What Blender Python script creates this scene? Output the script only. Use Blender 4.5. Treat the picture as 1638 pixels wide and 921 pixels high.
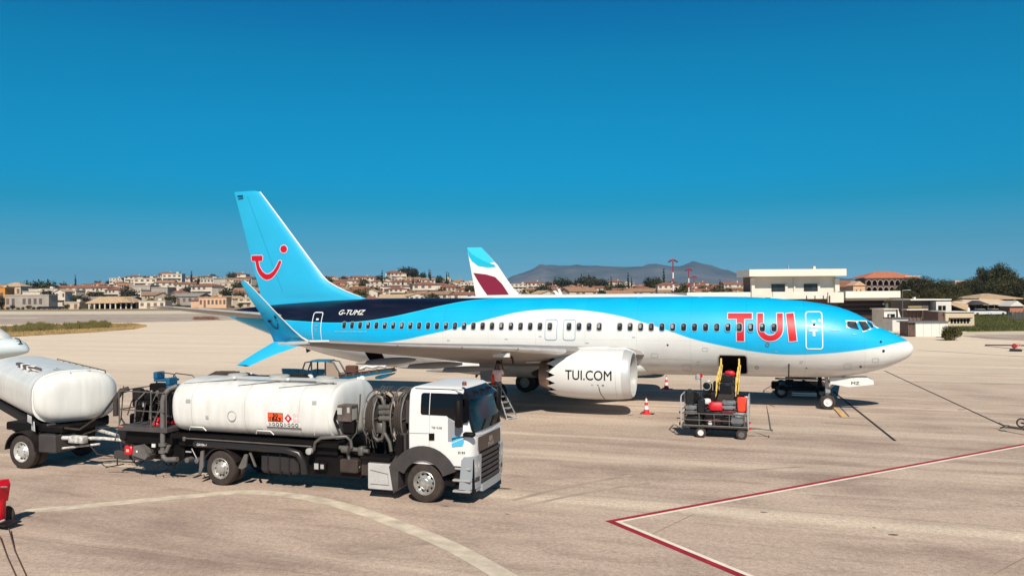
import bpy, bmesh, math, random
from math import sin, cos, pi, radians, sqrt
from mathutils import Vector, Matrix
S = bpy.context.scene
for o in list(bpy.data.objects): bpy.data.objects.remove(o, do_unlink=True)
C = S.collection
rnd = random.Random(7)
# ---------------------------------------------------------------- camera
CX, CY, CZ, YAW, PIT, ROL, FPX = -6.1145, -39.9387, 5.3889, 0.32633, 0.010314, -0.0073287, 1266.417
r0 = Vector((cos(YAW), sin(YAW), 0)); f0 = Vector((-sin(YAW), cos(YAW), 0)); u0 = Vector((0, 0, 1))
fw = f0*cos(PIT)+u0*sin(PIT); up = -f0*sin(PIT)+u0*cos(PIT)
rt = r0*cos(ROL)+up*sin(ROL); up2 = -r0*sin(ROL)+up*cos(ROL)
cam = bpy.data.objects.new('camera', bpy.data.cameras.new('camera')); C.objects.link(cam)
cam.matrix_world = Matrix(((rt.x, up2.x, -fw.x, CX), (rt.y, up2.y, -fw.y, CY), (rt.z, up2.z, -fw.z, CZ), (0, 0, 0, 1)))
cam.data.sensor_width = 36; cam.data.lens = 36*FPX/1638; cam.data.clip_start = .1; cam.data.clip_end = 40000
S.camera = cam
# ---------------------------------------------------------------- sky and sun
SUN_DIR = Vector((.42, -1.0, 1.0)).normalized()
SUN_E = math.asin(SUN_DIR.z); SUN_AZ = math.atan2(SUN_DIR.x, SUN_DIR.y)
W = bpy.data.worlds.new('World'); S.world = W; W.use_nodes = True
nt = W.node_tree; nt.nodes.clear()
def nn(t, ty, **k):
    n = t.nodes.new(ty)
    for a, b in k.items(): setattr(n, a, b)
    return n
out = nn(nt, 'ShaderNodeOutputWorld'); bg = nn(nt, 'ShaderNodeBackground'); bg.inputs[1].default_value = .085
sky = nn(nt, 'ShaderNodeTexSky', sky_type='NISHITA', sun_disc=False, sun_elevation=SUN_E, sun_rotation=SUN_AZ, air_density=1.0, dust_density=.3, ozone_density=2.0)
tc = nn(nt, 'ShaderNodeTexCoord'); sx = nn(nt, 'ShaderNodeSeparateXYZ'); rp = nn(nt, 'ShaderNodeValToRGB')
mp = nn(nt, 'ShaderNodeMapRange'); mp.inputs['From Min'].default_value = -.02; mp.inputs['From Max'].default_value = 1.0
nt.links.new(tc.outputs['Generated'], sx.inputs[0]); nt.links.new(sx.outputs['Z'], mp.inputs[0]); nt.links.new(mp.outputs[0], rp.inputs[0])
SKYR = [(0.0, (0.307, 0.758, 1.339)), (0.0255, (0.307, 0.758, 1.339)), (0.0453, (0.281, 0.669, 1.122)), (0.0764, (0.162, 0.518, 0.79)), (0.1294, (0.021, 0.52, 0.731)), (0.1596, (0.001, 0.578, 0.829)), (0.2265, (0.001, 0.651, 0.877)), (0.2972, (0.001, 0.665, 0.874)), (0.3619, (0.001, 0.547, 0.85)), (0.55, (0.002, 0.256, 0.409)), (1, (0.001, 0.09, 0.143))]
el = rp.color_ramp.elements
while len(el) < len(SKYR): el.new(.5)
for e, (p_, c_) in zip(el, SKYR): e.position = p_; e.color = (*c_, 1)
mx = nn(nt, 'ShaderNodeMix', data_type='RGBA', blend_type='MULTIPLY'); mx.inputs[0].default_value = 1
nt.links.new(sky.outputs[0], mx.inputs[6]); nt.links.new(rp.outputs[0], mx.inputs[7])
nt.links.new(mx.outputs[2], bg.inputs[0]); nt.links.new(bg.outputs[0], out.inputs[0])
sl = bpy.data.lights.new('sun', 'SUN'); sl.energy = 4.6; sl.angle = radians(.5); sl.color = (1, .915, .79)
so = bpy.data.objects.new('sun', sl); C.objects.link(so); so.rotation_euler = SUN_DIR.to_track_quat('Z', 'Y').to_euler()
S.view_settings.view_transform = 'Standard'; S.view_settings.look = 'None'; S.view_settings.exposure = 0.22; S.view_settings.gamma = 1
S.render.engine = 'CYCLES'; S.cycles.max_bounces = 6; S.cycles.diffuse_bounces = 2; S.cycles.transparent_max_bounces = 8; S.cycles.volume_bounces = 0
# ---------------------------------------------------------------- helpers
def ray(u, v):                                   # direction through a photograph pixel
    d = rt*((u-819)/FPX) + up2*(-(v-460.5)/FPX) + fw
    return d
def G(u, v, z=0.0):                              # point on a horizontal plane
    d = ray(u, v); t = (z-CZ)/d.z
    return Vector((CX, CY, CZ))+d*t
def AY(u, v, y):                                 # point on a plane of constant y
    d = ray(u, v); t = (y-CY)/d.y
    return Vector((CX, CY, CZ))+d*t
def AD(u, v, dep):                               # point at a depth along the view axis
    return Vector((CX, CY, CZ))+ray(u, v)*dep
def lin(c): return tuple((x/12.92 if x <= .04045 else ((x+.055)/1.055)**2.4) for x in c)
def rgb(r, g, b): return lin((r/255, g/255, b/255))
MATS = {}
def mat(name, col, rough=.5, metal=0., nz=None, bump=None, spec=.5, coat=0., trans=0.):
    """nz = (scale, amount[, stretch xyz]); bump = (scale, strength)"""
    if name in MATS: return MATS[name]
    m = bpy.data.materials.new(name); m.use_nodes = True; t = m.node_tree; b = t.nodes['Principled BSDF']
    b.inputs['Base Color'].default_value = (*col, 1); b.inputs['Roughness'].default_value = rough; b.inputs['Metallic'].default_value = metal
    b.inputs['Specular IOR Level'].default_value = spec; b.inputs['Coat Weight'].default_value = coat; b.inputs['Coat Roughness'].default_value = .08
    if trans: b.inputs['Transmission Weight'].default_value = trans
    if nz or bump: c = nn(t, 'ShaderNodeTexCoord')
    if nz:
        n = nn(t, 'ShaderNodeTexNoise'); n.inputs['Scale'].default_value = nz[0]; n.inputs['Detail'].default_value = 6
        mpn = nn(t, 'ShaderNodeMapping'); t.links.new(c.outputs['Object'], mpn.inputs[0]); t.links.new(mpn.outputs[0], n.inputs[0])
        if len(nz) > 2: mpn.inputs['Scale'].default_value = nz[2]
        r = nn(t, 'ShaderNodeMapRange'); r.inputs[1].default_value = .3; r.inputs[2].default_value = .7
        r.inputs[3].default_value = 1-nz[1]; r.inputs[4].default_value = 1+nz[1]*.5
        k = nn(t, 'ShaderNodeMix', data_type='RGBA', blend_type='MULTIPLY'); k.inputs[0].default_value = 1; k.inputs[6].default_value = (*col, 1)
        t.links.new(n.outputs[0], r.inputs[0]); t.links.new(r.outputs[0], k.inputs[7]); t.links.new(k.outputs[2], b.inputs['Base Color'])
    if bump:
        n = nn(t, 'ShaderNodeTexNoise'); n.inputs['Scale'].default_value = bump[0]; n.inputs['Detail'].default_value = 4; t.links.new(c.outputs['Object'], n.inputs[0])
        bp = nn(t, 'ShaderNodeBump'); bp.inputs['Strength'].default_value = bump[1]; bp.inputs['Distance'].default_value = .05
        t.links.new(n.outputs[0], bp.inputs['Height']); t.links.new(bp.outputs[0], b.inputs['Normal'])
    MATS[name] = m; return m
ROOT = {}
class MB:
    G = None                                     # optional turn applied to everything added
    def __init__(s): s.v = []; s.f = []; s.M = None
    def add(s, vs, fs):
        n = len(s.v); vs = list(vs)
        if MB.G is not None: vs = [tuple(MB.G @ Vector(p)) for p in vs]
        if s.M is not None: vs = [tuple(s.M @ Vector(p)) for p in vs]
        s.v += [tuple(p) for p in vs]; s.f += [tuple(i+n for i in f) for f in fs]; return s
    def box(s, a, b, bev=0.0):
        x0, x1 = sorted((a[0], b[0])); y0, y1 = sorted((a[1], b[1])); z0, z1 = sorted((a[2], b[2]))
        c = min(bev, (x1-x0)*.45, (y1-y0)*.45, (z1-z0)*.45)
        if c <= 0:
            return s.add([(x0,y0,z0),(x1,y0,z0),(x1,y1,z0),(x0,y1,z0),(x0,y0,z1),(x1,y0,z1),(x1,y1,z1),(x0,y1,z1)],
                         [(0,3,2,1),(4,5,6,7),(0,1,5,4),(1,2,6,5),(2,3,7,6),(3,0,4,7)])
        vs = []; ix = {}
        for sx_ in (0,1):
            for sy in (0,1):
                for sz in (0,1):
                    X = (x0,x1)[sx_]; Y = (y0,y1)[sy]; Z = (z0,z1)[sz]; dx = c if sx_==0 else -c; dy = c if sy==0 else -c; dz = c if sz==0 else -c
                    ix[(sx_,sy,sz,0)] = len(vs); vs.append((X, Y+dy, Z+dz))
                    ix[(sx_,sy,sz,1)] = len(vs); vs.append((X+dx, Y, Z+dz))
                    ix[(sx_,sy,sz,2)] = len(vs); vs.append((X+dx, Y+dy, Z))
        I = lambda a_, b_, c_, k: ix[(a_, b_, c_, k)]
        fs = [(I(0,0,0,0),I(0,0,1,0),I(0,1,1,0),I(0,1,0,0)),(I(1,0,0,0),I(1,1,0,0),I(1,1,1,0),I(1,0,1,0)),
              (I(0,0,0,1),I(1,0,0,1),I(1,0,1,1),I(0,0,1,1)),(I(0,1,0,1),I(0,1,1,1),I(1,1,1,1),I(1,1,0,1)),
              (I(0,0,0,2),I(0,1,0,2),I(1,1,0,2),I(1,0,0,2)),(I(0,0,1,2),I(1,0,1,2),I(1,1,1,2),I(0,1,1,2))]
        for q in (0,1):
            for w in (0,1):
                fs.append((I(0,q,w,1),I(1,q,w,1),I(1,q,w,2),I(0,q,w,2))); fs.append((I(q,0,w,0),I(q,1,w,0),I(q,1,w,2),I(q,0,w,2)))
                fs.append((I(q,w,0,0),I(q,w,1,0),I(q,w,1,1),I(q,w,0,1)))
        for k_ in ((a_,b_,c_) for a_ in (0,1) for b_ in (0,1) for c_ in (0,1)): fs.append((I(*k_,0),I(*k_,1),I(*k_,2)))
        return s.add(vs, fs)
    def tube(s, pts, r, n=8, closed=False, caps=True):
        pts = [Vector(p) for p in pts]; rs = r if isinstance(r, (list, tuple)) else [r]*len(pts)
        vs = []; N = len(pts); ref = None
        for i, p in enumerate(pts):
            a = pts[(i-1) % N] if (closed or i > 0) else p; b = pts[(i+1) % N] if (closed or i < N-1) else p
            d = (b-a).normalized() if (b-a).length > 1e-9 else Vector((0,0,1))
            if ref is None: ref = Vector((0,0,1)) if abs(d.z) < .9 else Vector((1,0,0))
            s1 = d.cross(ref).normalized(); s2 = s1.cross(d).normalized(); ref = s2
            for k in range(n):
                t = 2*pi*k/n; vs.append(p+(s1*cos(t)+s2*sin(t))*rs[i])
        fs = []
        for i in range(N if closed else N-1):
            for k in range(n):
                a_ = i*n+k; b_ = i*n+(k+1) % n; j = ((i+1) % N)*n
                fs.append((a_, b_, j+(k+1) % n, j+k))
        if caps and not closed: fs += [tuple(range(n-1, -1, -1)), tuple((N-1)*n+k for k in range(n))]
        return s.add(vs, fs)
    def cyl(s, a, b, r, n=16, r2=None): return s.tube([a, b], [r, r if r2 is None else r2], n)
    def lathe(s, prof, org, axis='z', n=24, close=False, a0=0, a1=2*pi):
        """prof = [(along axis, radius)]"""
        vs = []; full = abs(a1-a0-2*pi) < 1e-6; m = n if full else n+1
        for (h, r) in prof:
            for k in range(m):
                t = a0+(a1-a0)*k/n; c_, s_ = r*cos(t), r*sin(t)
                p = {'z': (c_, s_, h), 'x': (h, c_, s_), 'y': (s_, h, c_)}[axis]
                vs.append((p[0]+org[0], p[1]+org[1], p[2]+org[2]))
        fs = []
        for i in range(len(prof)-1):
            for k in range(n if full else n):
                fs.append((i*m+k, i*m+(k+1) % m, (i+1)*m+(k+1) % m, (i+1)*m+k))
        if close: fs += [tuple(range(m-1, -1, -1)), tuple((len(prof)-1)*m+k for k in range(m))]
        return s.add(vs, fs)
    def prism(s, poly, y0, y1, axis='y'):
        """extrude a 2-D polygon along an axis; poly gives the other two coordinates in xyz order"""
        n = len(poly); g = {'y': lambda p, t: (p[0], t, p[1]), 'x': lambda p, t: (t, p[0], p[1]), 'z': lambda p, t: (p[0], p[1], t)}[axis]
        return s.add([g(p, y0) for p in poly]+[g(p, y1) for p in poly], [tuple(range(n)), tuple(range(2*n-1, n-1, -1))]+[(i, i+n, (i+1) % n+n, (i+1) % n) for i in range(n)])
    def loft(s, rings, cap=True):
        n = len(rings[0]); vs = [p for r in rings for p in r]; fs = []
        for i in range(len(rings)-1):
            for k in range(n): fs.append((i*n+k, i*n+(k+1) % n, (i+1)*n+(k+1) % n, (i+1)*n+k))
        if cap: fs += [tuple(range(n-1, -1, -1)), tuple((len(rings)-1)*n+k for k in range(n))]
        return s.add(vs, fs)
SPLIT = {'mudguard_flap', 'bracket_plate', 'mirror_arm', 'tank_moulding', 'black_hose', 'thin_hose', 'top_bracket', 'stowed_hose', 'folded_handrail', 'junction_cover', 'gauge', 'rail_clamp', 'side_railing', 'chassis_rung', 'brake_hose', 'visor_bracket', 'belt_frame', 'end_frame', 'arch_extension', 'blue_locker', 'lift_frame', 'end_stop', 'rear_frame'}
def part(name, mb, m, parent=None, smooth=None, weld=False):
    if name in SPLIT:                            # each loose piece becomes a part of its own
        par_ = list(range(len(mb.v)))
        def fd(i):
            while par_[i] != i: par_[i] = par_[par_[i]]; i = par_[i]
            return i
        for f in mb.f:
            for q in f[1:]: par_[fd(q)] = fd(f[0])
        gr = {}
        for f in mb.f: gr.setdefault(fd(f[0]), []).append(f)
        r = None
        for fs in gr.values():
            ids = sorted({i for f in fs for i in f}); mp_ = {i: k for k, i in enumerate(ids)}; s = MB(); s.v = [mb.v[i] for i in ids]; s.f = [tuple(mp_[i] for i in f) for f in fs]; r = part_(name, s, m, parent, smooth); 
        return r
    return part_(name, mb, m, parent, smooth, weld)
def part_(name, mb, m, parent=None, smooth=None, weld=False):
    me = bpy.data.meshes.new(name); L = Vector((0,0,0))
    if parent is not None: L = ROOT.get(parent.name, L)
    vs = [(p[0]-L.x, p[1]-L.y, p[2]-L.z) for p in mb.v]
    me.from_pydata(vs, [], mb.f)
    bm = bmesh.new(); bm.from_mesh(me)
    if weld: bmesh.ops.remove_doubles(bm, verts=bm.verts, dist=1e-4)
    bmesh.ops.recalc_face_normals(bm, faces=bm.faces); bm.to_mesh(me); bm.free()
    me.update()
    if smooth is not None: me.shade_smooth(); me.set_sharp_from_angle(angle=radians(smooth))
    me.materials.append(m if not isinstance(m, str) else MATS[m])
    o = bpy.data.objects.new(name, me); C.objects.link(o)
    if parent is not None: o.parent = parent; ROOT[o.name] = L
    else: ROOT[o.name] = Vector((0,0,0))
    return o
def tag(o, label=None, cat=None, group=None, kind=None):
    if label: o['label'] = label
    if cat: o['category'] = cat
    if group: o['group'] = group
    if kind: o['kind'] = kind
    return o
def thing(name, label, cat, loc, group=None):
    o = bpy.data.objects.new(name, None); C.objects.link(o); o.location = loc; o.empty_display_size = .3
    ROOT[o.name] = Vector(loc); return tag(o, label, cat, group)
def struct(name, mb, m, smooth=None): return tag(part(name, mb, m, None, smooth), kind='structure')
def copy_tree(o, parent=None):
    c = o.copy(); C.objects.link(c)
    if parent is not None: c.parent = parent
    for ch in [x for x in KIDS.get(o.name, ())]: copy_tree(ch, c)
    return c
KIDS = {}
def index_kids():
    KIDS.clear()
    for x in C.objects:
        if x.parent: KIDS.setdefault(x.parent.name, []).append(x)
def share(name, o, parent, loc=None):            # another copy of a part, sharing its mesh
    c = bpy.data.objects.new(name, o.data); C.objects.link(c); c.parent = parent; ROOT[c.name] = ROOT[parent.name]
    if loc: c.location = loc
    return c
def poly2(verts, faces, cuts_x=(), cuts_y=()):   # slice a flat mesh so it can follow a curved skin
    bm = bmesh.new(); vv = [bm.verts.new((a, b, 0)) for a, b in verts]
    for f in faces:
        try: bm.faces.new([vv[i] for i in f])
        except ValueError: pass
    for c in cuts_x: bmesh.ops.bisect_plane(bm, geom=bm.verts[:]+bm.edges[:]+bm.faces[:], plane_co=(c, 0, 0), plane_no=(1, 0, 0))
    for c in cuts_y: bmesh.ops.bisect_plane(bm, geom=bm.verts[:]+bm.edges[:]+bm.faces[:], plane_co=(0, c, 0), plane_no=(0, 1, 0))
    bm.verts.index_update(); r = [(v.co.x, v.co.y) for v in bm.verts], [tuple(v.index for v in f.verts) for f in bm.faces]
    bm.free(); return r
def text2(s, h, bold=0., shear=0., sp=1.):       # flat outline of lettering: verts, faces, width
    cu = bpy.data.curves.new('lettering', 'FONT'); cu.body = s; cu.size = 1; cu.shear = shear; cu.space_character = sp; cu.resolution_u = 4
    o = bpy.data.objects.new('lettering', cu); C.objects.link(o); bpy.context.view_layer.update()
    me = bpy.data.meshes.new_from_object(o.evaluated_get(bpy.context.evaluated_depsgraph_get()))
    V = [(v.co.x, v.co.y) for v in me.vertices]; F = [tuple(p.vertices) for p in me.polygons]
    bpy.data.objects.remove(o); bpy.data.curves.remove(cu); bpy.data.meshes.remove(me)
    x0 = min(p[0] for p in V); x1 = max(p[0] for p in V); y0 = min(p[1] for p in V); y1 = max(p[1] for p in V); k = h/(y1-y0)
    return [((a-x0)*k, (b-y0)*k) for a, b in V], F, (x1-x0)*k
def letters(name, s, h, width, bold, shear, place, m, parent, cx=0, cy=4):
    mb = MB(); V0, F0, w = text2(s, h, 0, shear); k = (width or w)/w; i = 0
    for dx, dy in ([(0, 0)] if not bold else [(-bold, 0), (bold, 0), (0, -bold), (0, bold), (0, 0)]):
        V, F = poly2([(x*k+dx*h, y+dy*h) for x, y in V0], F0, [w*k*j/cx for j in range(1, cx)] if cx else [], [h*j/cy for j in range(1, cy)])
        P = [place(x, y) for x, y in V]; mb.add([(p[0], p[1]-.0012*i, p[2]) for p in P], F); i += 1
    return part(name, mb, m, parent)
def decal(name, V, F, fn, m, parent):
    mb = MB(); mb.v = [tuple(fn(a, b)) for a, b in V]; mb.f = list(F); return part(name, mb, m, parent)
def rrect(x0, y0, x1, y1, r, n=5):
    P = []
    for cx, cy, a in ((x1-r, y1-r, 0), (x0+r, y1-r, 90), (x0+r, y0+r, 180), (x1-r, y0+r, 270)):
        for k in range(n+1): t = radians(a+90*k/n); P.append((cx+r*cos(t), cy+r*sin(t)))
    return P
def ribbon(P, w, closed=True):                   # flat band of width w along a 2-D path
    n = len(P); V = []; F = []
    for i in range(n):
        a = P[i-1] if (closed or i > 0) else P[i]; b = P[(i+1) % n] if (closed or i < n-1) else P[i]
        dx, dy = b[0]-a[0], b[1]-a[1]; l = math.hypot(dx, dy) or 1; nx, ny = -dy/l, dx/l
        V += [(P[i][0]-nx*w/2, P[i][1]-ny*w/2), (P[i][0]+nx*w/2, P[i][1]+ny*w/2)]
    for i in range(n if closed else n-1): j = (i+1) % n; F.append((2*i, 2*i+1, 2*j+1, 2*j))
    return V, F
def interp(T, x):
    T = sorted(T)
    if x <= T[0][0]: return T[0][1]
    for (a, b), (c, d) in zip(T, T[1:]):
        if x <= c: return b+(d-b)*(x-a)/(c-a)
    return T[-1][1]
def sinterp(T, x):                               # smooth (Catmull-Rom style) version
    T = sorted(T); n = len(T)
    if x <= T[0][0]: return T[0][1]
    if x >= T[-1][0]: return T[-1][1]
    i = max(k for k in range(n-1) if T[k][0] <= x)
    def m_(k):
        if k == 0 or k == n-1: q = (T[1][1]-T[0][1])/(T[1][0]-T[0][0]) if k == 0 else (T[-1][1]-T[-2][1])/(T[-1][0]-T[-2][0]); return q
        a = (T[k][1]-T[k-1][1])/(T[k][0]-T[k-1][0]); b = (T[k+1][1]-T[k][1])/(T[k+1][0]-T[k][0])
        return 0 if a*b <= 0 else 2*a*b/(a+b)
    h = T[i+1][0]-T[i][0]; t = (x-T[i][0])/h
    return (2*t**3-3*t*t+1)*T[i][1]+(t**3-2*t*t+t)*h*m_(i)+(-2*t**3+3*t*t)*T[i+1][1]+(t**3-t*t)*h*m_(i+1)
# ---------------------------------------------------------------- materials
white = mat('white_paint', (.78, .77, .74), .32, nz=(1.2, .06), coat=.3)
twhite = mat('tank_white', (.77, .76, .72), .38, nz=(2.2, .13, (1.6, 1.6, .25)), coat=.2)
cyan = mat('cyan_paint', (.022, .44, .72), .42, nz=(.5, .05), coat=.2)
red = mat('red_paint', rgb(205, 8, 30), .45, nz=(3, .08))
navy = mat('navy_paint', (.004, .012, .05), .3, coat=.4)
black = mat('black_paint', (.007, .005, .005), .6, nz=(4, .3), spec=.2)
rubber = mat('rubber', (.045, .032, .026), .8, nz=(6, .35))
dark = mat('dark_metal', (.018, .013, .013), .6, 0, nz=(5, .4), spec=.3)
grey = mat('grey_plastic', (.055, .047, .046), .6, nz=(3, .2))
mgrey = mat('mid_grey', (.145, .13, .122), .5, nz=(3, .2))
lgrey = mat('light_grey', (.42, .41, .39), .45, nz=(3, .12))
alu = mat('aluminium', (.5, .49, .47), .4, .6, nz=(4, .15))
chrome = mat('bare_metal', (.70, .69, .67), .35, .35, nz=(3, .1))
glass = mat('dark_glass', (.012, .014, .018), .06, 0, spec=.8)
wing_grey = mat('wing_grey', (.33, .30, .285), .5, nz=(1.5, .15))
yellow = mat('yellow_paint', rgb(235, 200, 105), .5, nz=(4, .15))
orange = mat('orange_paint', rgb(255, 95, 40), .55)
blue = mat('loader_blue', (.0, .10, .18), .45, nz=(3, .25))
steel = mat('steel', (.16, .145, .13), .5, .4, nz=(4, .25))
# ---------------------------------------------------------------- ground
def ground_mat(name, c1, c2, stain, scale=1., streak=1., fine=.12, far=None):
    m = bpy.data.materials.new(name); m.use_nodes = True; t = m.node_tree; b = t.nodes['Principled BSDF']; MATS[name] = m
    L = t.links.new; c = nn(t, 'ShaderNodeTexCoord'); b.inputs['Roughness'].default_value = .92; b.inputs['Specular IOR Level'].default_value = .2
    def noise(sc, st, det=6, off=0, rot=-YAW):
        mpn = nn(t, 'ShaderNodeMapping'); mpn.inputs['Rotation'].default_value = (0, 0, rot); mpn.inputs['Location'].default_value = (off, off, 0); mpn.inputs['Scale'].default_value = st
        n = nn(t, 'ShaderNodeTexNoise'); n.inputs['Scale'].default_value = sc; n.inputs['Detail'].default_value = det; n.inputs['Roughness'].default_value = .6
        L(c.outputs['Object'], mpn.inputs[0]); L(mpn.outputs[0], n.inputs[0]); return n.outputs[0]
    def rng(s_, a, b_, lo, hi):
        r = nn(t, 'ShaderNodeMapRange'); r.inputs[1].default_value = a; r.inputs[2].default_value = b_; r.inputs[3].default_value = lo; r.inputs[4].default_value = hi; L(s_, r.inputs[0]); return r.outputs[0]
    def mix(f, a, b_, mode='MIX'):
        k = nn(t, 'ShaderNodeMix', data_type='RGBA', blend_type=mode)
        for i, x in ((0, f), (6, a), (7, b_)):
            if isinstance(x, (int, float)): k.inputs[i].default_value = x
            elif isinstance(x, tuple): k.inputs[i].default_value = (*x, 1)
            else: L(x, k.inputs[i])
        return k.outputs[2]
    big = noise(.035*scale, (.35, 1.6, 1)); mid = noise(.22*scale, (.18*streak, 1.6, 1), off=31); sm = noise(1.1, (.3, 1.2, 1), off=7); fi = noise(9, (1, 1, 1), 3); spk = noise(38, (1, 1, 1), 2)
    col = mix(rng(big, .40, .60, 0, 1), c1, c2)
    col = mix(rng(mid, .43, .62, 0, .75), col, c2); pch = noise(.30, (.7, 1.1, 1), 9, 13); col = mix(rng(pch, .46, .66, 0, .66), col, stain); lt = noise(.16, (.15, 2.2, 1), 5, 77); col = mix(rng(lt, .53, .68, 0, .3), col, tuple(min(.9, x*1.3) for x in c1))
    col = mix(rng(sm, .50, .72, 0, .6), col, stain)
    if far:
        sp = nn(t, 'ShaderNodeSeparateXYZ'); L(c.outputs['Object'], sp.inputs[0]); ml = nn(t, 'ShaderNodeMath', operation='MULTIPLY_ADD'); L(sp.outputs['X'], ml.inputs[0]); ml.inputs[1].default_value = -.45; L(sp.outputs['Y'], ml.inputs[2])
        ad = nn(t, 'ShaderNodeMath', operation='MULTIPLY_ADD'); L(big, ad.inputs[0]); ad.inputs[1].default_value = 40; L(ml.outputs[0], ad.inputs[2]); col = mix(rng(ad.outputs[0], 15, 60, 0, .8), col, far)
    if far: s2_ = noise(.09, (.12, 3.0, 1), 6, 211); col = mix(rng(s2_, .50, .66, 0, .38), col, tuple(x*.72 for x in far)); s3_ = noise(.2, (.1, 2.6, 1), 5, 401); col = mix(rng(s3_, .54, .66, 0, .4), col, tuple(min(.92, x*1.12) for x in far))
    col = mix(1., col, rng(fi, .25, .75, 1-fine, 1+fine), 'MULTIPLY')
    col = mix(1., col, rng(spk, .3, .7, 1-fine*1.2, 1+fine), 'MULTIPLY')
    L(col, b.inputs['Base Color'])
    bp = nn(t, 'ShaderNodeBump'); bp.inputs['Strength'].default_value = .25; bp.inputs['Distance'].default_value = .02; L(spk, bp.inputs['Height']); L(bp.outputs[0], b.inputs['Normal'])
    return m
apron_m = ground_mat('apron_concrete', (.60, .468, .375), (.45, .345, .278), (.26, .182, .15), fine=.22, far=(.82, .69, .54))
tarmac_m = ground_mat('taxiway_asphalt', (.46, .37, .31), (.34, .27, .23), (.60, .50, .40), 1, .4)
pale_m = ground_mat('pale_concrete', (.72, .64, .50), (.64, .55, .42), (.55, .45, .34), 1, .4)
earth_m = ground_mat('dry_earth', (.34, .24, .14), (.24, .17, .09), (.40, .32, .2), 1.5, .8)
scrub_m = ground_mat('dry_scrub', (.10, .085, .04), (.16, .12, .07), (.05, .05, .025), 2, 1)
grass_m = ground_mat('green_grass', (.10, .12, .03), (.16, .15, .05), (.06, .08, .02), 3, 1)
def sheet(name, pts, z, m):
    mb = MB(); mb.add([(p[0], p[1], z) for p in pts], [tuple(range(len(pts)))]); return struct(name, mb, m)
def grid_sheet(name, pts4, nx, ny, z, m):
    mb = MB(); a, b, c, d = [Vector((p[0], p[1], z)) for p in pts4]; vs = []
    for j in range(ny+1):
        for i in range(nx+1):
            s_ = i/nx; t_ = j/ny; vs.append((a*(1-s_)+b*s_)*(1-t_)+(d*(1-s_)+c*s_)*t_)
    mb.add(vs, [(j*(nx+1)+i, j*(nx+1)+i+1, (j+1)*(nx+1)+i+1, (j+1)*(nx+1)+i) for j in range(ny) for i in range(nx)]); return struct(name, mb, m)
gm = MB(); R_ = 16000; n_ = 16
gm.add([(-R_+2*R_*i/n_, -R_+2*R_*j/n_, 0) for j in range(n_+1) for i in range(n_+1)], [(j*17+i, j*17+i+1, (j+1)*17+i+1, (j+1)*17+i) for j in range(n_) for i in range(n_)])
struct('ground', gm, earth_m)
def GP(u, v): g = G(u, v); return (g.x, g.y)
# paved apron: from far behind the camera out to the edge of the field
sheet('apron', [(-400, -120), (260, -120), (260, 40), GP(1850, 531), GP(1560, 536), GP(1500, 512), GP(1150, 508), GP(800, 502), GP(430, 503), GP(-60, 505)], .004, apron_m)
sheet('taxiway', [GP(-300, 524), GP(60, 518), GP(300, 514), GP(560, 506), GP(560, 500.5), GP(300, 502), GP(-300, 504)], .008, tarmac_m)
sheet('taxiway_shoulder', [GP(-300, 504), GP(300, 502), GP(560, 500.5), GP(560, 496), GP(300, 497), GP(-300, 498.5)], .010, pale_m)
sheet('perimeter_road', [GP(-300, 492.6), GP(300, 490.8), GP(560, 489.5), GP(560, 488.6), GP(300, 489.6), GP(-300, 491.2)], .008, pale_m)
sheet('taxiway_line', [GP(-300, 509.5), GP(60, 508.5), GP(60, 509.3), GP(-300, 510.4)], .012, pale_m)
sheet('grass_field', [GP(1500, 506), GP(1536, 530), GP(1700, 530), GP(1900, 528), GP(1900, 500), GP(1600, 500)], .008, grass_m)
sheet('access_path', [GP(1528, 531.5), GP(1590, 530.2), GP(1900, 526.5), GP(1900, 530), GP(1640, 534.5), GP(1530, 536)], .010, pale_m)
sheet('side_taxiway', [GP(1533, 537), GP(1700, 534), GP(2000, 540), GP(2000, 556), GP(1700, 548), GP(1580, 542)], .012, tarmac_m)
# painted lines and seams
wline = mat('worn_white_line', (.84, .77, .64), .8, nz=(2.5, .12)); rline = mat('worn_red_line', rgb(165, 28, 45), .8, nz=(2.5, .35))
pline = mat('faded_line', (.66, .56, .44), .85, nz=(2.2, .3)); seam = mat('tar_seam', (.025, .018, .016), .8, nz=(2, .3)); yline = mat('yellow_line', rgb(225, 175, 95), .8, nz=(3, .2)); fseam = mat('faint_joint', (.30, .22, .165), .9, nz=(1, .3))
def strip(name, P, w, z, m, taper=False):
    P = [Vector((p[0], p[1])) for p in P]; V, F = ribbon([(p.x, p.y) for p in P], w, False)
    mb = MB(); mb.add([(a, b, z) for a, b in V], F); return struct(name, mb, m)
cn = Vector(GP(968, 833)); fr = Vector(GP(1900, 661)); nr = Vector(GP(1290, 968))
d1 = (fr-cn).normalized(); d2 = (nr-cn).normalized()
def corner_band(name, o0, o1, z, m):
    n1 = Vector((d1.y, -d1.x)); n2 = Vector((-d2.y, d2.x))
    def miter(o):  # intersection of the two offset lines
        a = cn+n1*o; b = cn+n2*o; den = d1.x*d2.y-d1.y*d2.x; t = ((b.x-a.x)*d2.y-(b.y-a.y)*d2.x)/den; return a+d1*t
    A, B = miter(o0), miter(o1); mb = MB()
    P = [A, A+d1*34, B+d1*34, B, B+d2*9, A+d2*9]
    mb.add([(p.x, p.y, z) for p in P], [(0, 1, 2, 3), (0, 3, 4, 5)]); return struct(name, mb, m)
corner_band('red_boundary_line', 0, .17, .008, rline); corner_band('white_boundary_line', .17, .29, .012, wline)
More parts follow.
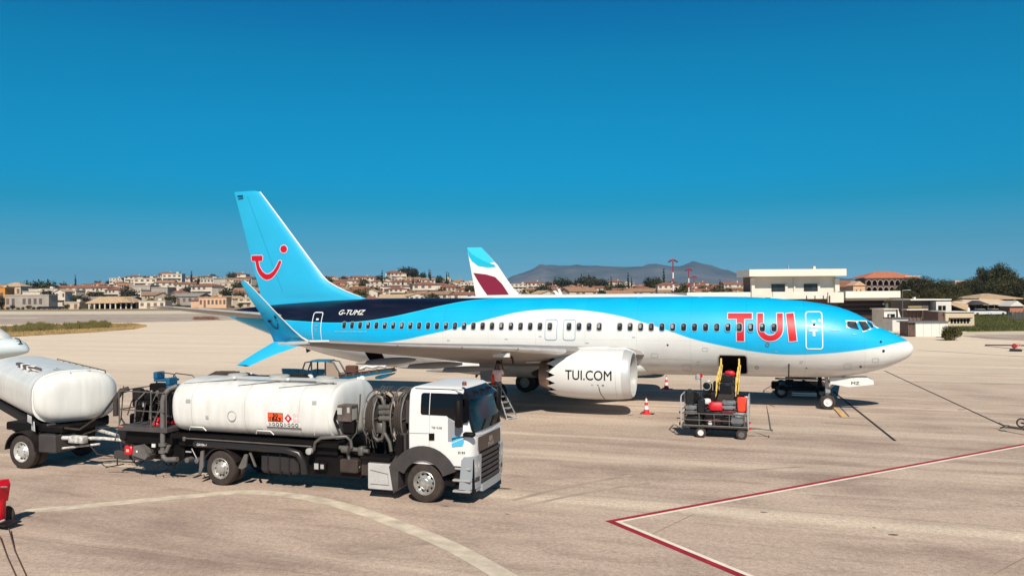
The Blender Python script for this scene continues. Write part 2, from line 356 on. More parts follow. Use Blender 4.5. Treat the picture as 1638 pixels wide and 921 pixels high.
def smooth_path(pts, n=8):
    P = [Vector(p) for p in pts]; R = []
    for i in range(len(P)-1):
        p0 = P[max(i-1, 0)]; p1 = P[i]; p2 = P[i+1]; p3 = P[min(i+2, len(P)-1)]
        for k in range(n):
            t = k/n; R.append(.5*((2*p1)+(p2-p0)*t+(2*p0-5*p1+4*p2-p3)*t*t+(3*p1-p0-3*p2+p3)*t**3))
    R.append(P[-1]); return R
strip('faded_guide_line', smooth_path([GP(38, 818), GP(150, 808), GP(300, 794), GP(395, 787), GP(480, 794), GP(560, 812), GP(640, 840), GP(720, 873), GP(800, 917), GP(850, 950)]), .46, .008, pline)
for i, (a, b, w) in enumerate([((1333, 626), (1432, 705), .11), ((1415, 593), (1612, 684), .09), ((1460, 611), (1700, 617), .05), ((1468, 560), (1700, 574), .16), ((1575, 553), (1700, 566), .3)]):
    strip('tar_seam', [GP(*a), GP(*b)], w, .010+.001*i, seam)
strip('parking_line', [GP(1333, 650), GP(1352, 667)], .16, .008, yline)
strip('parking_line', [GP(1330.5, 650), GP(1345, 667)], .05, .012, seam); strip('parking_line', [GP(1343, 650), GP(1358, 666)], .05, .012, seam)
for a, b, w in (((820, 800), (1010, 760), .18), ((826, 812), (1040, 772), .15), ((560, 880), (900, 862), .2), ((1120, 760), (1380, 742), .16)):
    g1, g2 = Vector(GP(*a)), Vector(GP(*b)); strip('tyre_mark', smooth_path([g1, g1.lerp(g2, .33)+Vector((0, .25)), g1.lerp(g2, .7)+Vector((0, .2)), g2]), w, .0068, mat('tyre_mark', (.46, .355, .28), .85, nz=(1.1, .35)))
strip('parking_line', [GP(1327, 667), GP(1386, 670.5)], .1, .008, mat('brown_line', rgb(150, 105, 80), .8, nz=(3, .3)))
strip('parking_line', [GP(1317, 676.5), GP(1396, 681)], .06, .008, mat('brown_line', (.2, .1, .06)))
for a, b in (((1035, 858), (1110, 822)), ((1590, 918), (1660, 880))): strip('slab_joint', [GP(*a), GP(*b)], .025, .0065, fseam)
for k in range(-3, 5):
    y = -34+7.5*(k+3); strip('slab_joint', [(-140, y+8*0), (70, y)], .02, .0055, fseam)
oil = mat('oil_stain', (.16, .11, .085), .7, nz=(1.5, .4))
for u, v, a, b in ((1429, 855, .12, .07), (803, 781, .32, .10), (1222, 819, .10, .04), (1008, 664, .14, .07), (1023, 667, .10, .06), (1538, 655, .2, .1), (1483, 653, .25, .05), (712, 809, .10, .04), (811, 822, .06, .03), (1398, 844, .05, .03)):
    g = G(u, v); mb = MB(); N = 14; mb.add([(g.x+a*cos(2*pi*k/N)*rnd.uniform(.75, 1.2), g.y+b*sin(2*pi*k/N)*rnd.uniform(.7, 1.2)+.1*a*cos(2*pi*k/N), .0075) for k in range(N)], [tuple(range(N))]); struct('oil_stain', mb, oil)
# ---------------------------------------------------------------- airliner beside the fuel truck
TOP = [(-.39,2.87),(-.43,3.02),(-.55,3.16),(-.75,3.31),(-1.27,3.60),(-1.6,3.74),(-1.92,3.88),(-2.3,4.19),(-2.75,4.45),(-3.51,4.76),(-4.27,4.94),(-5.05,5.06),(-6.3,5.19),(-7.6,5.27),(-10.5,5.31),(-24,5.31),(-28,5.29),(-30,5.24),(-32,5.14),(-34.5,4.98),(-36.5,4.80),(-37.7,4.60),(-38,4.5)]
BOT = [(-.39,2.87),(-.43,2.72),(-.56,2.53),(-1.0,2.25),(-1.73,1.93),(-2.78,1.65),(-3.93,1.51),(-5.5,1.46),(-25,1.42),(-27.1,1.5),(-28.4,1.66),(-30.8,2.09),(-32.75,2.60),(-34.5,3.15),(-36,3.65),(-37.5,4.15),(-38,4.32)]
WID = [(-.39,.0),(-.43,.17),(-.56,.33),(-.8,.52),(-1.27,.79),(-1.9,1.08),(-2.8,1.38),(-3.8,1.60),(-5,1.76),(-6.5,1.86),(-8,1.88),(-24,1.88),(-26.5,1.83),(-29,1.66),(-31,1.42),(-33,1.1),(-35,.76),(-37,.4),(-38,.12)]
def fsec(x): t, b, w = sinterp(TOP, x), sinterp(BOT, x), sinterp(WID, x); zc = b+(t-b)*.49; return t, b, w, zc
def fy(x, z, off=.0, side=-1):                    # skin position at station x and height z
    t, b, w, zc = fsec(x); h = (t-zc) if z > zc else (zc-b); q = max(0, 1-((z-zc)/max(h, 1e-3))**2)
    return side*(w*sqrt(q)+off)
def skin(x, z, off=.012, side=-1):
    t, b, w, zc = fsec(x); h = (t-zc) if z > zc else (zc-b); s_ = max(-1, min(1, (z-zc)/h)); c_ = sqrt(1-s_*s_)
    n = Vector((0, c_/max(w, .05), s_/max(h, .05))).normalized(); return (x, side*(w*c_+n.y*off), z+n.z*off)
stations = [-.39,-.43,-.5,-.6,-.75,-1,-1.27,-1.6,-1.9,-2.3,-2.75,-3.1,-3.5,-3.9,-4.27,-5,-6.3,-7.6]+[-9-k*1.0 for k in range(16)]+[-25-.6*k for k in range(21)]+[-37.4,-37.7,-38]
rings = []
for x in stations:
    t, b, w, zc = fsec(x); N = 56; r = []
    for k in range(N):
        a = 2*pi*k/N; h = (t-zc) if cos(a) > 0 else (zc-b); r.append((x, max(w, .002)*sin(a), zc+max(h, .002)*cos(a)))
    rings.append(r)
# livery: thresholds of height along the hull
LOW = [(-.39,3.24),(-.65,3.22),(-.9,3.195),(-1.29,3.12),(-2.1,2.96),(-3.17,2.80),(-4.48,2.67),(-5.68,2.62),(-6.9,2.70),(-8.57,2.98),(-10,3.30),(-11.08,3.66),(-12.37,4.07),(-13.58,4.38),(-15.14,4.62),(-16.75,4.71),(-18.39,4.62),(-20.09,4.27),(-22,3.76),(-23.98,3.33),(-25.45,3.05),(-26.96,2.9),(-30,2.78),(-32,2.85),(-34,3.2),(-36,3.8),(-38,4.42)]
NAV = [(-38.3,4.62),(-35,4.25),(-33,4.1),(-31.68,4.04),(-29.67,3.98),(-27.72,4.07),(-26.19,4.27),(-24.7,4.57),(-23.24,4.90),(-21.82,5.16),(-20.42,5.30),(-19.4,5.6),(-18,6.0),(0,7.2)]
def livery():
    m = bpy.data.materials.new('airliner_livery'); m.use_nodes = True; t = m.node_tree; b = t.nodes['Principled BSDF']; L = t.links.new
    c = nn(t, 'ShaderNodeTexCoord'); s_ = nn(t, 'ShaderNodeSeparateXYZ'); L(c.outputs['Object'], s_.inputs[0])
    def M(op, a, b_=None, c_=None):
        n = nn(t, 'ShaderNodeMath', operation=op)
        for i, x in enumerate((a, b_, c_)):
            if x is None: continue
            if isinstance(x, (int, float)): n.inputs[i].default_value = x
            else: L(x, n.inputs[i])
        return n.outputs[0]
    X = M('MULTIPLY_ADD', s_.outputs['X'], 1/40, 1.0)
    def thr(T):
        n = nn(t, 'ShaderNodeFloatCurve'); cv = n.mapping.curves[0]; n.mapping.use_clip = False
        P = [((x+40)/40, (z)/8) for x, z in sorted(T)]
        while len(cv.points) < len(P): cv.points.new(.5, .5)
        for p_, q in zip(cv.points, P): p_.location = q; p_.handle_type = 'AUTO_CLAMPED'
        n.mapping.update(); L(X, n.inputs['Value']); return M('MULTIPLY', n.outputs[0], 8.0)
    zl, zn = thr(LOW), thr(NAV)
    low = M('LESS_THAN', s_.outputs['Z'], zl); nav = M('GREATER_THAN', s_.outputs['Z'], zn)
    def mix(f, a, b_):
        k = nn(t, 'ShaderNodeMix', data_type='RGBA'); L(f, k.inputs[0])
        for i, x in ((6, a), (7, b_)):
            if isinstance(x, tuple): k.inputs[i].default_value = (*x, 1)
            else: L(x, k.inputs[i])
        return k.outputs[2]
    edge = M('LESS_THAN', M('ABSOLUTE', M('SUBTRACT', s_.outputs['Z'], zl)), .022); edge2 = M('LESS_THAN', M('ABSOLUTE', M('SUBTRACT', s_.outputs['Z'], zn)), .018)
    col = mix(low, (.0, .45, .80), (.78, .77, .74)); col = mix(nav, col, (.001, .004, .020)); col = mix(edge2, col, (.04, .55, .8)); col = mix(M('MULTIPLY', edge, .5), col, (.45, .72, .8))
    # skin panel joints and a little grime
    j = M('LESS_THAN', M('FRACT', M('MULTIPLY', s_.outputs['X'], 1/2.54)), .007)
    hz1 = M('LESS_THAN', M('ABSOLUTE', M('SUBTRACT', s_.outputs['Z'], 4.62)), .006); hz2 = M('LESS_THAN', M('ABSOLUTE', M('SUBTRACT', s_.outputs['Z'], 3.22)), .006); hz3 = M('LESS_THAN', M('ABSOLUTE', M('SUBTRACT', s_.outputs['Z'], 2.32)), .006)
    j = M('MAXIMUM', j, M('MAXIMUM', hz1, M('MAXIMUM', hz2, hz3)))
    gm_ = nn(t, 'ShaderNodeMapping'); gm_.inputs['Scale'].default_value = (.35, 1, 3.5); L(c.outputs['Object'], gm_.inputs[0]); gn = nn(t, 'ShaderNodeTexNoise'); gn.inputs['Scale'].default_value = 1.3; gn.inputs['Detail'].default_value = 7; L(gm_.outputs[0], gn.inputs[0])
    gr_ = nn(t, 'ShaderNodeMapRange'); gr_.inputs[1].default_value = .5; gr_.inputs[2].default_value = .75; gr_.inputs[3].default_value = 0; gr_.inputs[4].default_value = .55; L(gn.outputs[0], gr_.inputs[0]); bz = nn(t, 'ShaderNodeMapRange'); bz.inputs[1].default_value = 2.9; bz.inputs[2].default_value = 1.5; bz.inputs[3].default_value = .06; bz.inputs[4].default_value = 1; L(s_.outputs['Z'], bz.inputs[0]); col = mix(M('MULTIPLY', gr_.outputs[0], bz.outputs[0]), col, (.30, .24, .19))
    n = nn(t, 'ShaderNodeTexNoise'); n.inputs['Scale'].default_value = .8; n.inputs['Detail'].default_value = 5; L(c.outputs['Object'], n.inputs[0])
    r = nn(t, 'ShaderNodeMapRange'); r.inputs[1].default_value = .3; r.inputs[2].default_value = .7; r.inputs[3].default_value = .93; r.inputs[4].default_value = 1.02; L(n.outputs[0], r.inputs[0])
    k = nn(t, 'ShaderNodeMix', data_type='RGBA', blend_type='MULTIPLY'); k.inputs[0].default_value = 1; L(col, k.inputs[6]); L(M('MULTIPLY', r.outputs[0], M('SUBTRACT', 1.0, M('MULTIPLY', j, .20))), k.inputs[7])
    L(k.outputs[2], b.inputs['Base Color']); b.inputs['Roughness'].default_value = .42; b.inputs['Coat Weight'].default_value = .12; b.inputs['Coat Roughness'].default_value = .1
    MATS['airliner_livery'] = m; return m
liv = livery()
T = thing('airliner', 'turquoise, white and navy jet airliner with a red smile on its tail fin', 'airliner', (-19.7, 0, 0))
mb = MB(); mb.loft(rings); fus = part('fuselage', mb, liv, T, 40)
fus.location = ROOT[T.name]*-1; fus.location = (0, 0, 0)
# object coordinates must equal world x for the livery, so re-centre this part
for v in fus.data.vertices: v.co += ROOT[T.name]
fus.location = -ROOT[T.name]
def opening(name, x0, x1, z0, z1, r, off=.012, m=black, sk=0.):   # dark hold opening on the skin
    P = rrect(x0, z0, x1, z1, r); V, F = poly2(P, [tuple(range(len(P)))], [], [z0+(z1-z0)*k/10 for k in range(1, 10)])
    return decal(name, V, F, lambda a, b: skin(a+sk*(b-z0)*(b-z0), b, off), m, T)
# cabin windows
wp = []
x = -6.39
xs_ = [-(6.39+.508*i) for i in range(15)]; xs_ += [xs_[-1]-2*.508-.508*i for i in range(4)]; a_ = xs_[-1]-.99; xs_ += [a_-.513*i for i in range(24)]
wglass = mat('cabin_window', (.02, .022, .028), .12, spec=.6); wfr = mat('window_rim', (.20, .45, .55), .4); wfrw = mat('window_rim_pale', (.45, .44, .42), .4); shade = mat('window_blind', (.30, .29, .28), .6)
for i, x in enumerate(xs_):
    zc = 3.855; hh, ww = .175, .112
    P = rrect(x-ww, zc-hh, x+ww, zc+hh, .09, 4); o = decal('window', P, [tuple(range(len(P)))], lambda a, b: skin(a, b, .040 if x > -8.6 else .014), wglass, T)
    # rim
    V, F = ribbon(rrect(x-ww-.018, zc-hh-.018, x+ww+.018, zc+hh+.018, .10, 4), .035)
    inblue = interp(LOW, x) < zc
    q = decal('window_rim', V, F, lambda a, b: skin(a, b, .045 if x > -8.6 else .02), wfr if inblue else wfrw, T)
    if i in (5, 18, 22, 29): pass
    P = rrect(x-ww*.8, zc+hh*(.15 if rnd.random() < .6 else -.3), x+ww*.3, zc+hh*.85, .03, 3)
    decal('window_blind', P, [tuple(range(len(P)))], lambda a, b: skin(a, b, .043 if x > -8.6 else .017), mat('blind_dark', (.07, .065, .062), .5) if rnd.random() < .8 else shade, T)
# doors and exits (outline bands)
wo = mat('door_outline_white', (.75, .80, .82), .5); bo = mat('door_outline_blue', (.12, .36, .52), .5)
def outline(name, x0, x1, z0, z1, r, w, m, lean=0.):
    V, F = ribbon(rrect(x0, z0, x1, z1, r, 6), w); V, F = poly2(V, F, [], [z0+(z1-z0)*k/8 for k in range(1, 8)])
    return decal(name, V, F, lambda a, b: skin(a, b, .016), m, T)
outline('door_outline', -5.02, -4.32, 2.91, 4.56, .12, .05, wo); outline('door_outline', -31.02, -30.40, 2.88, 4.55, .12, .05, wo)
outline('exit_outline', -17.27, -16.66, 3.19, 4.2, .13, .028, bo); outline('exit_outline', -16.33, -15.72, 3.19, 4.2, .13, .028, bo)
def blob(name, P, m, off=.02): V, F = poly2(P, [tuple(range(len(P)))]); return decal(name, V, F, lambda a, b: skin(a, b, off), m, T)
ltc = mat('marking_pale', (.5, .72, .80), .5)
blob('door_marking', rrect(-4.78, 4.10, -4.58, 4.19, .02, 2), ltc); blob('door_marking', rrect(-4.9, 3.68, -4.5, 3.8, .05, 3), ltc); blob('door_marking', rrect(-4.74, 3.48, -4.62, 3.7, .02, 2), ltc)
blob('door_marking', rrect(-4.5, 4.10, -4.36, 4.24, .06, 3), ltc); blob('door_window', [( -4.66+.055*cos(2*pi*k/12), 3.99+.055*sin(2*pi*k/12)) for k in range(12)], black, .024)
blob('door_sill_plate', rrect(-4.9, 2.885, -4.4, 2.945, .02, 2), wo, .022)
blob('door_marking', rrect(-30.78, 4.12, -30.6, 4.22, .02, 2), wo); blob('door_marking', rrect(-30.85, 3.75, -30.62, 3.88, .03, 2), bo); blob('door_marking', rrect(-30.8, 3.45, -30.66, 3.7, .02, 2), bo)
# cargo openings: flat near-black patches stand in for the unlit hold
hold = mat('hold_dark', (.006, .003, .003), 1, spec=0)
opening('forward_cargo_door', -8.85, -7.62, 1.66, 2.56, .12, .014, hold); opening('aft_cargo_door', -27.55, -26.50, 1.66, 2.52, .12, .014, hold, -.16)
V, F = ribbon(rrect(-8.88, 1.64, -7.59, 2.59, .13, 4), .03); decal('door_seal', *poly2(V, F, [], [1.8, 2.0, 2.2, 2.4]), lambda a, b: skin(a, b, .02), lgrey, T)
# lettering on the hull
def smiledot(): pass
def hull_text(s, x0, x1, z0, z1, m, bold=0., shear=0., off=.02, cuts=6, name='lettering', wide=True):
    return letters(name, s, z1-z0, x1-x0, bold, shear, lambda a, b: skin(x0+a, z0+b, off), m, T, 0, cuts)
hull_text('G-TUMZ', -29.33, -27.68, 4.42, 4.68, white, .03, .25)
hull_text('BUILDING FOR MAX 8', -29.44, -27.36, 3.475, 3.555, mat('small_print', (.25, .68, .82), .5), .02, .3, cuts=3)
hull_text('Caledonia', -3.98, -3.58, 3.71, 3.79, ltc, .01, cuts=2)
# big red letters drawn as strokes, with a white key line
def stroke(P, w, ext=0):
    return ribbon(P, w, False)
def uu(x0, x1, z0, z1, n=14):
    r = (x1-x0)/2; P = [(x0, z1), (x0, (z1+z0)/2+.0)]; P += [(x0+r-r*cos(pi*k/n), z0+r-r*sin(pi*k/n)) for k in range(n+1)]; P += [(x1, (z1+z0)/2), (x1, z1)]; return P
sw = .235
L1 = [[(-8.43, 4.375), (-7.36, 4.375)], [(-7.865, 4.46), (-7.865, 3.24)], uu(-6.99, -6.13, 3.38, 4.49), [(-5.70, 4.49), (-5.58, 3.26)]]
for off, ex, m, nm in ((.022, .038, mat('key_line', (.62, .62, .72), .5), 'letter_edge'), (.030, 0, red, 'letter')):
    for P in L1:
        a, b = Vector(P[0]), Vector(P[-1]); P = list(P)
        if ex:
            d0 = (Vector(P[0])-Vector(P[1])).normalized()*ex; d1_ = (Vector(P[-1])-Vector(P[-2])).normalized()*ex; P[0] = (P[0][0]+d0.x, P[0][1]+d0.y); P[-1] = (P[-1][0]+d1_.x, P[-1][1]+d1_.y)
        V, F = stroke(P, (.25 if P[0][1] == P[-1][1] else .325)+2*ex); V, F = poly2(V, F, [], [3.1+.1*k for k in range(16)])
        decal(nm, V, F, lambda a, b: skin(a, b, off+.0), m, T)
hatch = mat('hatch_line', (.42, .44, .45), .5)
for x0_, x1_, z0_, z1_ in ((-10.6, -10.2, 1.75, 2.05), (-12.0, -11.7, 2.4, 2.6), (-24.6, -24.2, 1.8, 2.1), (-3.4, -3.1, 2.0, 2.25), (-25.6, -25.3, 2.4, 2.6), (-2.2, -1.95, 2.3, 2.5), (-9.6, -9.35, 2.75, 2.9)):
    V, F = ribbon(rrect(x0_, z0_, x1_, z1_, .04, 3), .014); decal('access_hatch', V, F, lambda a, b: skin(a, b, .014), hatch, T)
for x0_, z0_ in ((-9.9, 2.2), (-12.9, 3.35), (-15.2, 3.05), (-17.6, 3.35), (-5.3, 2.3), (-6.4, 2.75), (-24.9, 2.6), (-19.4, 3.2), (-3.05, 3.55), (-22.6, 3.1)): blob('stencil', rrect(x0_, z0_, x0_+.16, z0_+.035, .005, 1), hatch)
# cockpit glazing
def onskin(u, v, off=.015):
    d = ray(u, v); lo, hi = 20., 60.; cp = Vector((CX, CY, CZ)); p = cp+d*30
    for i in range(800):
        t_ = 28+i*.03; p = cp+d*t_
        if p.x > -.42: continue
        t, b, w, zc = fsec(max(-38, p.x)); h = (t-zc) if p.z > zc else (zc-b)
        if w > 0 and (p.y/w)**2+((p.z-zc)/h)**2 < 1: break
    h = (t-zc) if p.z > zc else (zc-b); n = Vector((.35, p.y/(w*w), (p.z-zc)/(h*h))).normalized()
    return p+n*off
ck = [[(1354.5,514.2),(1361,514.6),(1368.6,515.3),(1373.6,527.6),(1364,525),(1355.5,522.3)], [(1372.5,515.0),(1384.0,515.0),(1391.0,525.4),(1380.5,529.2)], [(1386.2,514.4),(1393.8,515.2),(1404.5,523.2),(1394.0,524.6)]]
def pix_patch(name, P, m, off): mb = MB(); c0 = Vector((0,0)); mb.v = [tuple(onskin(u, v, off)) for u, v in P]; mb.f = [tuple(range(len(P)))]; bm_ = mb; return part(name, mb, m, T)
def grow(P, k):
    cx = sum(p[0] for p in P)/len(P); cy = sum(p[1] for p in P)/len(P); return [(cx+(p[0]-cx)*(1+k/max(6, abs(p[0]-cx)+1)), cy+(p[1]-cy)*(1+k/max(4, abs(p[1]-cy)+1))) for p in P]
for P in ck:
    pix_patch('windscreen_frame', grow(P, 2.4), white, .02); pix_patch('windscreen_pane', P, mat('cockpit_glass', (.05, .06, .065), .08, nz=(6, .6)), .035)
    q = [(P[0][0]*.6+P[1][0]*.4, P[0][1]+2), (P[1][0]-1, P[1][1]+3), (P[1][0]-.5, P[1][1]+7), (P[0][0]*.4+P[1][0]*.6, P[0][1]+7)]
# static ports, probes, antennas
for x, z, r in ((-11.2, 3.02, .045), (-1.75, 2.82, .06), (-1.85, 3.22, .05), (-5.0, 2.0, .03), (-2.7, 2.1, .05)): blob('port', [(x+r*cos(2*pi*k/10), z+r*sin(2*pi*k/10)) for k in range(10)], dark)
V, F = ribbon([(-7.17+.07*cos(2*pi*k/14), 1.98+.07*sin(2*pi*k/14)) for k in range(14)], .02); decal('service_panel', V, F, lambda a, b: skin(a, b, .015), mgrey, T)
V, F = ribbon([(-6.68+.075*cos(2*pi*k/14), 3.1+.075*sin(2*pi*k/14)) for k in range(14)], .03); decal('service_panel', V, F, lambda a, b: skin(a, b, .034), mgrey, T)
mb = MB(); mb.prism([(-1.7, -.02), (-1.95, -.02), (-1.85, .1)], -.01, .01)
for x, h in ((-9.6, .10), (-12.6, .12)): mb = MB(); mb.prism([(x, 5.29), (x-.35, 5.29), (x-.32, 5.3+h), (x-.2, 5.3+h)], -.015, .015); part('blade_antenna', mb, white, T)
for x in (-21.35, -5.73): mb = MB(); zb = sinterp(BOT, x)+.03; mb.prism([(x, zb), (x-.32, zb), (x-.42, zb-.42), (x-.34, zb-.45)] if x < -10 else [(x, zb+.75), (x-.05, zb+.75), (x-.09, zb-.02), (x-.02, zb-.02)], -.02 if x < -10 else -1.46, .02 if x < -10 else -1.40); part('drain_mast', mb, dark, T)
mb = MB(); mb.prism([(-32.0, 2.32), (-32.35, 2.42), (-32.3, 2.18)], -.03, .03); part('tail_skid', mb, dark, T)
# lifting surfaces
def foil(le, te, y, z, tw, thick, dihed=0, n=12, zt=None):
    """closed airfoil ring between leading edge x and trailing edge x; z at leading edge, zt at trailing"""
    R = []; zt = z if zt is None else zt
    for k in range(2*n):
        s_ = k/n if k <= n else (2*n-k)/n; s2 = .5*(1-cos(pi*s_)); t_ = 5*thick*(.2969*sqrt(s2)-.126*s2-.3516*s2**2+.2843*s2**3-.1036*s2**4)
        zz = z+(zt-z)*s2+(t_*1.15 if k <= n else -t_*.85)+.02*thick; R.append((le+(te-le)*s2, y, zz))
    return R
def wing(side, name):
    Y = [1.2, 1.9, 3.4, 5.0, 5.8, 8, 11, 14, 16.5, 17.3]; rg = []
    for y in Y:
        le = -12.95-(y-1.9)/15.4*8.05 if y >= 1.9 else -12.9
        if y < 3.4: le = min(le, le)+(3.4-y)*.35
        te = interp([(1.2, -20.7), (5.8, -20.45), (17.3, -21.95)], y); z = interp([(1.2, 2.42), (1.9, 2.52), (5, 2.85), (8, 3.14), (11, 3.38), (14, 3.62), (17.3, 3.93)], y)
        zt = z-interp([(1.2, .62), (5, .6), (8, .46), (11, .34), (14, .2), (17.3, .04)], y); th = interp([(1.2, .95), (5, .66), (11, .36), (17.3, .15)], y)
        rg.append(foil(le, te, side*y, z, 0, th, zt=zt))
    mb = MB(); mb.loft(rg); return part(name, mb, wing_grey, T, 35)
wing(-1, 'right_wing'); wing(1, 'left_wing')
for side in (-1, 1):
    # polished leading-edge slats, outboard and inboard
    for y0, y1 in ((6.0, 8.6), (8.65, 11.3), (11.35, 14.0), (14.05, 17.0), (2.2, 4.1)):
        rg = []
        for y in (y0, y1):
            le = -12.95-(y-1.9)/15.4*8.05+(max(0, 3.4-y))*.35; z = interp([(1.2, 2.42), (1.9, 2.52), (5, 2.85), (8, 3.14), (11, 3.38), (14, 3.62), (17.3, 3.93)], y); th = interp([(1.2, .95), (5, .66), (11, .36), (17.3, .15)], y)
            c = .55; rg.append([(le+.02-c*(.5*(1-cos(pi*abs(k)/6))), side*y, z+.003+(1 if k <= 0 else -1)*(th*.62*sqrt(.5*(1-cos(pi*abs(k)/6))/1)*.62+.004)) for k in range(-6, 7)])
        mb = MB(); n_ = 13; mb.add([p for r in rg for p in r], [(k, k+1, n_+k+1, n_+k) for k in range(n_-1)]); part('slat', mb, chrome if y0 > 5 else white, T, 60)
    # flap track fairings
    for y, le, L_, z0, dz in ((6.4, -18.3, 3.4, 2.20, .30), (9.3, -18.7, 3.0, 2.62, .24), (12.3, -19.4, 2.6, 3.02, .2)):
        rg = []
        for k in range(9):
            s_ = k/8; r = .17*sin(pi*min(1, (s_*.93+.04)))**.6*(1-.35*s_)
            rg.append([(le-L_*s_, side*y+r*.62*cos(2*pi*q/12), z0-.04-s_*.20+r*sin(2*pi*q/12)) for q in range(12)])
        mb = MB(); mb.loft(rg); part('flap_track_fairing', mb, wing_grey, T, 60)
    # split-tip winglets
    th = .055
    LEP = [(493,546.2),(482.4,539.5),(467.7,526.5),(440,498.3),(405,461.2),(394,450.5),(391,448.6)]; TEP = [(438,546.3),(436,541),(429,525),(416,501),(400,478),(386.5,454),(385.2,449.4)]; YW = [17.32,17.42,17.75,18.2,18.72,18.87,18.9]
    rg = []
    for (a_, b_), (c_, d_), y in zip(LEP, TEP, YW):
        l_ = AY(a_, b_, -y); t_ = AY(c_, d_, -y); k_ = th*(1 if y < 18.8 else .4); rg.append([(l_.x, side*y, l_.z), (l_.x*.7+t_.x*.3, side*(y+k_), l_.z*.7+t_.z*.3), (t_.x, side*y, t_.z), (l_.x*.7+t_.x*.3, side*(y-k_), l_.z*.7+t_.z*.3)])
    WLE = [r[0] for r in rg]
    mb = MB(); mb.loft(rg); wl = part('winglet', mb, cyan if side < 0 else white, T, 50)
    rg = []
    for (a_, b_), (c_, d_), y in zip([(487,549.5),(472,555.5),(440,566.8),(420,575.5),(400,585)], [(438,546.5),(428,552.5),(411,562.5),(393,574),(378,584)], [17.35,17.6,17.95,18.2,18.42]):
        l_ = AY(a_, b_, -y); t_ = AY(c_, d_, -y); rg.append([(l_.x, side*y, l_.z), (l_.x*.7+t_.x*.3, side*(y+.03), l_.z*.7+t_.z*.3+.03), (t_.x, side*y, t_.z), (l_.x*.7+t_.x*.3, side*(y-.03), l_.z*.7+t_.z*.3-.03)])
    mb = MB(); mb.loft(rg); part('lower_winglet', mb, cyan, T, 50)
    mb = MB(); mb.tube([(-20.3, side*17.0, 3.93)]+WLE, [.05, .05, .035, .022, .02, .018, .016, .012], 6); part('winglet_edge', mb, white, T, 60)
    mb = MB(); mb.tube([(-20.8, side*17.4, 3.90), (-21.4, side*17.5, 3.86), (-21.9, side*17.5, 3.86)], [.07, .09, .05], 8); part('nav_light_fairing', mb, lgrey, T, 60)
# fin
def vfoil(lx, tx, z, th, n=8):
    R = []
    for k in range(2*n):
        s_ = k/n if k <= n else (2*n-k)/n; s2 = .5*(1-cos(pi*s_)); t_ = 5*th*(.2969*sqrt(s2)-.126*s2-.3516*s2**2+.2843*s2**3-.1036*s2**4); R.append((lx+(tx-lx)*s2, t_ if k <= n else -t_, z))
    return R
FL = [(4.9, -29.3), (5.2, -28.7), (5.36, -28.3), (5.5, -28.9), (5.75, -29.6), (6.0, -30.2), (6.3, -30.75), (6.6, -31.15), (7.2, -31.68), (8.5, -32.75), (10, -34.02), (11.4, -35.25), (11.72, -35.62), (11.80, -35.9)]
FT = [(4.9, -35.3), (5.5, -35.45), (11.8, -37.33)]
FL2 = [(4.95, -29.0), (5.32, -28.35), (5.42, -28.7), (5.55, -29.15), (5.75, -29.7), (6.0, -30.28), (6.3, -30.85), (6.6, -31.2), (7.2, -31.72), (8.5, -32.80), (10, -34.05), (11.4, -35.22), (11.72, -35.50), (11.80, -35.8)]
rg = []
for z, lx in FL2:
    tx = interp(FT, z); rg.append(vfoil(lx, tx, z, max(.05, (.42 if z < 6.4 else .36-(z-6.4)*.045))*(.6 if z > 11.75 else 1)*(1 if z > 5.45 else .9)))
mb = MB(); mb.loft(rg); part('tail_fin', mb, cyan, T, 40)
mb = MB(); pts = [(lx+.01, 0, z) for z, lx in FL2[2:-1]]; mb.tube(pts, [.02, .03, .035, .04, .045, .05, .05, .05, .05, .045, .04][:len(pts)], 8); part('fin_leading_edge', mb, white, T, 60)
def finside(x, z, off=.02):
    lx = interp([(z_, x_) for z_, x_ in FL2], z); tx = interp(FT, z); s2 = max(0, min(1, (x-lx)/(tx-lx))); th = max(.05, .36-(z-6.4)*.045) if z >= 6.4 else .42
    return (x, -(5*th*(.2969*sqrt(s2)-.126*s2-.3516*s2**2+.2843*s2**3-.1036*s2**4)+off), z)
def smile(par, fn, k, x0, z0, m1, m2, nm='logo'):
    """T-shaped smile with a dot; unit = metre in fin scale"""
    arc = [(-1.30, 1.02), (-1.22, .62), (-1.05, .18), (-.78, -.2), (-.42, -.43), (0, -.5), (.38, -.40), (.68, -.12), (.92, .25), (1.10, .70)]
    wv = [.30, .33, .38, .44, .50, .54, .50, .44, .36, .28]
    for ex, mm, of in ((.075, m2, .016), (0, m1, .024)):
        V = []; F = []
        A = smooth_path([(x*.74, y*1.0) for x, y in arc], 4); W_ = [interp(list(enumerate(wv)), i/4)*.74 for i in range(len(A))]
        if ex: pass
        for i, p in enumerate(A):
            a = A[max(i-1, 0)]; b = A[min(i+1, len(A)-1)]; d = (b-a).normalized(); n_ = Vector((-d.y, d.x))*(W_[i]/2+ex); q = p+(d*ex*1.2 if i == len(A)-1 else Vector((0, 0))); V += [tuple(q-n_), tuple(q+n_)]
        F = [(2*i, 2*i+1, 2*i+3, 2*i+2) for i in range(len(A)-1)]
        decal(nm, [(x0+a*k, z0+b*k) for a, b in V], F, lambda a, b: fn(a, b, of*(1 if k > .6 else .5)), mm, par)
        P = rrect(-1.36-ex, .93-ex, -.42+ex, 1.37+ex, .1, 4); decal(nm, [(x0+a*k, z0+b*k) for a, b in P], [tuple(range(len(P)))], lambda a, b: fn(a, b, (of+.004)*(1 if k > .6 else .5)), mm, par)
        P = [(1.10+(.31+ex)*cos(2*pi*q/20), 2.02+(.33+ex)*sin(2*pi*q/20)) for q in range(20)]; decal(nm+'_dot', [(x0+a*k, z0+b*k) for a, b in P], [tuple(range(len(P)))], lambda a, b: fn(a, b, of*(1 if k > .6 else .5)), mm, par)
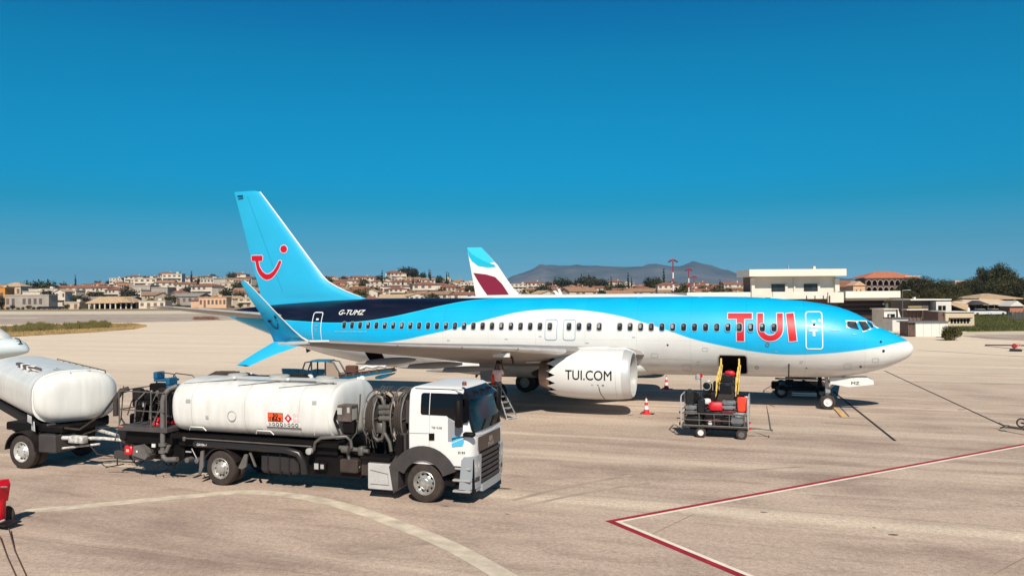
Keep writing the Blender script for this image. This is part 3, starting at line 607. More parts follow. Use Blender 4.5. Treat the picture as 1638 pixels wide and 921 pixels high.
LG = [(405.5,417.0),(408.2,430.8),(410.6,436.2),(413.7,440.6),(419,445.5),(424.5,447.6),(431,446),(435,443.2),(438.6,439.5),(445,429.7),(449.3,419.4),(449.2,417.6),(447.3,416.5),(445.2,417.4),(440.8,426.5),(435.4,434),(428.9,438.2),(423.4,438.4),(417.5,434),(413,426.5),(411,417.0)]
TB0 = [(400.5,408.8),(417.0,408.6),(418.0,409.8),(417.8,416.2),(416.5,417.3),(401.0,417.3),(399.6,416.2),(399.4,410)]
DOT = [(453+5.4*cos(2*pi*q/20), 398.3+5.9*sin(2*pi*q/20)) for q in range(20)]
key = mat('logo_edge', (.72, .62, .76), .5)
for nm, PX in (('logo', LG), ('logo_bar', TB0), ('logo_dot', DOT)):
    PP = [AY(u, v, -.2) for u, v in PX]; PP = [(p.x, p.z) for p in PP]; V, F = ribbon(PP, .09); decal('logo_edge', V, F, lambda a, b: finside(a, b, .014), key, T)
    bm0 = bmesh.new(); fc = bm0.faces.new([bm0.verts.new((a, b, 0)) for a, b in PP]); bmesh.ops.triangulate(bm0, faces=[fc]); bm0.verts.index_update(); V = [(v.co.x, v.co.y) for v in bm0.verts]; F = [tuple(v.index for v in f.verts) for f in bm0.faces]; bm0.free(); V, F = poly2(V, F, [], [6.4+.15*k for k in range(16)])
    decal(nm, V, F, lambda a, b: finside(a, b, .020 if nm != 'logo_bar' else .024), red, T)
def wlside(x, z, off=.02):
    y = interp([(3.95, 17.36), (4.35, 17.75), (4.9, 18.2), (5.9, 18.85)], z); return (x, -(y+.045+off), z)
smile(T, wlside, .15, -21.74, 4.46, navy, mat('logo_edge_dim', (.05, .5, .7), .5), 'winglet_logo')
mb = MB(); mb.box((-36.98, -.16, 11.45), (-36.6, -.14, 11.55)); part('fin_marking', mb, navy, T)
# rudder gap
V, F = ribbon([(-33.85, 5.75), (-36.35, 11.5)], .025, False); V, F = poly2(V, F, [], [5.8+.5*k for k in range(12)]); decal('rudder_gap', V, F, lambda a, b: finside(a, b, .006), mat('gap', (.0, .25, .42), .5), T)
# tailplane
for side in (-1, 1):
    rg = []
    for y, le, te, z, th in ((.4, -33.1, -36.9, 4.28, .36), (1.2, -33.45, -36.95, 4.36, .32), (4, -34.75, -37.1, 4.66, .22), (6.6, -35.95, -37.3, 4.93, .13), (7.1, -36.3, -37.35, 4.98, .08)): rg.append(foil(le, te, side*y, z, 0, th, zt=z-.02))
    mb = MB(); mb.loft(rg); part('tailplane', mb, wing_grey, T, 35)
    mb = MB(); mb.tube([(-33.4, side*1.15, 4.37), (-35.95, side*6.6, 4.95)], [.06, .035], 8); part('tailplane_leading_edge', mb, chrome, T, 60)
# belly fairing
rg = []
for x, w, zt, zb in ((-12.2, .9, 2.1, 1.42), (-13, 1.75, 2.3, 1.34), (-14.2, 2.1, 2.45, 1.22), (-17, 2.2, 2.4, 1.14), (-20.5, 2.15, 2.2, 1.16), (-22, 1.9, 2.1, 1.26), (-23.6, 1.1, 1.95, 1.40)):
    zc = (zt+zb)/2+.1; rg.append([(x, w*(abs(sin(2*pi*k/28))**.8)*(1 if sin(2*pi*k/28) > 0 else -1), zc+(zt-zc if cos(2*pi*k/28) > 0 else zc-zb)*cos(2*pi*k/28)) for k in range(28)])
mb = MB(); mb.loft(rg); part('belly_fairing', mb, mat('belly_white', (.66, .64, .61), .4, nz=(1.5, .08)), T, 50)
# engines
def engine(side):
    cy, cz = side*4.83, 1.86; E_ = []
    R = [(-12.34, .93), (-12.31, .97), (-12.34, 1.01), (-12.42, 1.055), (-12.54, 1.09), (-12.68, 1.115)]
    B = [(-12.68, 1.118), (-12.9, 1.145), (-13.3, 1.165), (-14.0, 1.17), (-14.7, 1.155), (-15.2, 1.12), (-15.65, 1.07)]
    def sq(p): return (p[0], cy+(p[1]-cy)*1.0, p[2] if p[2] > cz-.9 else cz-.9+(p[2]-cz+.9)*.9)
    mb = MB(); mb.lathe(R, (0, cy, cz), 'x', 64); mb.v = [sq(p) for p in mb.v]; part('nacelle_lip', mb, mat('lip_metal', (.66, .65, .64), .35, .35), T, 60)
    mb = MB(); n = 72; mb.lathe(B, (0, cy, cz), 'x', n); base = (len(B)-1)*n
    st = len(mb.v)
    for k in range(n):                                                     # saw-tooth trailing edge
        t_ = 2*pi*k/n; ph = (k % 4); dx = (.0, .22, .44, .22)[ph]; r = 1.07-(.0, .04, .085, .04)[ph]; mb.v.append((-15.66-dx, cy+r*cos(t_), cz+r*sin(t_)))
    for k in range(n): j = (k+1) % n; mb.f.append((base+k, base+j, st+j, st+k))
    mb.v = [sq(p) for p in mb.v]; part('nacelle', mb, mat('nacelle_white', (.76, .75, .73), .32, nz=(1, .05), coat=.3), T, 50)
    mb = MB(); mb.lathe([(-12.34, .93), (-12.45, .88), (-12.7, .88), (-13.1, .9)], (0, cy, cz), 'x', 48); part('inlet_duct', mb, lgrey, T, 60)
    mb = MB(); mb.lathe([(-13.1, .9), (-13.1, .3), (-12.85, .16), (-12.72, .0)], (0, cy, cz), 'x', 48)
    for k in range(18):
        a = 2*pi*k/18; p = [(cy+r*cos(a+q), cz+r*sin(a+q)) for r, q in ((.28, -.06), (.88, -.02), (.88, .14), (.28, .1))]; mb.add([(-13.08, *p[0]), (-13.06, *p[1]), (-13.0, *p[2]), (-13.03, *p[3])], [(0, 1, 2, 3)])
    part('fan', mb, dark, T, 40)
    mb = MB(); mb.lathe([(-15.1, .98), (-15.6, .975), (-15.98, .955), (-16.0, .84), (-15.9, .78)], (0, cy, cz), 'x', 48); part('fan_duct', mb, hold, T, 60)
    mb = MB(); mb.lathe([(-14.9, .80), (-15.7, .78), (-16.2, .70), (-16.55, .62), (-16.55, .56), (-15.9, .54)], (0, cy, cz-.05), 'x', 40); part('core_cowl', mb, mat('hot_metal', (.34, .25, .2), .35, .7, nz=(3, .2)), T, 50)
    mb = MB(); mb.lathe([(-15.9, .4), (-16.5, .3), (-17.0, .1), (-17.1, 0)], (0, cy, cz-.05), 'x', 24); part('exhaust_plug', mb, dark, T, 50)
    mb = MB(); rg = []
    for x, zt, zb, w in ((-12.95, 3.02, 2.9, .05), (-13.6, 3.10, 2.7, .2), (-14.5, 3.08, 2.6, .26), (-15.4, 3.00, 2.5, .26), (-16.3, 2.92, 2.32, .24), (-17.3, 2.7, 2.3, .2)): rg.append([(x, cy-w, zb), (x, cy-w, zt-.08), (x, cy-w*.5, zt), (x, cy+w*.5, zt), (x, cy+w, zt-.08), (x, cy+w, zb)])
    mb.loft(rg); part('pylon', mb, white, T, 50)
    mb = MB(); mb.prism([(-13.3, 2.55), (-14.3, 2.60), (-14.3, 2.95)], cy-side*.95, cy-side*1.0); part('nacelle_strake', mb, white, T)
    return cy, cz
engine(-1); engine(1)
def nac(x, z, off=.01): r = interp([(-15.65, 1.07), (-15.2, 1.12), (-14.7, 1.155), (-14, 1.17), (-13.3, 1.165), (-12.9, 1.145)], x)+off; return (x, -4.83-sqrt(max(.01, r*r-(z-1.86)**2)), z)
letters('lettering', 'TUI.COM', .42, 2.08, .012, 0, lambda a, b: nac(-15.16+a, 1.69+b, .008), black, T, 20, 6)
for P, m in ((rrect(-13.72, 1.45, -13.66, 1.50, .02, 2), black), (rrect(-13.52, 1.44, -13.42, 1.5, .01, 2), mgrey), (rrect(-14.0, 1.46, -13.9, 1.5, .01, 2), lgrey)): decal('nacelle_marking', P, [tuple(range(len(P)))], lambda a, b: nac(a, b, .008), m, T)
V, F = ribbon([(-13.66, 1.42), (-13.63, 1.1), (-13.52, .8)], .03, False); V, F = poly2(V, F, [], [.85+.08*i for i in range(7)]); decal('cowl_seam', V, F, lambda a, b: nac(a, b, .006), dark, T)
V, F = ribbon([(-12.92, .95), (-12.92, 2.8)], .012, False); V, F = poly2(V, F, [], [.95+.1*i for i in range(19)]); decal('cowl_seam', V, F, lambda a, b: nac(a, b, .004), lgrey, T)
# landing gear
def wheel(parent, x, y, r, w, hub=white, side=-1, rt_=.5, name='wheel'):
    mb = MB(); mb.lathe([(-w/2, r*rt_), (-w/2*1.0, r*.8), (-w/2*.8, r*.96), (0-w*.2, r), (w*.2, r), (w/2*.8, r*.96), (w/2, r*.8), (w/2, r*rt_)], (x, y, r), 'y', 36); o = part(name, mb, rubber, parent, 40)
    mb = MB(); mb.lathe([(w*.49*side, r*(rt_+.02)), (w*.46*side, r*(rt_-.06)), (w*.30*side, r*(rt_-.12)), (w*.30*side, r*.2), (w*.44*side, r*.17), (w*.44*side, 0)], (x, y, r), 'y', 28); part('rim', mb, hub, o, 40)
    mb = MB(); mb.lathe([(-w*.49*side, r*rt_), (-w*.3*side, r*.3), (-w*.3*side, 0)], (x, y, r), 'y', 20); part('rim_back', mb, dark, o, 40)
    return o
ng = -4.05
for s_ in (-1, 1): wheel(T, ng, s_*.2, .345, .2, white, -1, .55, 'nose_wheel')
mb = MB(); mb.cyl((ng, 0, .34), (ng-.05, 0, 1.7), .085, 14); mb.cyl((ng, -.2, .34), (ng, .2, .34), .06, 12); mb.tube([(ng, 0, .9), (ng+.9, 0, 1.7)], .045, 8); mb.box((ng-.1, -.16, .75), (ng+.12, .16, .95), .02); part('nose_gear_strut', mb, alu, T, 40)
for s_ in (-1, 1):
    mb = MB(); yy = s_*.42; mb.prism([(-2.35, 1.55), (-2.12, 1.42), (-2.10, 1.24), (-3.15, 1.10), (-3.95, 1.22), (-3.95, 1.5)], yy-.02, yy+.02); dr = part('nose_gear_door', mb, white, T)
    if s_ < 0:
        letters('lettering', 'MZ', .13, .34, .03, 0, lambda a, b: (-3.05+a, yy-.026, 1.22+b), black, dr, 0, 2)
for s_ in (-1, 1):
    for dy in (-.43, .43): wheel(T, -19.7, s_*2.86+dy, .56, .36, lgrey, -1, .5, 'main_wheel')
    mb = MB(); mb.cyl((-19.7, s_*2.86, .56), (-19.5, s_*3.0, 2.6), .13, 14); mb.tube([(-19.7, s_*2.86, 1.3), (-19.4, s_*1.6, 1.8)], .07, 8); mb.cyl((-19.7, s_*2.86-.5, .56), (-19.7, s_*2.86+.5, .56), .09, 10); part('main_gear_strut', mb, alu, T, 40)
    mb = MB(); mb.prism([(-19.1, 2.5), (-20.3, 2.4), (-20.2, 1.2), (-19.3, 1.15)], s_*3.25-.02, s_*3.25+.02); part('main_gear_door', mb, wing_grey, T)
# refuelling panel hanging open under the wing leading edge
mb = MB(); c = AY(803, 567.5, -8.9); mb.box((c.x-.36, -9.0, c.z-.08), (c.x+.36, -8.9, c.z+.08)); part('fuelling_panel', mb, white, T)
mb = MB(); mb.tube([(c.x+.02, -8.1, c.z), (c.x+.05, -7.7, c.z-.25), (c.x+.02, -7.5, 2.5)], .05, 8); part('fuelling_coupling', mb, dark, T, 60)
# ---------------------------------------------------------------- fuel truck
K = thing('fuel_truck', 'white aircraft refuelling truck with a flat-fronted cab, hose reels and a white tank', 'fuel truck', (-19, -19.8, 0))
NY, FY_, MY = -21.05, -18.55, -19.8
def torus(mb, c, R, r, axis='x', n=28, m=6, a0=0, a1=2*pi):
    P = []
    N = n if abs(a1-a0-2*pi) < 1e-6 else n+1
    for k in range(N):
        t = a0+(a1-a0)*k/n; a, b = R*cos(t), R*sin(t); P.append({'x': (c[0], c[1]+a, c[2]+b), 'y': (c[0]+a, c[1], c[2]+b), 'z': (c[0]+a, c[1]+b, c[2])}[axis])
    mb.tube(P, r, m, closed=(N == n)); return mb
def superring(x, hy, z0, z1, ex=2.8, n=40, cy=MY):
    R = []; zc, hz = (z0+z1)/2, (z1-z0)/2; e0 = ex
    for k in range(n):
        t = 2*pi*k/n; s_, c_ = sin(t), cos(t); ex = min(e0, 2.85) if c_ > 0 else e0; R.append((x, cy+hy*abs(s_)**(2/ex)*(1 if s_ > 0 else -1), zc+hz*abs(c_)**(2/ex)*(1 if c_ > 0 else -1)))
    return R
def tank(par, x0, x1, z0, z1, cy=MY, hy=1.25, m=twhite, bulge=.45):
    rg = [superring(x0, hy*.80, z0+.14, z1-.14, 2.6, 44, cy), superring(x0+.05, hy*.90, z0+.06, z1-.06, 2.7, 44, cy), superring(x0+.16, hy*.97, z0+.02, z1-.02, 3.4, 44, cy), superring(x0+.32, hy, z0, z1, 3.4, 44, cy)]
    rg += [superring(x0+(x1-x0)*k/6, hy, z0, z1, 3.4, 44, cy) for k in range(1, 6)]
    rg += [superring(x1-.06, hy, z0, z1, 3.4, 44, cy)]
    mb = MB(); mb.loft(rg); t = part('tank', mb, m, par, 40)
    rg = [superring(x1-.06, hy, z0, z1, 3.4, 44, cy), superring(x1-.02, hy*1.008, z0-.01, z1+.01, 3.4, 44, cy), superring(x1, hy*.985, z0+.015, z1-.015, 2.75, 44, cy)]
    for k in range(1, 10): q = k/9; rg.append(superring(x1+bulge*sin(q*pi/2)*.62, hy*max(.02, cos(q*pi/2)**.5), (z0+z1)/2-(z1-z0)/2*max(.02, cos(q*pi/2)**.5), (z0+z1)/2+(z1-z0)/2*max(.02, cos(q*pi/2)**.5), 2.6, 44, cy))
    mb = MB(); mb.loft(rg); part('tank_end', mb, m, par, 50); return t
tk = tank(K, -23.25, -17.80, 1.40, 3.0, bulge=.25)
mb = MB()
for x in (-22.2, -19.9): mb.tube([(x-.28, NY+.03, 1.56), (x-.22, NY-.015, 1.66), (x+.22, NY-.015, 1.66), (x+.3, NY+.03, 1.56)], .018, 6)
mb.tube([(-22.95, NY+.09, 2.72), (-22.95, NY-.0, 2.3), (-22.95, NY+.0, 1.75)], .006, 4); mb.tube([(-18.3, NY+.1, 2.72), (-18.3, NY, 2.2), (-18.3, NY+.06, 1.6)], .006, 4)
part('tank_moulding', mb, twhite, tk, 60)
for x in (-22.4, -20.55, -18.75):
    mb = MB(); mb.loft([superring(x-.012, 1.253, 1.397, 3.003, 3.4, 44), superring(x+.012, 1.253, 1.397, 3.003, 3.4, 44)], False); part('weld_seam', mb, mat('weld_line', (.56, .54, .50), .5), tk, 50)
mb = MB(); c = AY(371, 665, NY); mb.lathe([(NY+.05, .15), (NY-.012, .15), (NY-.02, .135), (NY-.005, .125), (NY+.02, .12), (NY+.03, 0)], (c.x, 0, c.z), 'y', 24); part('inspection_cover', mb, lgrey, K, 40)
# hazard placard with the number plate, diamond and pictograms
def nside(x, z, off=.012):
    zc, hz = 2.2, .8; ex = 2.85 if z > zc else 3.4; q = min(.999, abs((z-zc)/hz)); return (x, MY-1.25*(1-q**ex)**(1/ex)-off, z)
def plate(name, x0, x1, z0, z1, m, off=.012, r=.004, par=None): P = rrect(x0, z0, x1, z1, r, 2); V, F = poly2(P, [tuple(range(len(P)))], [], [z0+(z1-z0)*k/4 for k in (1, 2, 3)]); return decal(name, V, F, lambda a, b: nside(a, b, off), m, par or K)
pl = plate('hazard_placard', -19.83, -18.70, 1.73, 2.20, white)
plate('orange_number_plate', -19.77, -19.27, 1.93, 2.18, black, .014, par=pl); plate('orange_number_plate', -19.755, -19.285, 1.945, 2.165, orange, .017, par=pl)
for s, x0, z0, w in (('30', -19.60, 2.065, .17), ('1863', -19.70, 1.955, .36)): letters('lettering', s, .085, w, .06, 0, lambda a, b: nside(x0+a, z0+b, .021), black, pl, 0, 2)
plate('plate_divider', -19.75, -19.29, 2.046, 2.056, black, .020, par=pl)
D = [(-19.10, 1.915), (-18.975, 2.04), (-19.10, 2.165), (-19.225, 2.04)]; decal('flammable_diamond', D, [(0, 1, 2, 3)], lambda a, b: nside(a, b, .017), red, pl)
D = [(-19.13, 2.0), (-19.07, 2.0), (-19.06, 2.05), (-19.10, 2.11), (-19.14, 2.05)]; decal('flame_symbol', D, [tuple(range(5))], lambda a, b: nside(a, b, .021), white, pl)
pk = mat('pictogram_pink', rgb(225, 185, 185), .6)
for i, (x, z) in enumerate(((-18.90, 2.13), (-18.78, 2.13), (-18.90, 1.99), (-18.78, 1.99))): V, F = ribbon([(x+.042*cos(2*pi*k/14), z+.045*sin(2*pi*k/14)) for k in range(14)], .022); decal('prohibition_symbol', V, F, lambda a, b: nside(a, b, .017), pk, pl); V, F = ribbon([(x-.03, z+.03), (x+.03, z-.03)], .014, False); decal('prohibition_symbol', V, F, lambda a, b: nside(a, b, .019), pk, pl)
for i in range(8):
    x = -19.74+.125*i; P = [(x+.04*cos(2*pi*k/(3+i % 4*2))+.03, 1.855+.048*sin(2*pi*k/(3+i % 4*2))) for k in range(3+i % 4*2)]
    V, F = ribbon(P, .02); decal('pictogram', V, F, lambda a, b: nside(a, b, .017), black, pl)
plate('placard_strip', -19.83, -18.70, 1.74, 1.785, mgrey, .017, par=pl)
for x0_, z0_, w_, h_ in ((-22.6, 2.35, .16, .1), (-18.35, 2.45, .14, .1), (-20.2, 1.62, .2, .06), (-21.9, 1.9, .1, .1)): plate('small_notice', x0_, x0_+w_, z0_, z0_+h_, lgrey, .013)
# tank-top guard, manway covers, folded handrails and stowed hose
mb = MB()
for y in (NY+.28, FY_-.28):
    pass
mb.tube([(-22.95, NY+.33, 2.86), (-21.3, NY+.62, 3.0), (-19.3, NY+.60, 3.0), (-17.9, NY+.55, 2.98)], .014, 6)
mb.tube([(-21.0, NY+.30, 2.86), (-19.6, NY+.64, 3.01), (-18.6, NY+.62, 3.01)], .014, 6); mb.tube([(-19.6, NY+.28, 2.84), (-18.0, NY+.58, 3.0)], .014, 6)
part('folded_handrail', mb, mgrey, K, 60)
mb = MB()
for x in (-21.4, -19.55): mb.box((x-.05, NY+.62, 3.0), (x+.05, NY+.72, 3.08), .01)
for x, h in ((-22.85, .2), (-21.9, .3), (-20.65, .28), (-19.35, .25), (-18.1, .25)): mb.box((x-.03, FY_-.42, 2.8), (x+.03, FY_-.38, 2.82+h*.75), .005)
for x in (-19.75, -17.95): mb.lathe([(-.03, .1), (.03, .1)], (x, FY_-.42, 2.95), 'y', 16, True)
part('top_bracket', mb, white, K, 40)
mb = MB(); mb.prism([(-22.9, 2.8), (-22.6, 2.98), (-22.15, 3.04), (-21.7, 2.97), (-20.9, 2.98), (-20.7, 2.9), (-20.7, 2.8)], FY_-.5, FY_-.3); mb.prism([(-20.75, 2.85), (-20.6, 2.96), (-20.4, 3.06), (-19.85, 3.06), (-19.65, 2.88)], FY_-.6, FY_-.35); part('top_equipment_box', mb, dark, K)
mb = MB()
for k in range(3): mb.tube([(-23.35+.05*k, FY_-1.0+.1*k, 2.5), (-23.15+.1*k, FY_-.9, 2.90), (-22.9+.1*k, FY_-.8+.05*k, 3.04), (-22.4+.14*k, FY_-.75, 3.05), (-22.1, FY_-.7, 2.85)], .075, 8)
part('stowed_hose', mb, rubber, K, 60)
for k, (x, y) in enumerate(((-21.9, MY+.2), (-20.4, MY+.2), (-18.8, MY+.2))): mb = MB(); mb.lathe([(2.98, .3), (3.05, .3), (3.08, .26), (3.09, 0)], (x, y, 0), 'z', 20); part('manway_cover', mb, lgrey, K, 40)
# chassis, underslung pipework
mb = MB()
for y in (MY-.42, MY+.42): mb.box((-24.6, y-.04, .72), (-14.1, y+.04, 1.0), .01)
for x in (-24.2, -22.6, -20.2, -18.4, -16.8, -15.4): mb.box((x-.05, MY-.4, .78), (x+.05, MY+.4, .94))
mb.box((-23.1, MY-1.0, 1.02), (-17.7, MY+1.0, 1.40), .03); mb.box((-23.2, NY+.1, 1.27), (-17.6, NY+.5, 1.395), .01); mb.cyl((-21.42, MY-1.0, .5), (-21.42, MY+1.0, .5), .12, 12); mb.cyl((-14.98, MY-1.0, .5), (-14.98, MY+1.0, .5), .09, 12)
mb.box((-18.9, MY-.9, .42), (-17.0, MY+1.1, 1.05), .05); mb.box((-16.9, MY-.3, .5), (-13.9, MY+.9, 1.2), .1)
part('chassis', mb, black, K)
mb = MB(); mb.tube([(-22.35, NY+.12, 1.14), (-22.25, NY+.1, 1.16), (-19.25, NY+.1, 1.14), (-18.85, NY+.12, 1.05), (-18.72, NY+.15, .8), (-18.7, NY+.2, .5)], .105, 12); bp_ = part('black_pipe', mb, mat('pipe_black', (.02, .018, .018), .35), K, 50)
letters('lettering', 'GAVIA-1', .07, .34, .04, .2, lambda a, b: (-22.2+a, NY-.012, 1.12+b), white, bp_, 0, 2)
mb = MB(); mb.tube([(-22.75, NY+.06, 1.30), (-18.4, NY+.06, 1.285)], .022, 8); mb.box((-22.75, NY+.02, 1.22), (-22.66, NY+.09, 1.34), .01); part('side_rod', mb, steel, K, 60)
for x, r in ((-22.63, .075), (-22.28, .075)): mb = MB(); mb.lathe([(NY+.3, r), (NY+.06, r), (NY+.05, r*.7), (NY+.05, 0)], (x, 0, .66), 'y', 16); part('reflector_lamp', mb, mgrey, K, 40)
mb = MB(); mb.tube([(-22.48, NY+.1, 1.0), (-22.3, NY+.1, .72)], .015, 6); mb.box((-22.7, NY+.1, .88), (-22.5, NY+.12, .92)); part('control_lever', mb, lgrey, K)
mb = MB(); mb.box((-20.2, NY+.18, .42), (-18.95, NY+.7, 1.0), .09); sb = part('underslung_tank', mb, mat('tank_grey', (.028, .024, .024), .5, nz=(3, .2)), K)
for x in (-19.9, -19.5, -19.2): mb = MB(); mb.box((x-.03, NY+.165, .41), (x+.03, NY+.72, 1.01), .02); part('strap', mb, dark, sb)
mb = MB(); mb.box((-18.42, NY+.2, .62), (-18.05, NY+.3, .82), .01); part('junction_box', mb, black, K); mb = MB(); mb.box((-18.40, NY+.185, .64), (-18.27, NY+.2, .80)); mb.box((-18.2, NY+.185, .66), (-18.1, NY+.2, .78)); part('junction_cover', mb, lgrey, K)
# road wheels and guards
def truck_wheel(par, x, y, side, r=.52, rimm=alu, w=.3):
    mb = MB(); mb.lathe([(y-w/2, r*.58), (y-w/2, r*.75), (y-w/2*.9, r*.93), (y-w/2*.6, r), (y+w/2*.6, r), (y+w/2*.9, r*.93), (y+w/2, r*.75), (y+w/2, r*.58)], (x, 0, r), 'y', 44); t = part('wheel', mb, rubber, par, 40)
    o = y+side*w/2; I = -side
    mb = MB(); mb.lathe([(o, r*.60), (o+side*.01, r*.57), (o+I*.015, r*.54), (o+I*.05, r*.51), (o+I*.09, r*.42), (o+I*.06, r*.34), (o+side*.0, r*.27), (o+side*.02, r*.22), (o+side*.03, r*.12), (o+side*.03, 0)], (x, 0, r), 'y', 36); rm = part('rim', mb, rimm, t, 40)
    for k in range(10):
        a = 2*pi*k/10; cx, cz = x+r*.445*cos(a), r+r*.445*sin(a); mb = MB(); mb.lathe([(o+I*.068, .034), (o+I*.0685, 0)], (cx, 0, cz), 'y', 10); part('rim_hole', mb, black, rm)
    mb = MB()
    for k in range(10): a = 2*pi*(k+.5)/10; mb.cyl((x+r*.3*cos(a), o, r+r*.3*sin(a)), (x+r*.3*cos(a), o+side*.03, r+r*.3*sin(a)), .014, 6)
    part('wheel_nuts', mb, lgrey, rm); return t
rimb = mat('rim_grey', (.48, .45, .42), .4, .5, nz=(6, .3))
truck_wheel(K, -14.98, NY+.17, -1, .52, mat('rim_bright', (.62, .6, .56), .3, .7, nz=(7, .35))); truck_wheel(K, -14.98, FY_-.17, 1, .52, rimb)
for y, s_ in ((NY+.17, -1), (NY+.5, -1), (FY_-.17, 1), (FY_-.5, 1)): truck_wheel(K, -21.42, y, s_, .50, rimb, .28)
def arc_guard(par, x, zc, r0, r1, a0, a1, y0, y1, m, name='mudguard', n=14):
    P = [(x+r1*cos(radians(a0+(a1-a0)*k/n)), zc+r1*sin(radians(a0+(a1-a0)*k/n))) for k in range(n+1)]+[(x+r0*cos(radians(a1+(a0-a1)*k/n)), zc+r0*sin(radians(a1+(a0-a1)*k/n))) for k in range(n+1)]
    V = []; n2 = len(P); mb = MB(); F = []
    for k in range(n): F.append((k, k+1, n2-2-k, n2-1-k))
    vs = [(p[0], y0, p[1]) for p in P]+[(p[0], y1, p[1]) for p in P]; f2 = [tuple(i for i in f) for f in F]+[tuple(i+n2 for i in reversed(f)) for f in F]
    f2 += [(i, (i+1) % n2, (i+1) % n2+n2, i+n2) for i in range(n2)]; mb.add(vs, f2); return part(name, mb, m, par, 30)
arc_guard(K, -21.42, .5, .56, .60, 20, 160, NY+.02, NY+.62, dark); 
mb = MB(); mb.prism([(-22.12, .95), (-22.02, .98), (-22.03, .5), (-22.15, .25), (-22.2, .28)], NY+.05, NY+.1); mb.prism([(-20.82, .55), (-20.6, .95), (-20.5, .95), (-20.55, .6), (-20.7, .52)], NY+.05, NY+.1); mb.prism([(-20.45, 1.0), (-20.4, 1.0), (-20.22, .62), (-20.27, .62)], NY+.05, NY+.1); part('mudguard_flap', mb, mgrey, K)
# cab shell lofted in height
CABZ = [(1.02, -15.42, -13.67, 1.22), (1.3, -15.42, -13.64, 1.245), (1.78, -15.42, -13.65, 1.25), (2.1, -15.42, -13.73, 1.245), (2.5, -15.42, -13.85, 1.22), (2.82, -15.42, -13.95, 1.18), (2.95, -15.40, -14.02, 1.14), (3.01, -15.34, -14.10, 1.07), (3.04, -15.2, -14.3, .9)]
def cabring(z, x0, x1, hw, n=6):
    P = []
    for cx, cy, a, r in ((x1, MY+hw, 0, .26), (x0, MY+hw, 90, .06), (x0, MY-hw, 180, .06), (x1, MY-hw, 270, .26)):
        sx_ = -r if a in (0, 270) else r; sy = -r if a in (0, 90) else r
        for k in range(n+1): t = radians(a+90*k/n); P.append((cx+sx_+r*cos(t), cy+sy+r*sin(t), z))
    # bow the front a little
    return [(p[0]+(.05*(1-((p[1]-MY)/hw)**2) if p[0] > x1-.3 else 0), p[1], p[2]) for p in P]
mb = MB(); mb.loft([cabring(*r) for r in CABZ]); cabin = part('cab', mb, mat('cab_white', (.78, .77, .75), .4, nz=(1, .05), coat=.1), K, 35)
def hwz(z): return interp([(r[0], r[3]) for r in CABZ], z)
def cabside(x, z, off=.012): return (x, MY-hwz(z)-off, z)
def cabfront(y, z, off=.015):
    x1 = interp([(r[0], r[2]) for r in CABZ], z); hw = hwz(z); q = abs(y-MY)/hw; dx = 0
    if abs(y-MY) > hw-.26: d = abs(y-MY)-(hw-.26); dx = .26-sqrt(max(0, .26**2-d*d))
    return (x1-dx+.05*(1-q*q)+off, y, z)
def pside(name, pts, m, off=.012, par=None):
    P = [AY(u, v, NY) for u, v in pts]; P = [(p.x, p.z) for p in P]; V, F = poly2(P, [tuple(range(len(P)))], [], [2.3, 2.5, 2.7, 2.8]); return decal(name, V, F, lambda a, b: cabside(a, b, off), m, par or cabin)
cg = mat('cab_glass', (.006, .006, .008), .08, spec=.35)
pside('side_window', [(674.5,662.8),(672.5,660),(672.3,632),(673.5,629.3),(676,628.3),(745,630.5),(749,634),(750.5,665),(748,675),(738.8,678.5),(727,673),(716.2,667),(714.5,664.8)], cg)
pside('quarter_pillar', [(686.2,663),(687.2,663),(687.4,628.6),(686.4,628.6)], white, .02)
pside('deflector_reflection', [(716.3,668),(727,674.5),(738,680),(738,692),(733,697.5),(721,705.5),(717,705.5)], mat('reflection_grey', (.30, .31, .33), .3), .014)  # grey-blue reflection painted in as flat colour on this side panel
pside('door_seam', [(686.4,664),(687.0,664),(687.0,716),(686.4,716)], lgrey, .013); pside('roof_gutter', [(661,621),(737,623.6),(737,624.6),(661,622)], dark, .02)
pside('body_crease', [(655,691.6),(686,692.2),(686,692.9),(655,692.3)], lgrey, .013)
pside('door_handle', [(686.5,692.5),(695.5,692.5),(695.5,703.5),(686.5,703.5)], black, .025)
st_ = pside('door_sticker', [(722.5,703),(724,698),(742.5,697),(742.5,706),(740,713),(723,714.5)], mat('sticker_blue', rgb(75, 185, 225), .5), .014)
pside('sticker_band', [(723,700),(732,698),(742.5,696.6),(742.5,699),(731,701),(723,704.5)], mat('sticker_dark', rgb(30, 80, 110), .5), .018, st_); pside('sticker_band', [(723,707.5),(742.5,699.4),(742.5,700.6),(723,709)], white, .02, st_)
c = AY(690.5, 684.6, NY); letters('lettering', 'TGS 18.360', .05, .30, .012, 0, lambda a, b: cabside(c.x+a, c.z+b, .014), mgrey, cabin, 0, 2)
c = AY(733, 725, NY); letters('lettering', '0197', .055, .2, .03, 0, lambda a, b: cabside(c.x+a, max(1.03, c.z+b), .014), black, cabin, 0, 2)
def pfront(name, y0, y1, z0, z1, m, off=.015, r=.03, par=None, ny=8):
    P = rrect(y0, z0, y1, z1, r, 3); V, F = poly2(P, [tuple(range(len(P)))], [y0+(y1-y0)*k/ny for k in range(1, ny)], [z0+(z1-z0)*k/4 for k in (1, 2, 3)]); return decal(name, V, F, lambda a, b: cabfront(a, b, off), m, par or cabin)
pfront('windscreen', MY-1.1, MY+1.1, 1.86, 2.84, mat('windscreen_glass', (.015, .016, .018), .12, nz=(3, .7), spec=.15), .012, .1, ny=16)
for y in (MY-.55, MY+.1, MY+.7): mb = MB(); a = Vector(cabfront(y, 1.88, .03)); b = Vector(cabfront(y+.42, 2.1, .03)); mb.tube([a, b], .012, 5); part('wiper', mb, black, cabin)
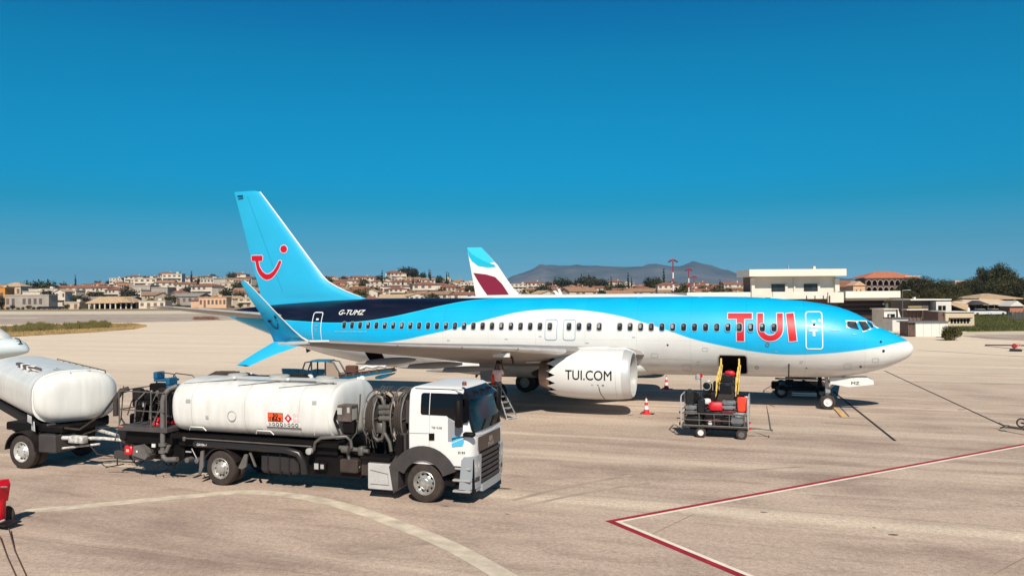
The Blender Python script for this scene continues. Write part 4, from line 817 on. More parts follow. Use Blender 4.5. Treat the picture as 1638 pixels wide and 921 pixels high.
pfront('grille_plate', MY-.86, MY+.86, 1.34, 1.72, mat('grille_brown', (.05, .035, .03), .3), .02, .04, ny=12)
pfront('badge_bar', MY-.14, MY+.14, 1.50, 1.64, mat('badge', (.4, .38, .36), .3, .8), .026, .05)
letters('lettering', 'MAN', .12, .42, .03, 0, lambda a, b: Vector(cabfront(MY-.21+a, 1.375+b, .03)), alu, cabin, 6, 2)
pfront('front_seam', MY-1.1, MY+1.1, 1.79, 1.80, lgrey, .014, .002, ny=14)
mb = MB(); mb.add([cabfront(y, 2.90, -.02) for y in [MY-1.1+2.2*k/8 for k in range(9)]]+[tuple(Vector(cabfront(y, 2.72, .20))) for y in [MY-1.1+2.2*k/8 for k in range(9)]]+[tuple(Vector(cabfront(y, 2.96, .0))) for y in [MY-1.1+2.2*k/8 for k in range(9)]], [(k, k+1, k+10, k+9) for k in range(8)]+[(k+18, k+19, k+10, k+9) for k in range(8)]+[(0, 9, 18), (8, 17, 26)]); part('sun_visor', mb, mat('visor_black', (.012, .012, .014), .25), K)
for y in (MY-.5, MY, MY+.5): mb = MB(); p = Vector(cabfront(y, 2.85, .1)); mb.box(p-Vector((.1, .02, .02)), p+Vector((.1, .02, .04))); part('visor_bracket', mb, black, K)
mb = MB(); c = AY(737, 616.5, NY+.1); mb.lathe([(c.z-.02, .062), (c.z+.05, .06), (c.z+.08, .045), (c.z+.09, 0)], (c.x, NY+.35, 0), 'z', 14); part('roof_beacon', mb, mat('beacon_amber', (.22, .06, .03), .2), K, 50)
mb = MB(); mb.box((-13.98, NY-.33, 2.06), (-13.80, NY-.10, 2.78), .05); mr = part('wing_mirror', mb, black, K, 60)
mb = MB(); mb.tube([(-13.98, NY+.12, 2.86), (-13.80, NY-.12, 2.88), (-13.74, NY-.22, 2.80)], .025, 6); mb.tube([(-13.95, NY+.06, 2.05), (-13.82, NY-.15, 2.08)], .025, 6); mb.box((-13.84, NY-.12, 1.80), (-13.52, NY+.05, 1.92), .04); part('mirror_arm', mb, black, mr, 50)
mb = MB(); mb.box((-13.98, FY_+.10, 2.06), (-13.80, FY_+.33, 2.78), .05); part('wing_mirror', mb, black, K, 60)
# lower cab: arches, steps, bumper, headlamps
arc_guard(K, -14.98, .52, .60, .98, 22, 158, NY-.03, NY+.5, grey, 'wheel_arch'); arc_guard(K, -14.98, .52, .60, .98, 22, 158, FY_-.5, FY_+.03, grey, 'wheel_arch')
mb = MB(); mb.prism([(-15.98, .9), (-15.78, 1.2), (-15.7, 1.0), (-15.72, .35), (-15.86, .2)], NY-.02, NY+.4); part('arch_extension', mb, grey, K)
mb = MB(); mb.box((-14.2, NY+.12, .28), (-13.62, NY+.5, 1.22), .02); mb.box((-15.4, NY+.3, .98), (-13.6, FY_-.3, 1.10)); mb.box((-14.4, NY+.02, .5), (-14.1, NY+.2, .62)); part('step_well', mb, black, K)
for z, d in ((.98, .02), (.68, .0), (.40, -.0)): mb = MB(); mb.box((-14.18, NY+.0+d, z-.06), (-13.68, NY+.28, z), .02); part('step', mb, mat('step_grey', (.36, .34, .34), .5), K)
bm_ = mat('bumper_grey', (.30, .33, .35), .35, coat=.3)
def frontblock(y0, y1, z0, z1, off0, off1, m, name, par=K, n=6):
    mb = MB(); vs = []
    for z in (z0, z1):
        for off in (off0, off1):
            for k in range(n+1): y = y0+(y1-y0)*k/n; p = cabfront(y, max(1.05, z), off); vs.append((p[0], y, z))
    w = n+1; F = []
    for k in range(n): F += [(k, k+1, w+k+1, w+k), (2*w+k, 2*w+k+1, 3*w+k+1, 3*w+k), (k, k+1, 2*w+k+1, 2*w+k), (w+k, w+k+1, 3*w+k+1, 3*w+k)]
    F += [(0, w, 3*w, 2*w), (n, w+n, 3*w+n, 2*w+n)]; mb.add(vs, F); return part(name, mb, m, par, 30)
for s_ in (-1, 1):
    a, b = sorted((MY+s_*1.235, MY+s_*.72)); o = frontblock(a, b, .42, 1.27, -.07, .05, bm_, 'bumper_corner')
    a, b = sorted((MY+s_*1.12, MY+s_*.80)); hl = frontblock(a, b, .86, 1.12, .03, .065, mat('headlamp_glass', (.55, .56, .57), .12, .3, nz=(14, .5)), 'headlight')
    for q in (.88, 1.03): p = cabfront(MY+s_*q, 1.06, .07); mb = MB(); mb.lathe([(p[0]-.01, .05), (p[0], .052), (p[0]+.004, .03), (p[0], 0)], (0, p[1], .99), 'x', 14); part('lamp', mb, chrome, hl, 40)
    a, b = sorted((MY+s_*1.14, MY+s_*.82)); frontblock(a, b, .60, .72, .045, .06, grey, 'fog_lamp')
frontblock(MY-.72, MY+.72, .30, .48, -.25, .10, bm_, 'bumper', n=8)
frontblock(MY-1.2, MY-.72, .34, .42, -.07, .03, bm_, 'bumper_lip'); frontblock(MY-.72, MY+.72, .48, 1.33, -.1, .0, black, 'grille_back', n=8)
for i in range(6): frontblock(MY-.72, MY+.72, .52+.135*i, .60+.135*i, .0, .055, grey, 'grille_slat', n=8)
# side locker
mb = MB(); a = AY(588, 740, NY); b = AY(634, 785, NY); mb.box((a.x, NY, b.z), (b.x, NY+.75, a.z), .02); sl_ = part('side_locker', mb, mat('locker_grey', (.50, .485, .47), .45, nz=(3, .1)), K)
V, F = ribbon([(a.x+.08, a.z-.18), (b.x-.25, a.z-.26), (b.x-.22, b.z+.14), (a.x+.08, b.z+.14)], .02, False); mb = MB(); mb.v = [(p, NY-.006, q) for p, q in V]; mb.f = F; part('locker_moulding', mb, mgrey, sl_); letters('lettering', 'MAN', .12, .42, .012, 0, lambda x, z: (a.x+.15+x, NY-.006, b.z+.2+z), mat('emboss', (.56, .54, .52), .4), sl_, 0, 2)
mb = MB(); mb.box((a.x+.02, NY+.02, a.z+.003), (b.x-.02, NY+.73, a.z+.02), .005); part('locker_lid', mb, mgrey, sl_)
# hose reels and pipework between cab and tank
for x, y, z, R, m_ in ((-16.62, MY-.55, 2.12, .70, 'reel'), (-15.85, MY-.35, 2.12, .78, 'reel')):
    mb = MB()
    for dx in (-.16, .16): torus(mb, (x+dx, y, z), R, .022, 'x', 32, 6)
    for k in range(8):
        a = 2*pi*k/8
        for dx in (-.16, .16): mb.tube([(x+dx, y, z), (x+dx, y+R*cos(a), z+R*sin(a))], .014, 5)
    mb.cyl((x-.2, y, z), (x+.2, y, z), .16, 16); rl = part('hose_reel', mb, mgrey, K, 50)
    mb = MB()
    for j in range(3):
        for q in range(5): torus(mb, (x-.12+.06*q, y, z), R*.62+.065*j, .034, 'x', 28, 6)
    part('wound_hose', mb, rubber, rl, 60)
    mb = MB(); mb.box((x-.2, y-.05, 1.1), (x-.14, y+.05, z)); mb.box((x+.14, y-.05, 1.1), (x+.2, y+.05, z)); part('reel_stand', mb, dark, rl)
mb = MB(); yy = NY+.25
mb.tube([(-16.55, yy, 2.45), (-16.55, yy, 2.62), (-16.45, yy, 2.72), (-16.32, yy, 2.68), (-16.26, yy, 2.5), (-16.26, yy, 1.75), (-16.32, yy, 1.58), (-16.45, yy, 1.52), (-16.55, yy, 1.6), (-16.58, yy, 1.8), (-16.55, yy, 2.45)], .055, 10)
for z in (2.42, 2.28, 2.12): mb.cyl((-16.38, yy-.02, z), (-16.05, yy-.02, z+.02), .075, 12)
mb.tube([(-16.26, yy, 1.75), (-16.1, yy, 1.5), (-16.05, yy, 1.25)], .05, 8)
mb.box((-16.5, yy-.03, 1.72), (-16.3, yy+.03, 2.0), .02); part('pipe_loop', mb, steel, K, 50)
mb = MB()
for k in range(4): t = .1*k; mb.tube([(-16.95+.1*k, yy+.3, 1.25), (-16.95+.06*k, yy+.2, 1.9), (-16.75+.08*k, yy+.3, 2.6), (-16.5+.1*k, yy+.4, 2.95), (-16.25+.05*k, yy+.5, 2.7), (-16.15, yy+.6, 2.2)], .014, 6)
for k in range(3): mb.tube([(-15.95+.08*k, yy+.2, 1.3), (-16.02+.06*k, yy+.1, 2.0), (-15.9+.08*k, yy+.15, 2.7), (-15.7+.06*k, yy+.3, 2.95), (-15.5, yy+.4, 2.7)], .014, 6)
mb.tube([(-17.4, yy, 1.35), (-17.1, yy, 1.7), (-17.0, yy, 2.4), (-16.98, yy, 2.75)], .02, 6)
part('thin_hose', mb, steel, K, 60)
mb = MB(); mb.tube([(-18.35, NY+.1, 1.2), (-18.25, NY+.02, 1.42), (-18.05, NY+.0, 1.55), (-17.3, NY+.05, 1.62), (-17.2, NY+.1, 1.5), (-17.18, NY+.12, 1.3)], .045, 10); mb.cyl((-17.6, NY+.2, 1.28), (-16.7, NY+.2, 1.22), .06, 12); mb.cyl((-17.45, NY+.1, 1.26), (-17.25, NY+.1, 1.26), .1, 14); mb.box((-17.0, NY+.12, 1.10), (-16.85, NY+.34, 1.34), .02); mb.tube([(-17.35, NY+.2, 1.2), (-17.3, NY+.2, .9), (-17.0, NY+.25, .75)], .05, 8); part('delivery_pipe', mb, steel, K, 50)
mb = MB(); mb.lathe([(NY+.1, .09), (NY-.02, .09), (NY-.03, .05), (NY-.03, 0)], (-18.45, 0, 1.16), 'y', 16); part('hose_coupling', mb, lgrey, K, 40)
mb = MB(); mb.box((-17.55, NY+.1, .62), (-17.0, NY+.4, .98), .03); mb.box((-16.95, NY+.2, .55), (-16.7, NY+.5, 1.02), .03); part('pump_housing', mb, mat('pump_brown', (.05, .035, .028), .6, nz=(5, .3)), K)
mb = MB(); mb.box((-16.9, NY+.05, .99), (-16.0, NY+.6, 1.10), .02); mb.box((-15.85, NY+.1, 1.15), (-15.65, NY+.5, 1.72), .03); mb.box((-16.0, NY+.6, 1.0), (-15.5, FY_-.3, 2.6), .03); mb.box((-17.2, MY-.3, 1.0), (-16.95, MY+.9, 2.3), .03); part('equipment_frame', mb, black, K)
mb = MB(); mb.box((-15.66, NY+.3, 2.0), (-15.50, NY+.6, 2.62), .03); mb.box((-15.78, NY+.2, 1.25), (-15.6, NY+.45, 1.75), .03); part('filter_vessel', mb, grey, K)
mb = MB(); mb.box((-17.62, NY+.1, 2.0), (-17.18, NY+.5, 2.45), .02); ct = part('control_cabinet', mb, mat('cabinet_brown', (.13, .10, .085), .45, nz=(4, .4)), K)
mb = MB(); mb.box((-17.6, NY+.085, 2.2), (-17.46, NY+.1, 2.38)); mb.box((-17.3, NY+.085, 2.25), (-17.22, NY+.1, 2.40)); mb.box((-17.17, NY+.14, 2.05), (-17.165, NY+.4, 2.35)); part('gauge', mb, lgrey, ct)
mb = MB(); mb.box((-17.5, NY+.15, 1.65), (-17.15, NY+.45, 2.0), .05); mb.tube([(-17.62, NY+.12, 2.3), (-17.72, NY+.12, 2.05), (-17.6, NY+.15, 1.8)], .04, 8); part('cabinet_base', mb, black, K)
# rear work platform
mb = MB(); mb.box((-25.15, NY, 1.42), (-23.30, NY+1.9, 1.56), .015); pf = part('work_platform', mb, mat('platform_grey', (.075, .065, .065), .6, nz=(4, .25)), K)
mb = MB(); mb.box((-25.10, NY-.005, 1.53), (-24.92, NY+.0, 1.57)); part('reflector_strip', mb, mat('reflector_orange', rgb(200, 110, 85), .6), pf)
mb = MB()
for x, y in ((-25.1, NY+.03), (-23.9, NY+.03), (-25.1, NY+1.85), (-23.4, NY+.1), (-24.2, NY+1.85)): mb.tube([(x, y, 1.5), (x, y, 2.62)], .02, 6)
for z in (2.05, 2.62): mb.tube([(-25.1, NY+1.85, z), (-25.1, NY+.03, z), (-23.4, NY+.03, z-.02)], .018, 6)
mb.tube([(-23.9, NY+.06, 1.6), (-23.5, NY+.4, 2.7)], .018, 6)
for x0, x1, y in ((-25.05, -24.3, NY+1.5), (-24.2, -23.4, NY+1.3)):
    mb.tube([(x0, y, 2.6), (x0, y, 2.98), (x0+.08, y, 3.05), (x1-.08, y, 3.0), (x1, y, 2.92), (x1, y, 2.55)], .02, 6)
part('guard_rail', mb, steel, K, 60)
mb = MB(); mb.tube([(-23.53, NY+.1, .85), (-23.53, NY+.1, 2.35), (-23.48, NY+.12, 2.55), (-23.38, NY+.2, 2.7), (-23.22, NY+.35, 2.78)], .075, 12); mb.cyl((-23.53, NY+.1, 1.02), (-23.53, NY+.1, 1.1), .12, 14); mb.cyl((-23.53, NY+.1, .82), (-23.53, NY+.1, .9), .12, 14); mb.tube([(-23.53, NY+.1, .85), (-23.5, NY+.1, .68), (-23.38, NY+.1, .62), (-23.0, NY+.1, .66)], .075, 12); mb.cyl((-23.4, NY+.1, .85), (-23.3, NY+.1, 1.05), .06, 10); part('riser_pipe', mb, mgrey, K, 50)
bc = mat('chair_blue', (.01, .11, .22), .5)
for x, y, z in ((-24.75, NY+1.55, 2.78), (-23.85, NY+1.1, 2.66)):
    mb = MB(); mb.box((x-.3, y-.2, z-.02), (x+.3, y+.3, z+.05), .02); mb.box((x-.32, y-.2, z+.05), (x-.18, y+.2, z+.28), .03); part('blue_locker', mb, bc, K)
mb = MB(); mb.box((-25.0, NY+1.1, 2.2), (-24.2, NY+1.5, 2.72), .04); mb.box((-24.05, NY+.8, 2.2), (-23.62, NY+1.1, 2.62), .03); part('equipment_cabinet', mb, black, K); mb = MB(); mb.box((-24.32, NY+.6, 2.2), (-23.72, NY+.72, 2.58), .05); mb.box((-24.2, NY+.9, 1.7), (-23.95, NY+1.1, 2.2), .02); part('instrument_box', mb, mgrey, K)
mb = MB(); mb.tube([(-25.3, NY+.6, 2.6), (-25.4, NY+.4, 2.55), (-25.5, NY+.3, 2.3), (-25.5, NY+.3, 1.8)], .085, 10); mb.tube([(-24.6, NY+1.0, 2.2), (-24.55, NY+.8, 1.8), (-24.3, NY+.7, 1.66), (-23.9, NY+.6, 1.68)], .06, 10)
for k in range(4): mb.tube([(-24.95+.15*k, NY+1.2, 2.2), (-24.9+.14*k, NY+1.15, 1.9+.05*k), (-24.6+.1*k, NY+1.1, 2.1)], .02, 6)
mb.tube([(-25.2, NY+.5, 1.1), (-25.4, NY+.4, 1.0), (-25.3, NY+.3, .8), (-25.0, NY+.4, .75)], .02, 6); part('black_hose', mb, rubber, K, 60)
mb = MB(); mb.lathe([(1.57, .16), (1.62, .15), (1.78, .06), (1.8, 0)], (-24.1, NY+.5, 0), 'z', 14); part('red_cap', mb, red, K, 50); mb = MB(); mb.box((-23.9, NY+.6, 1.57), (-23.6, NY+.9, 1.66), .02); part('wheel_chock', mb, red, K)
mb = MB(); mb.lathe([(0, .06), (.15, .06), (.17, .03), (.26, .03), (.26, 0)], (-24.55, NY+.75, 2.3), 'z', 12); mb.box((-24.6, NY+.4, 2.1), (-24.52, NY+.45, 2.25)); part('valve', mb, lgrey, K, 40)
for i_, (x_, y_, z_, w_, h_) in enumerate(((-24.95, .35, 2.1, .3, .55), (-24.45, .3, 2.15, .3, .35), (-23.95, .35, 2.3, .3, .4), (-24.75, .9, 1.6, .5, .45), (-23.8, 1.2, 1.6, .35, .8))): mb = MB(); mb.box((x_, NY+y_, z_), (x_+w_, NY+y_+.25, z_+h_), .04); part('pump_box', mb, black if i_ % 2 else dark, K)
for i_ in range(9): mb = MB(); q_ = random.Random(i_); x_ = -25.0+.18*i_; mb.tube([(x_, NY+.25+.1*(i_ % 3), 1.6+.3*q_.random()), (x_+.1, NY+.3, 2.1+.2*q_.random()), (x_+.05+.3*q_.random(), NY+.5, 2.55), (x_+.3, NY+.8, 2.2+.3*q_.random())], .018+.012*(i_ % 2), 6); part('thin_hose', mb, [rubber, steel, black][i_ % 3], K, 60)
for i_ in range(12): mb = MB(); q_ = random.Random(i_+50); x_ = -24.9+.15*i_; z_ = .35+.5*q_.random(); mb.tube([(x_, NY+.25, z_), (x_+.2, NY+.15, z_-.12), (x_+.45, NY+.3, z_+.1)], .016, 5); part('thin_hose', mb, [black, dark][i_ % 2], K, 60)
for i_, (x_, y_, z_, w_, h_) in enumerate(((-25.6, .5, 1.0, .5, .5), (-25.5, 1.0, 1.5, .4, 1.0), (-25.9, .9, .8, .5, .4), (-24.9, 1.6, 1.6, .6, .9), (-26.0, 1.3, 1.2, .4, .5))): mb = MB(); mb.box((x_, NY+y_, z_), (x_+w_, NY+y_+.3, z_+h_), .05); part('pump_box', mb, [dark, black, grey][i_ % 3], K)
# tail: underframe, lamps, bumper
mb = MB(); mb.box((-24.9, NY+.35, .55), (-23.0, FY_-.4, 1.40), .05); mb.box((-25.0, NY+.2, 1.0), (-23.3, NY+.6, 1.40), .03); part('rear_underframe', mb, black, K)
mb = MB(); mb.box((-25.6, NY+.3, .48), (-24.8, NY+.5, .72), .02); mb.prism([(-24.85, .95), (-24.35, .98), (-23.95, .72), (-24.1, .55), (-24.6, .58)], NY+.05, NY+.4); part('rear_bumper', mb, grey, K)
mb = MB(); mb.tube([(-25.5, NY+.35, .62), (-25.45, NY+.3, .30)], .02, 6); mb.tube([(-25.9, NY+.3, .2), (-25.2, NY+.3, .34)], .02, 6); mb.tube([(-25.9, NY+1.0, .6), (-25.5, NY+.8, .8), (-25.0, NY+.7, .7)], .03, 6); part('underrun_strut', mb, dark, K)
mb = MB(); mb.box((-24.88, NY-.02, .70), (-24.58, NY+.06, .98), .06); tl = part('tail_lamp', mb, mat('lamp_red', rgb(215, 20, 40), .3), K, 40); mb = MB(); mb.box((-24.78, NY-.03, .80), (-24.68, NY-.018, .88)); part('lamp_pale_patch', mb, mat('lamp_pale', (.6, .5, .35), .3), tl)  # small pale patch on the red lamp face
mb = MB(); mb.prism([(-24.56, .70), (-24.52, .98), (-24.3, 1.02), (-24.1, .9), (-24.0, .7), (-24.1, .6)], NY-.01, NY+.2); gl = part('grey_lamp_housing', mb, mgrey, K); mb = MB(); mb.box((-23.87, NY+.02, .98), (-23.75, NY+.06, 1.08)); mb.box((-24.42, NY-.02, .80), (-24.36, NY-.012, .86)); part('side_marker', mb, white, K)
# ---------------------------------------------------------------- fuel trailer behind the truck
Q = thing('fuel_trailer', 'white tank trailer with a drawbar, cut off by the left edge of the photo', 'tank trailer', (-31, -19.8, 0))
MB.G = Matrix.Translation((-28.15, -19.8, 0)) @ Matrix.Rotation(radians(-30), 4, 'Z') @ Matrix.Translation((28.9, 19.8, 0))
tank(Q, -38.0, -28.9, 1.38, 3.06, MY, 1.25, twhite, .75)
mb = MB(); torus(mb, (-28.75, MY, 2.2), .01, .01); mb = MB()
mb.loft([superring(-29.02, 1.262, 1.39, 3.06, 3.4, 44), superring(-28.96, 1.262, 1.39, 3.06, 3.4, 44)], False); part('tank_seam', mb, lgrey, Q, 50)
mb = MB()
for y in (MY+.9,): mb.tube([(-36, y, 2.98), (-28.9, y, 2.98)], .02, 6)
for k in range(8): mb.tube([(-35.9+k*1.0, MY+.9, 2.7), (-35.9+k*1.0, MY+.9, 2.99)], .02, 6)
mb.tube([(-29.6, MY-.5, 3.06), (-28.7, MY+.4, 3.03)], .012, 6); mb.tube([(-30.2, MY-.3, 3.06), (-28.6, MY-.2, 3.0)], .012, 6); part('top_rail', mb, steel, Q, 60)
mb = MB(); mb.box((-33.5, MY-.95, 3.0), (-31.2, MY-.78, 3.1), .02); mb.tube([(-31.2, MY-.95, 3.08), (-30.2, MY-.9, 3.08), (-30.2, MY-.75, 3.06), (-31.2, MY-.75, 3.06)], .03, 6); part('walkway_box', mb, mat('walkway_brown', (.12, .08, .07), .6), Q); mb = MB(); mb.box((-32.3, MY-1.0, 2.96), (-32.22, MY-.72, 3.12), .01); mb.box((-31.25, MY-1.0, 2.96), (-31.17, MY-.72, 3.12), .01); part('rail_clamp', mb, white, Q)
mb = MB(); mb.prism([(-30.0, 1.42), (-28.85, 1.5), (-28.75, 1.2), (-29.3, 1.18)], NY+.05, NY+.06); mb.box((-29.6, NY-.005, 1.42), (-28.95, NY+.0, 1.66), .003); part('side_plate', mb, white, Q)
mb = MB(); mb.box((-38, NY+.15, 1.14), (-29.2, FY_-.15, 1.44), .04); part('trailer_frame', mb, black, Q)
MB.G = None
mb = MB(); mb.box((-30.2, NY+.4, 1.14), (-28.4, FY_-.3, 1.40), .04); mb.box((-30.0, MY-.7, .7), (-28.0, MY+.7, 1.14), .04); mb.cyl((-29.07, MY-1.1, .53), (-29.07, MY+1.1, .53), .09, 10); mb.box((-28.6, NY+.3, 1.15), (-27.7, FY_-.3, 1.35), .03); part('trailer_chassis', mb, black, Q)
mb = MB(); mb.box((-28.42, NY+.4, 1.20), (-28.36, NY+.7, 1.40)); mb.box((-28.2, NY+1.2, 1.20), (-28.14, NY+1.45, 1.42)); part('bracket_plate', mb, mgrey, Q)
for y, s_ in ((NY+.17, -1), (NY+.48, -1), (FY_-.17, 1)): truck_wheel(Q, -29.07, y, s_, .54, mat('rim_pale', (.62, .6, .57), .4, .4, nz=(6, .25)), .28)
arc_guard(Q, -29.07, .54, .62, .66, 5, 175, NY-.02, NY+.6, dark)
mb = MB(); mb.box((-28.45, NY+.1, .55), (-27.75, NY+.9, 1.12), .04); part('dolly_frame', mb, grey, Q)
dw = mat('drawbar_white', (.62, .60, .56), .5, nz=(9, .55)); mb = MB()
for y in (NY+.35, FY_-.6): mb.tube([(-27.9, y, 1.0), (-26.6, MY-.35 if y < MY else MY+.2, .95), (-25.1, MY-.1, .86)], [.07, .055, .05], 8)
mb.box((-27.95, NY+.2, .62), (-27.78, NY+.45, 1.12), .02); mb.tube([(-27.85, NY+.35, .66), (-26.7, MY-.4, .78)], .035, 6); mb.box((-27.5, NY+.35, .85), (-26.9, NY+.6, 1.08), .03); mb.box((-25.6, MY-.22, .8), (-25.0, MY+.02, .9), .02)
part('drawbar', mb, dw, Q, 50)
mb = MB(); mb.tube([(-25.9, MY-.6, .95), (-25.55, MY-.7, 1.7), (-25.3, MY-.5, .9)], .025, 6); mb.tube([(-25.55, MY-.7, 1.7), (-25.5, MY-.2, .9)], .025, 6); mb.tube([(-25.55, MY-.7, 1.7), (-25.35, MY-.8, 2.7)], .02, 6); part('hose_tripod', mb, mgrey, Q)
mb = MB(); mb.tube([(-27.8, MY-.8, 1.3), (-27.0, MY-.9, 1.3), (-26.2, MY-.8, 1.8), (-25.55, MY-.7, 2.6)], .035, 8); mb.tube([(-27.6, MY-.2, 1.0), (-26.8, MY-.2, 1.25), (-26.0, MY-.2, 1.3), (-25.2, MY-.2, 1.1)], .03, 8); mb.tube([(-27.2, MY-.5, .9), (-26.6, MY-.6, .5), (-26.0, MY-.6, .45), (-25.3, MY-.5, .6)], .02, 6); part('brake_hose', mb, rubber, Q, 60)
# ---------------------------------------------------------------- baggage cart, loaders, ladder and person, cones
def case(name, label, c, s, m, group=None, rz=0, rx=0, wheels=True, ribs=True, hard=True):
    o = thing(name, label, 'suitcase' if name == 'suitcase' else 'bag', c, group); mb = MB(); a, b, h = s[0]/2, s[1]/2, s[2]
    mb.M = Matrix.Translation(c) @ Matrix.Rotation(radians(rz), 4, 'Z') @ Matrix.Rotation(radians(rx), 4, 'X')
    if hard: mb.box((-a, -b, 0), (a, b, h), .04)
    else: mb.loft([[(a*f*math.copysign(abs(cos(t))**.6, cos(t)), b*f*math.copysign(abs(sin(t))**.6, sin(t)), z) for t in [2*pi*k/16 for k in range(16)]] for z, f in ((0, .85), (h*.15, 1), (h*.6, 1.0), (h*.9, .82), (h, .5))])
    part('shell', mb, m, o, 40)
    if ribs:
        mb2 = MB(); mb2.M = mb.M
        if s[0] > s[2]:
            for k in (-1, 0, 1): mb2.box((-a*.92, -b-.008, h*.5+k*h*.22-.012), (a*.92, b+.008, h*.5+k*h*.22+.012))
        else:
            for k in (-1, 0, 1): mb2.box((k*a*.45-.012, -b-.008, h*.06), (k*a*.45+.012, b+.008, h*.94))
        part('rib', mb2, m, o)
    mb3 = MB(); mb3.M = mb.M
    mb3.tube([(-a*.35, 0, h), (-a*.35, 0, h+.05), (a*.35, 0, h+.05), (a*.35, 0, h)], .014, 5); part('handle', mb3, black, o)
    if wheels and hard:
        mb4 = MB(); mb4.M = mb.M
        for sx_ in (-1, 1): mb4.cyl((sx_*a*.8-.02, -b-.01, .03), (sx_*a*.8+.02, -b-.01, .03), .03, 8)
        part('castor', mb4, black, o)
    return o
B = thing('baggage_cart', 'grey open baggage trailer with railings, loaded with suitcases under the forward hold', 'baggage cart', (-8.4, -8.7, 0))
x0, x1, y0, y1 = -9.72, -7.28, -9.4, -7.95
mb = MB(); mb.box((x0, y0, .40), (x1, y1, .48), .01); part('deck', mb, grey, B)
mb = MB()
for z in (.92, .68, .47):
    mb.tube([(x0, y0, z), (x1, y0, z)], .018 if z > .6 else .028, 6)
    mb.tube([(x0, y1, z), (x1, y1, z)], .018, 6)
for k in range(5): x = x0+.12+(x1-x0-.24)*k/4; mb.tube([(x, y0, .45), (x, y0, .93)], .018, 6); mb.tube([(x, y1, .45), (x, y1, .93)], .018, 6)
rail = part('side_railing', mb, steel, B, 60)
mb = MB()
for x in (x0, x1): mb.tube([(x, y0, .42), (x, y0, 1.45), (x, y0+.12, 1.56), (x, y1-.12, 1.56), (x, y1, 1.45), (x, y1, .42)], .026, 8); mb.tube([(x, y0, 1.0), (x, y1, 1.0)], .016, 6)
part('end_frame', mb, lgrey, B, 60)
mb = MB(); mb.box((x0+.3, y0+.25, .28), (x1-.1, y1-.25, .40), .02); mb.cyl((-9.0, y0+.12, .2), (-9.0, y1-.12, .2), .03, 8); mb.cyl((-7.52, y0+.12, .2), (-7.52, y1-.12, .2), .03, 8); mb.tube([(x0+.2, y0+.1, .42), (-9.0, y0+.2, .25)], .02, 6); part('undercarriage', mb, black, B)
for x in (-9.0, -7.52):
    for y, s_ in ((y0+.1, -1), (y1-.1, 1)): wheel(B, x, y, .2, .1, white if x < -8 else mgrey, s_, .55, 'wheel')
mb = MB(); mb.tube([(x1, -8.65, .36), (-6.42, -8.65, .30)], .03, 6); mb.tube([(x1, -9.0, .36), (-6.9, -8.65, .33)], .02, 6); mb.tube([(-6.45, -8.65, .3), (-6.45, -8.9, .3), (-6.45, -8.4, .3)], .02, 6); mb.tube([(-6.5, -8.65, .3), (-6.56, -8.65, .75), (-6.64, -8.65, 1.22)], [.035, .03, .012], 6); part('towbar', mb, steel, B, 50)
for z in (.42, .66): mb = MB(); mb.box((x1+.02, y0-.01, z-.03), (x1+.1, y0+.05, z+.03), .01); part('red_reflector', mb, red, B)
mb = MB(); mb.box((x0-.08, y0+.05, .44), (x0, y0+.15, .56), .01); mb.box((x0-.08, y0+.05, .90), (x0, y0+.15, .97), .01); mb.box((x0-.2, y0+.3, .66), (x0, y0+.33, .69)); part('end_stop', mb, black, B)
gs = 'suitcases heaped on the baggage cart'
dcase = mat('case_black', (.012, .011, .012), .4, nz=(8, .4)); scase = mat('case_silver', (.26, .27, .28), .35, .4, nz=(5, .2)); rcase = mat('case_red', rgb(205, 15, 35), .5, nz=(4, .2)); ocase = mat('case_orange', rgb(235, 75, 50), .45); mcase = mat('case_maroon', rgb(95, 45, 50), .5, nz=(5, .2)); bcase = mat('case_burgundy', rgb(60, 15, 22), .5); wbag = mat('bag_white', (.68, .66, .64), .7)
def cg_(s, label, c, sz, m, **k): return case('suitcase' if s else 'bag', label, c, sz, m, gs, **k)
cg_(1, 'black upright suitcase tallest at the left end of the baggage cart', (-9.42, -9.1, 1.22), (.34, .26, .52), dcase, rz=12)
cg_(1, 'small black case beside the tallest one at the left end of the cart', (-9.15, -8.75, 1.2), (.26, .3, .45), dcase, rz=-8)
cg_(1, 'grey silver case lying flat under the black upright ones at the left end', (-9.38, -9.12, 1.02), (.46, .34, .17), scase)
cg_(1, 'dark grey case lowest of the pile at the left end of the cart', (-9.38, -9.1, .84), (.48, .4, .17), mat('case_grey', (.12, .12, .125), .4))
cg_(1, 'black suitcase standing between the grey cases and the red bag', (-9.0, -9.05, .9), (.3, .4, .55), dcase, rz=4)
cg_(0, 'white plastic bag on top of the pile left of the red bag', (-8.78, -9.0, 1.25), (.28, .24, .2), wbag, hard=False, ribs=False, rz=20)
cg_(0, 'bright red soft holdall lying across the top of the luggage pile', (-8.42, -9.15, 1.02), (.62, .34, .34), rcase, hard=False, ribs=False, rz=10, rx=-8)
cg_(1, 'black case under the red holdall in the middle of the cart', (-8.5, -9.05, .72), (.72, .46, .28), dcase)
cg_(1, 'silver case lying flat, topmost right of the red holdall', (-7.98, -9.05, 1.24), (.5, .36, .16), scase)
cg_(1, 'pale grey case directly below the topmost silver case', (-7.98, -9.08, 1.08), (.48, .38, .15), mat('case_pale', (.28, .29, .31), .35, .3))
cg_(1, 'maroon grey striped case lying below the two silver cases', (-7.98, -9.1, .86), (.52, .4, .2), mcase)
cg_(1, 'orange upright suitcase at the right end of the cart', (-7.5, -9.12, 1.0), (.34, .24, .56), ocase, rz=-6)
cg_(0, 'white bag stuffed behind the orange suitcase at the right end', (-7.36, -8.85, 1.2), (.2, .3, .36), wbag, hard=False, ribs=False)
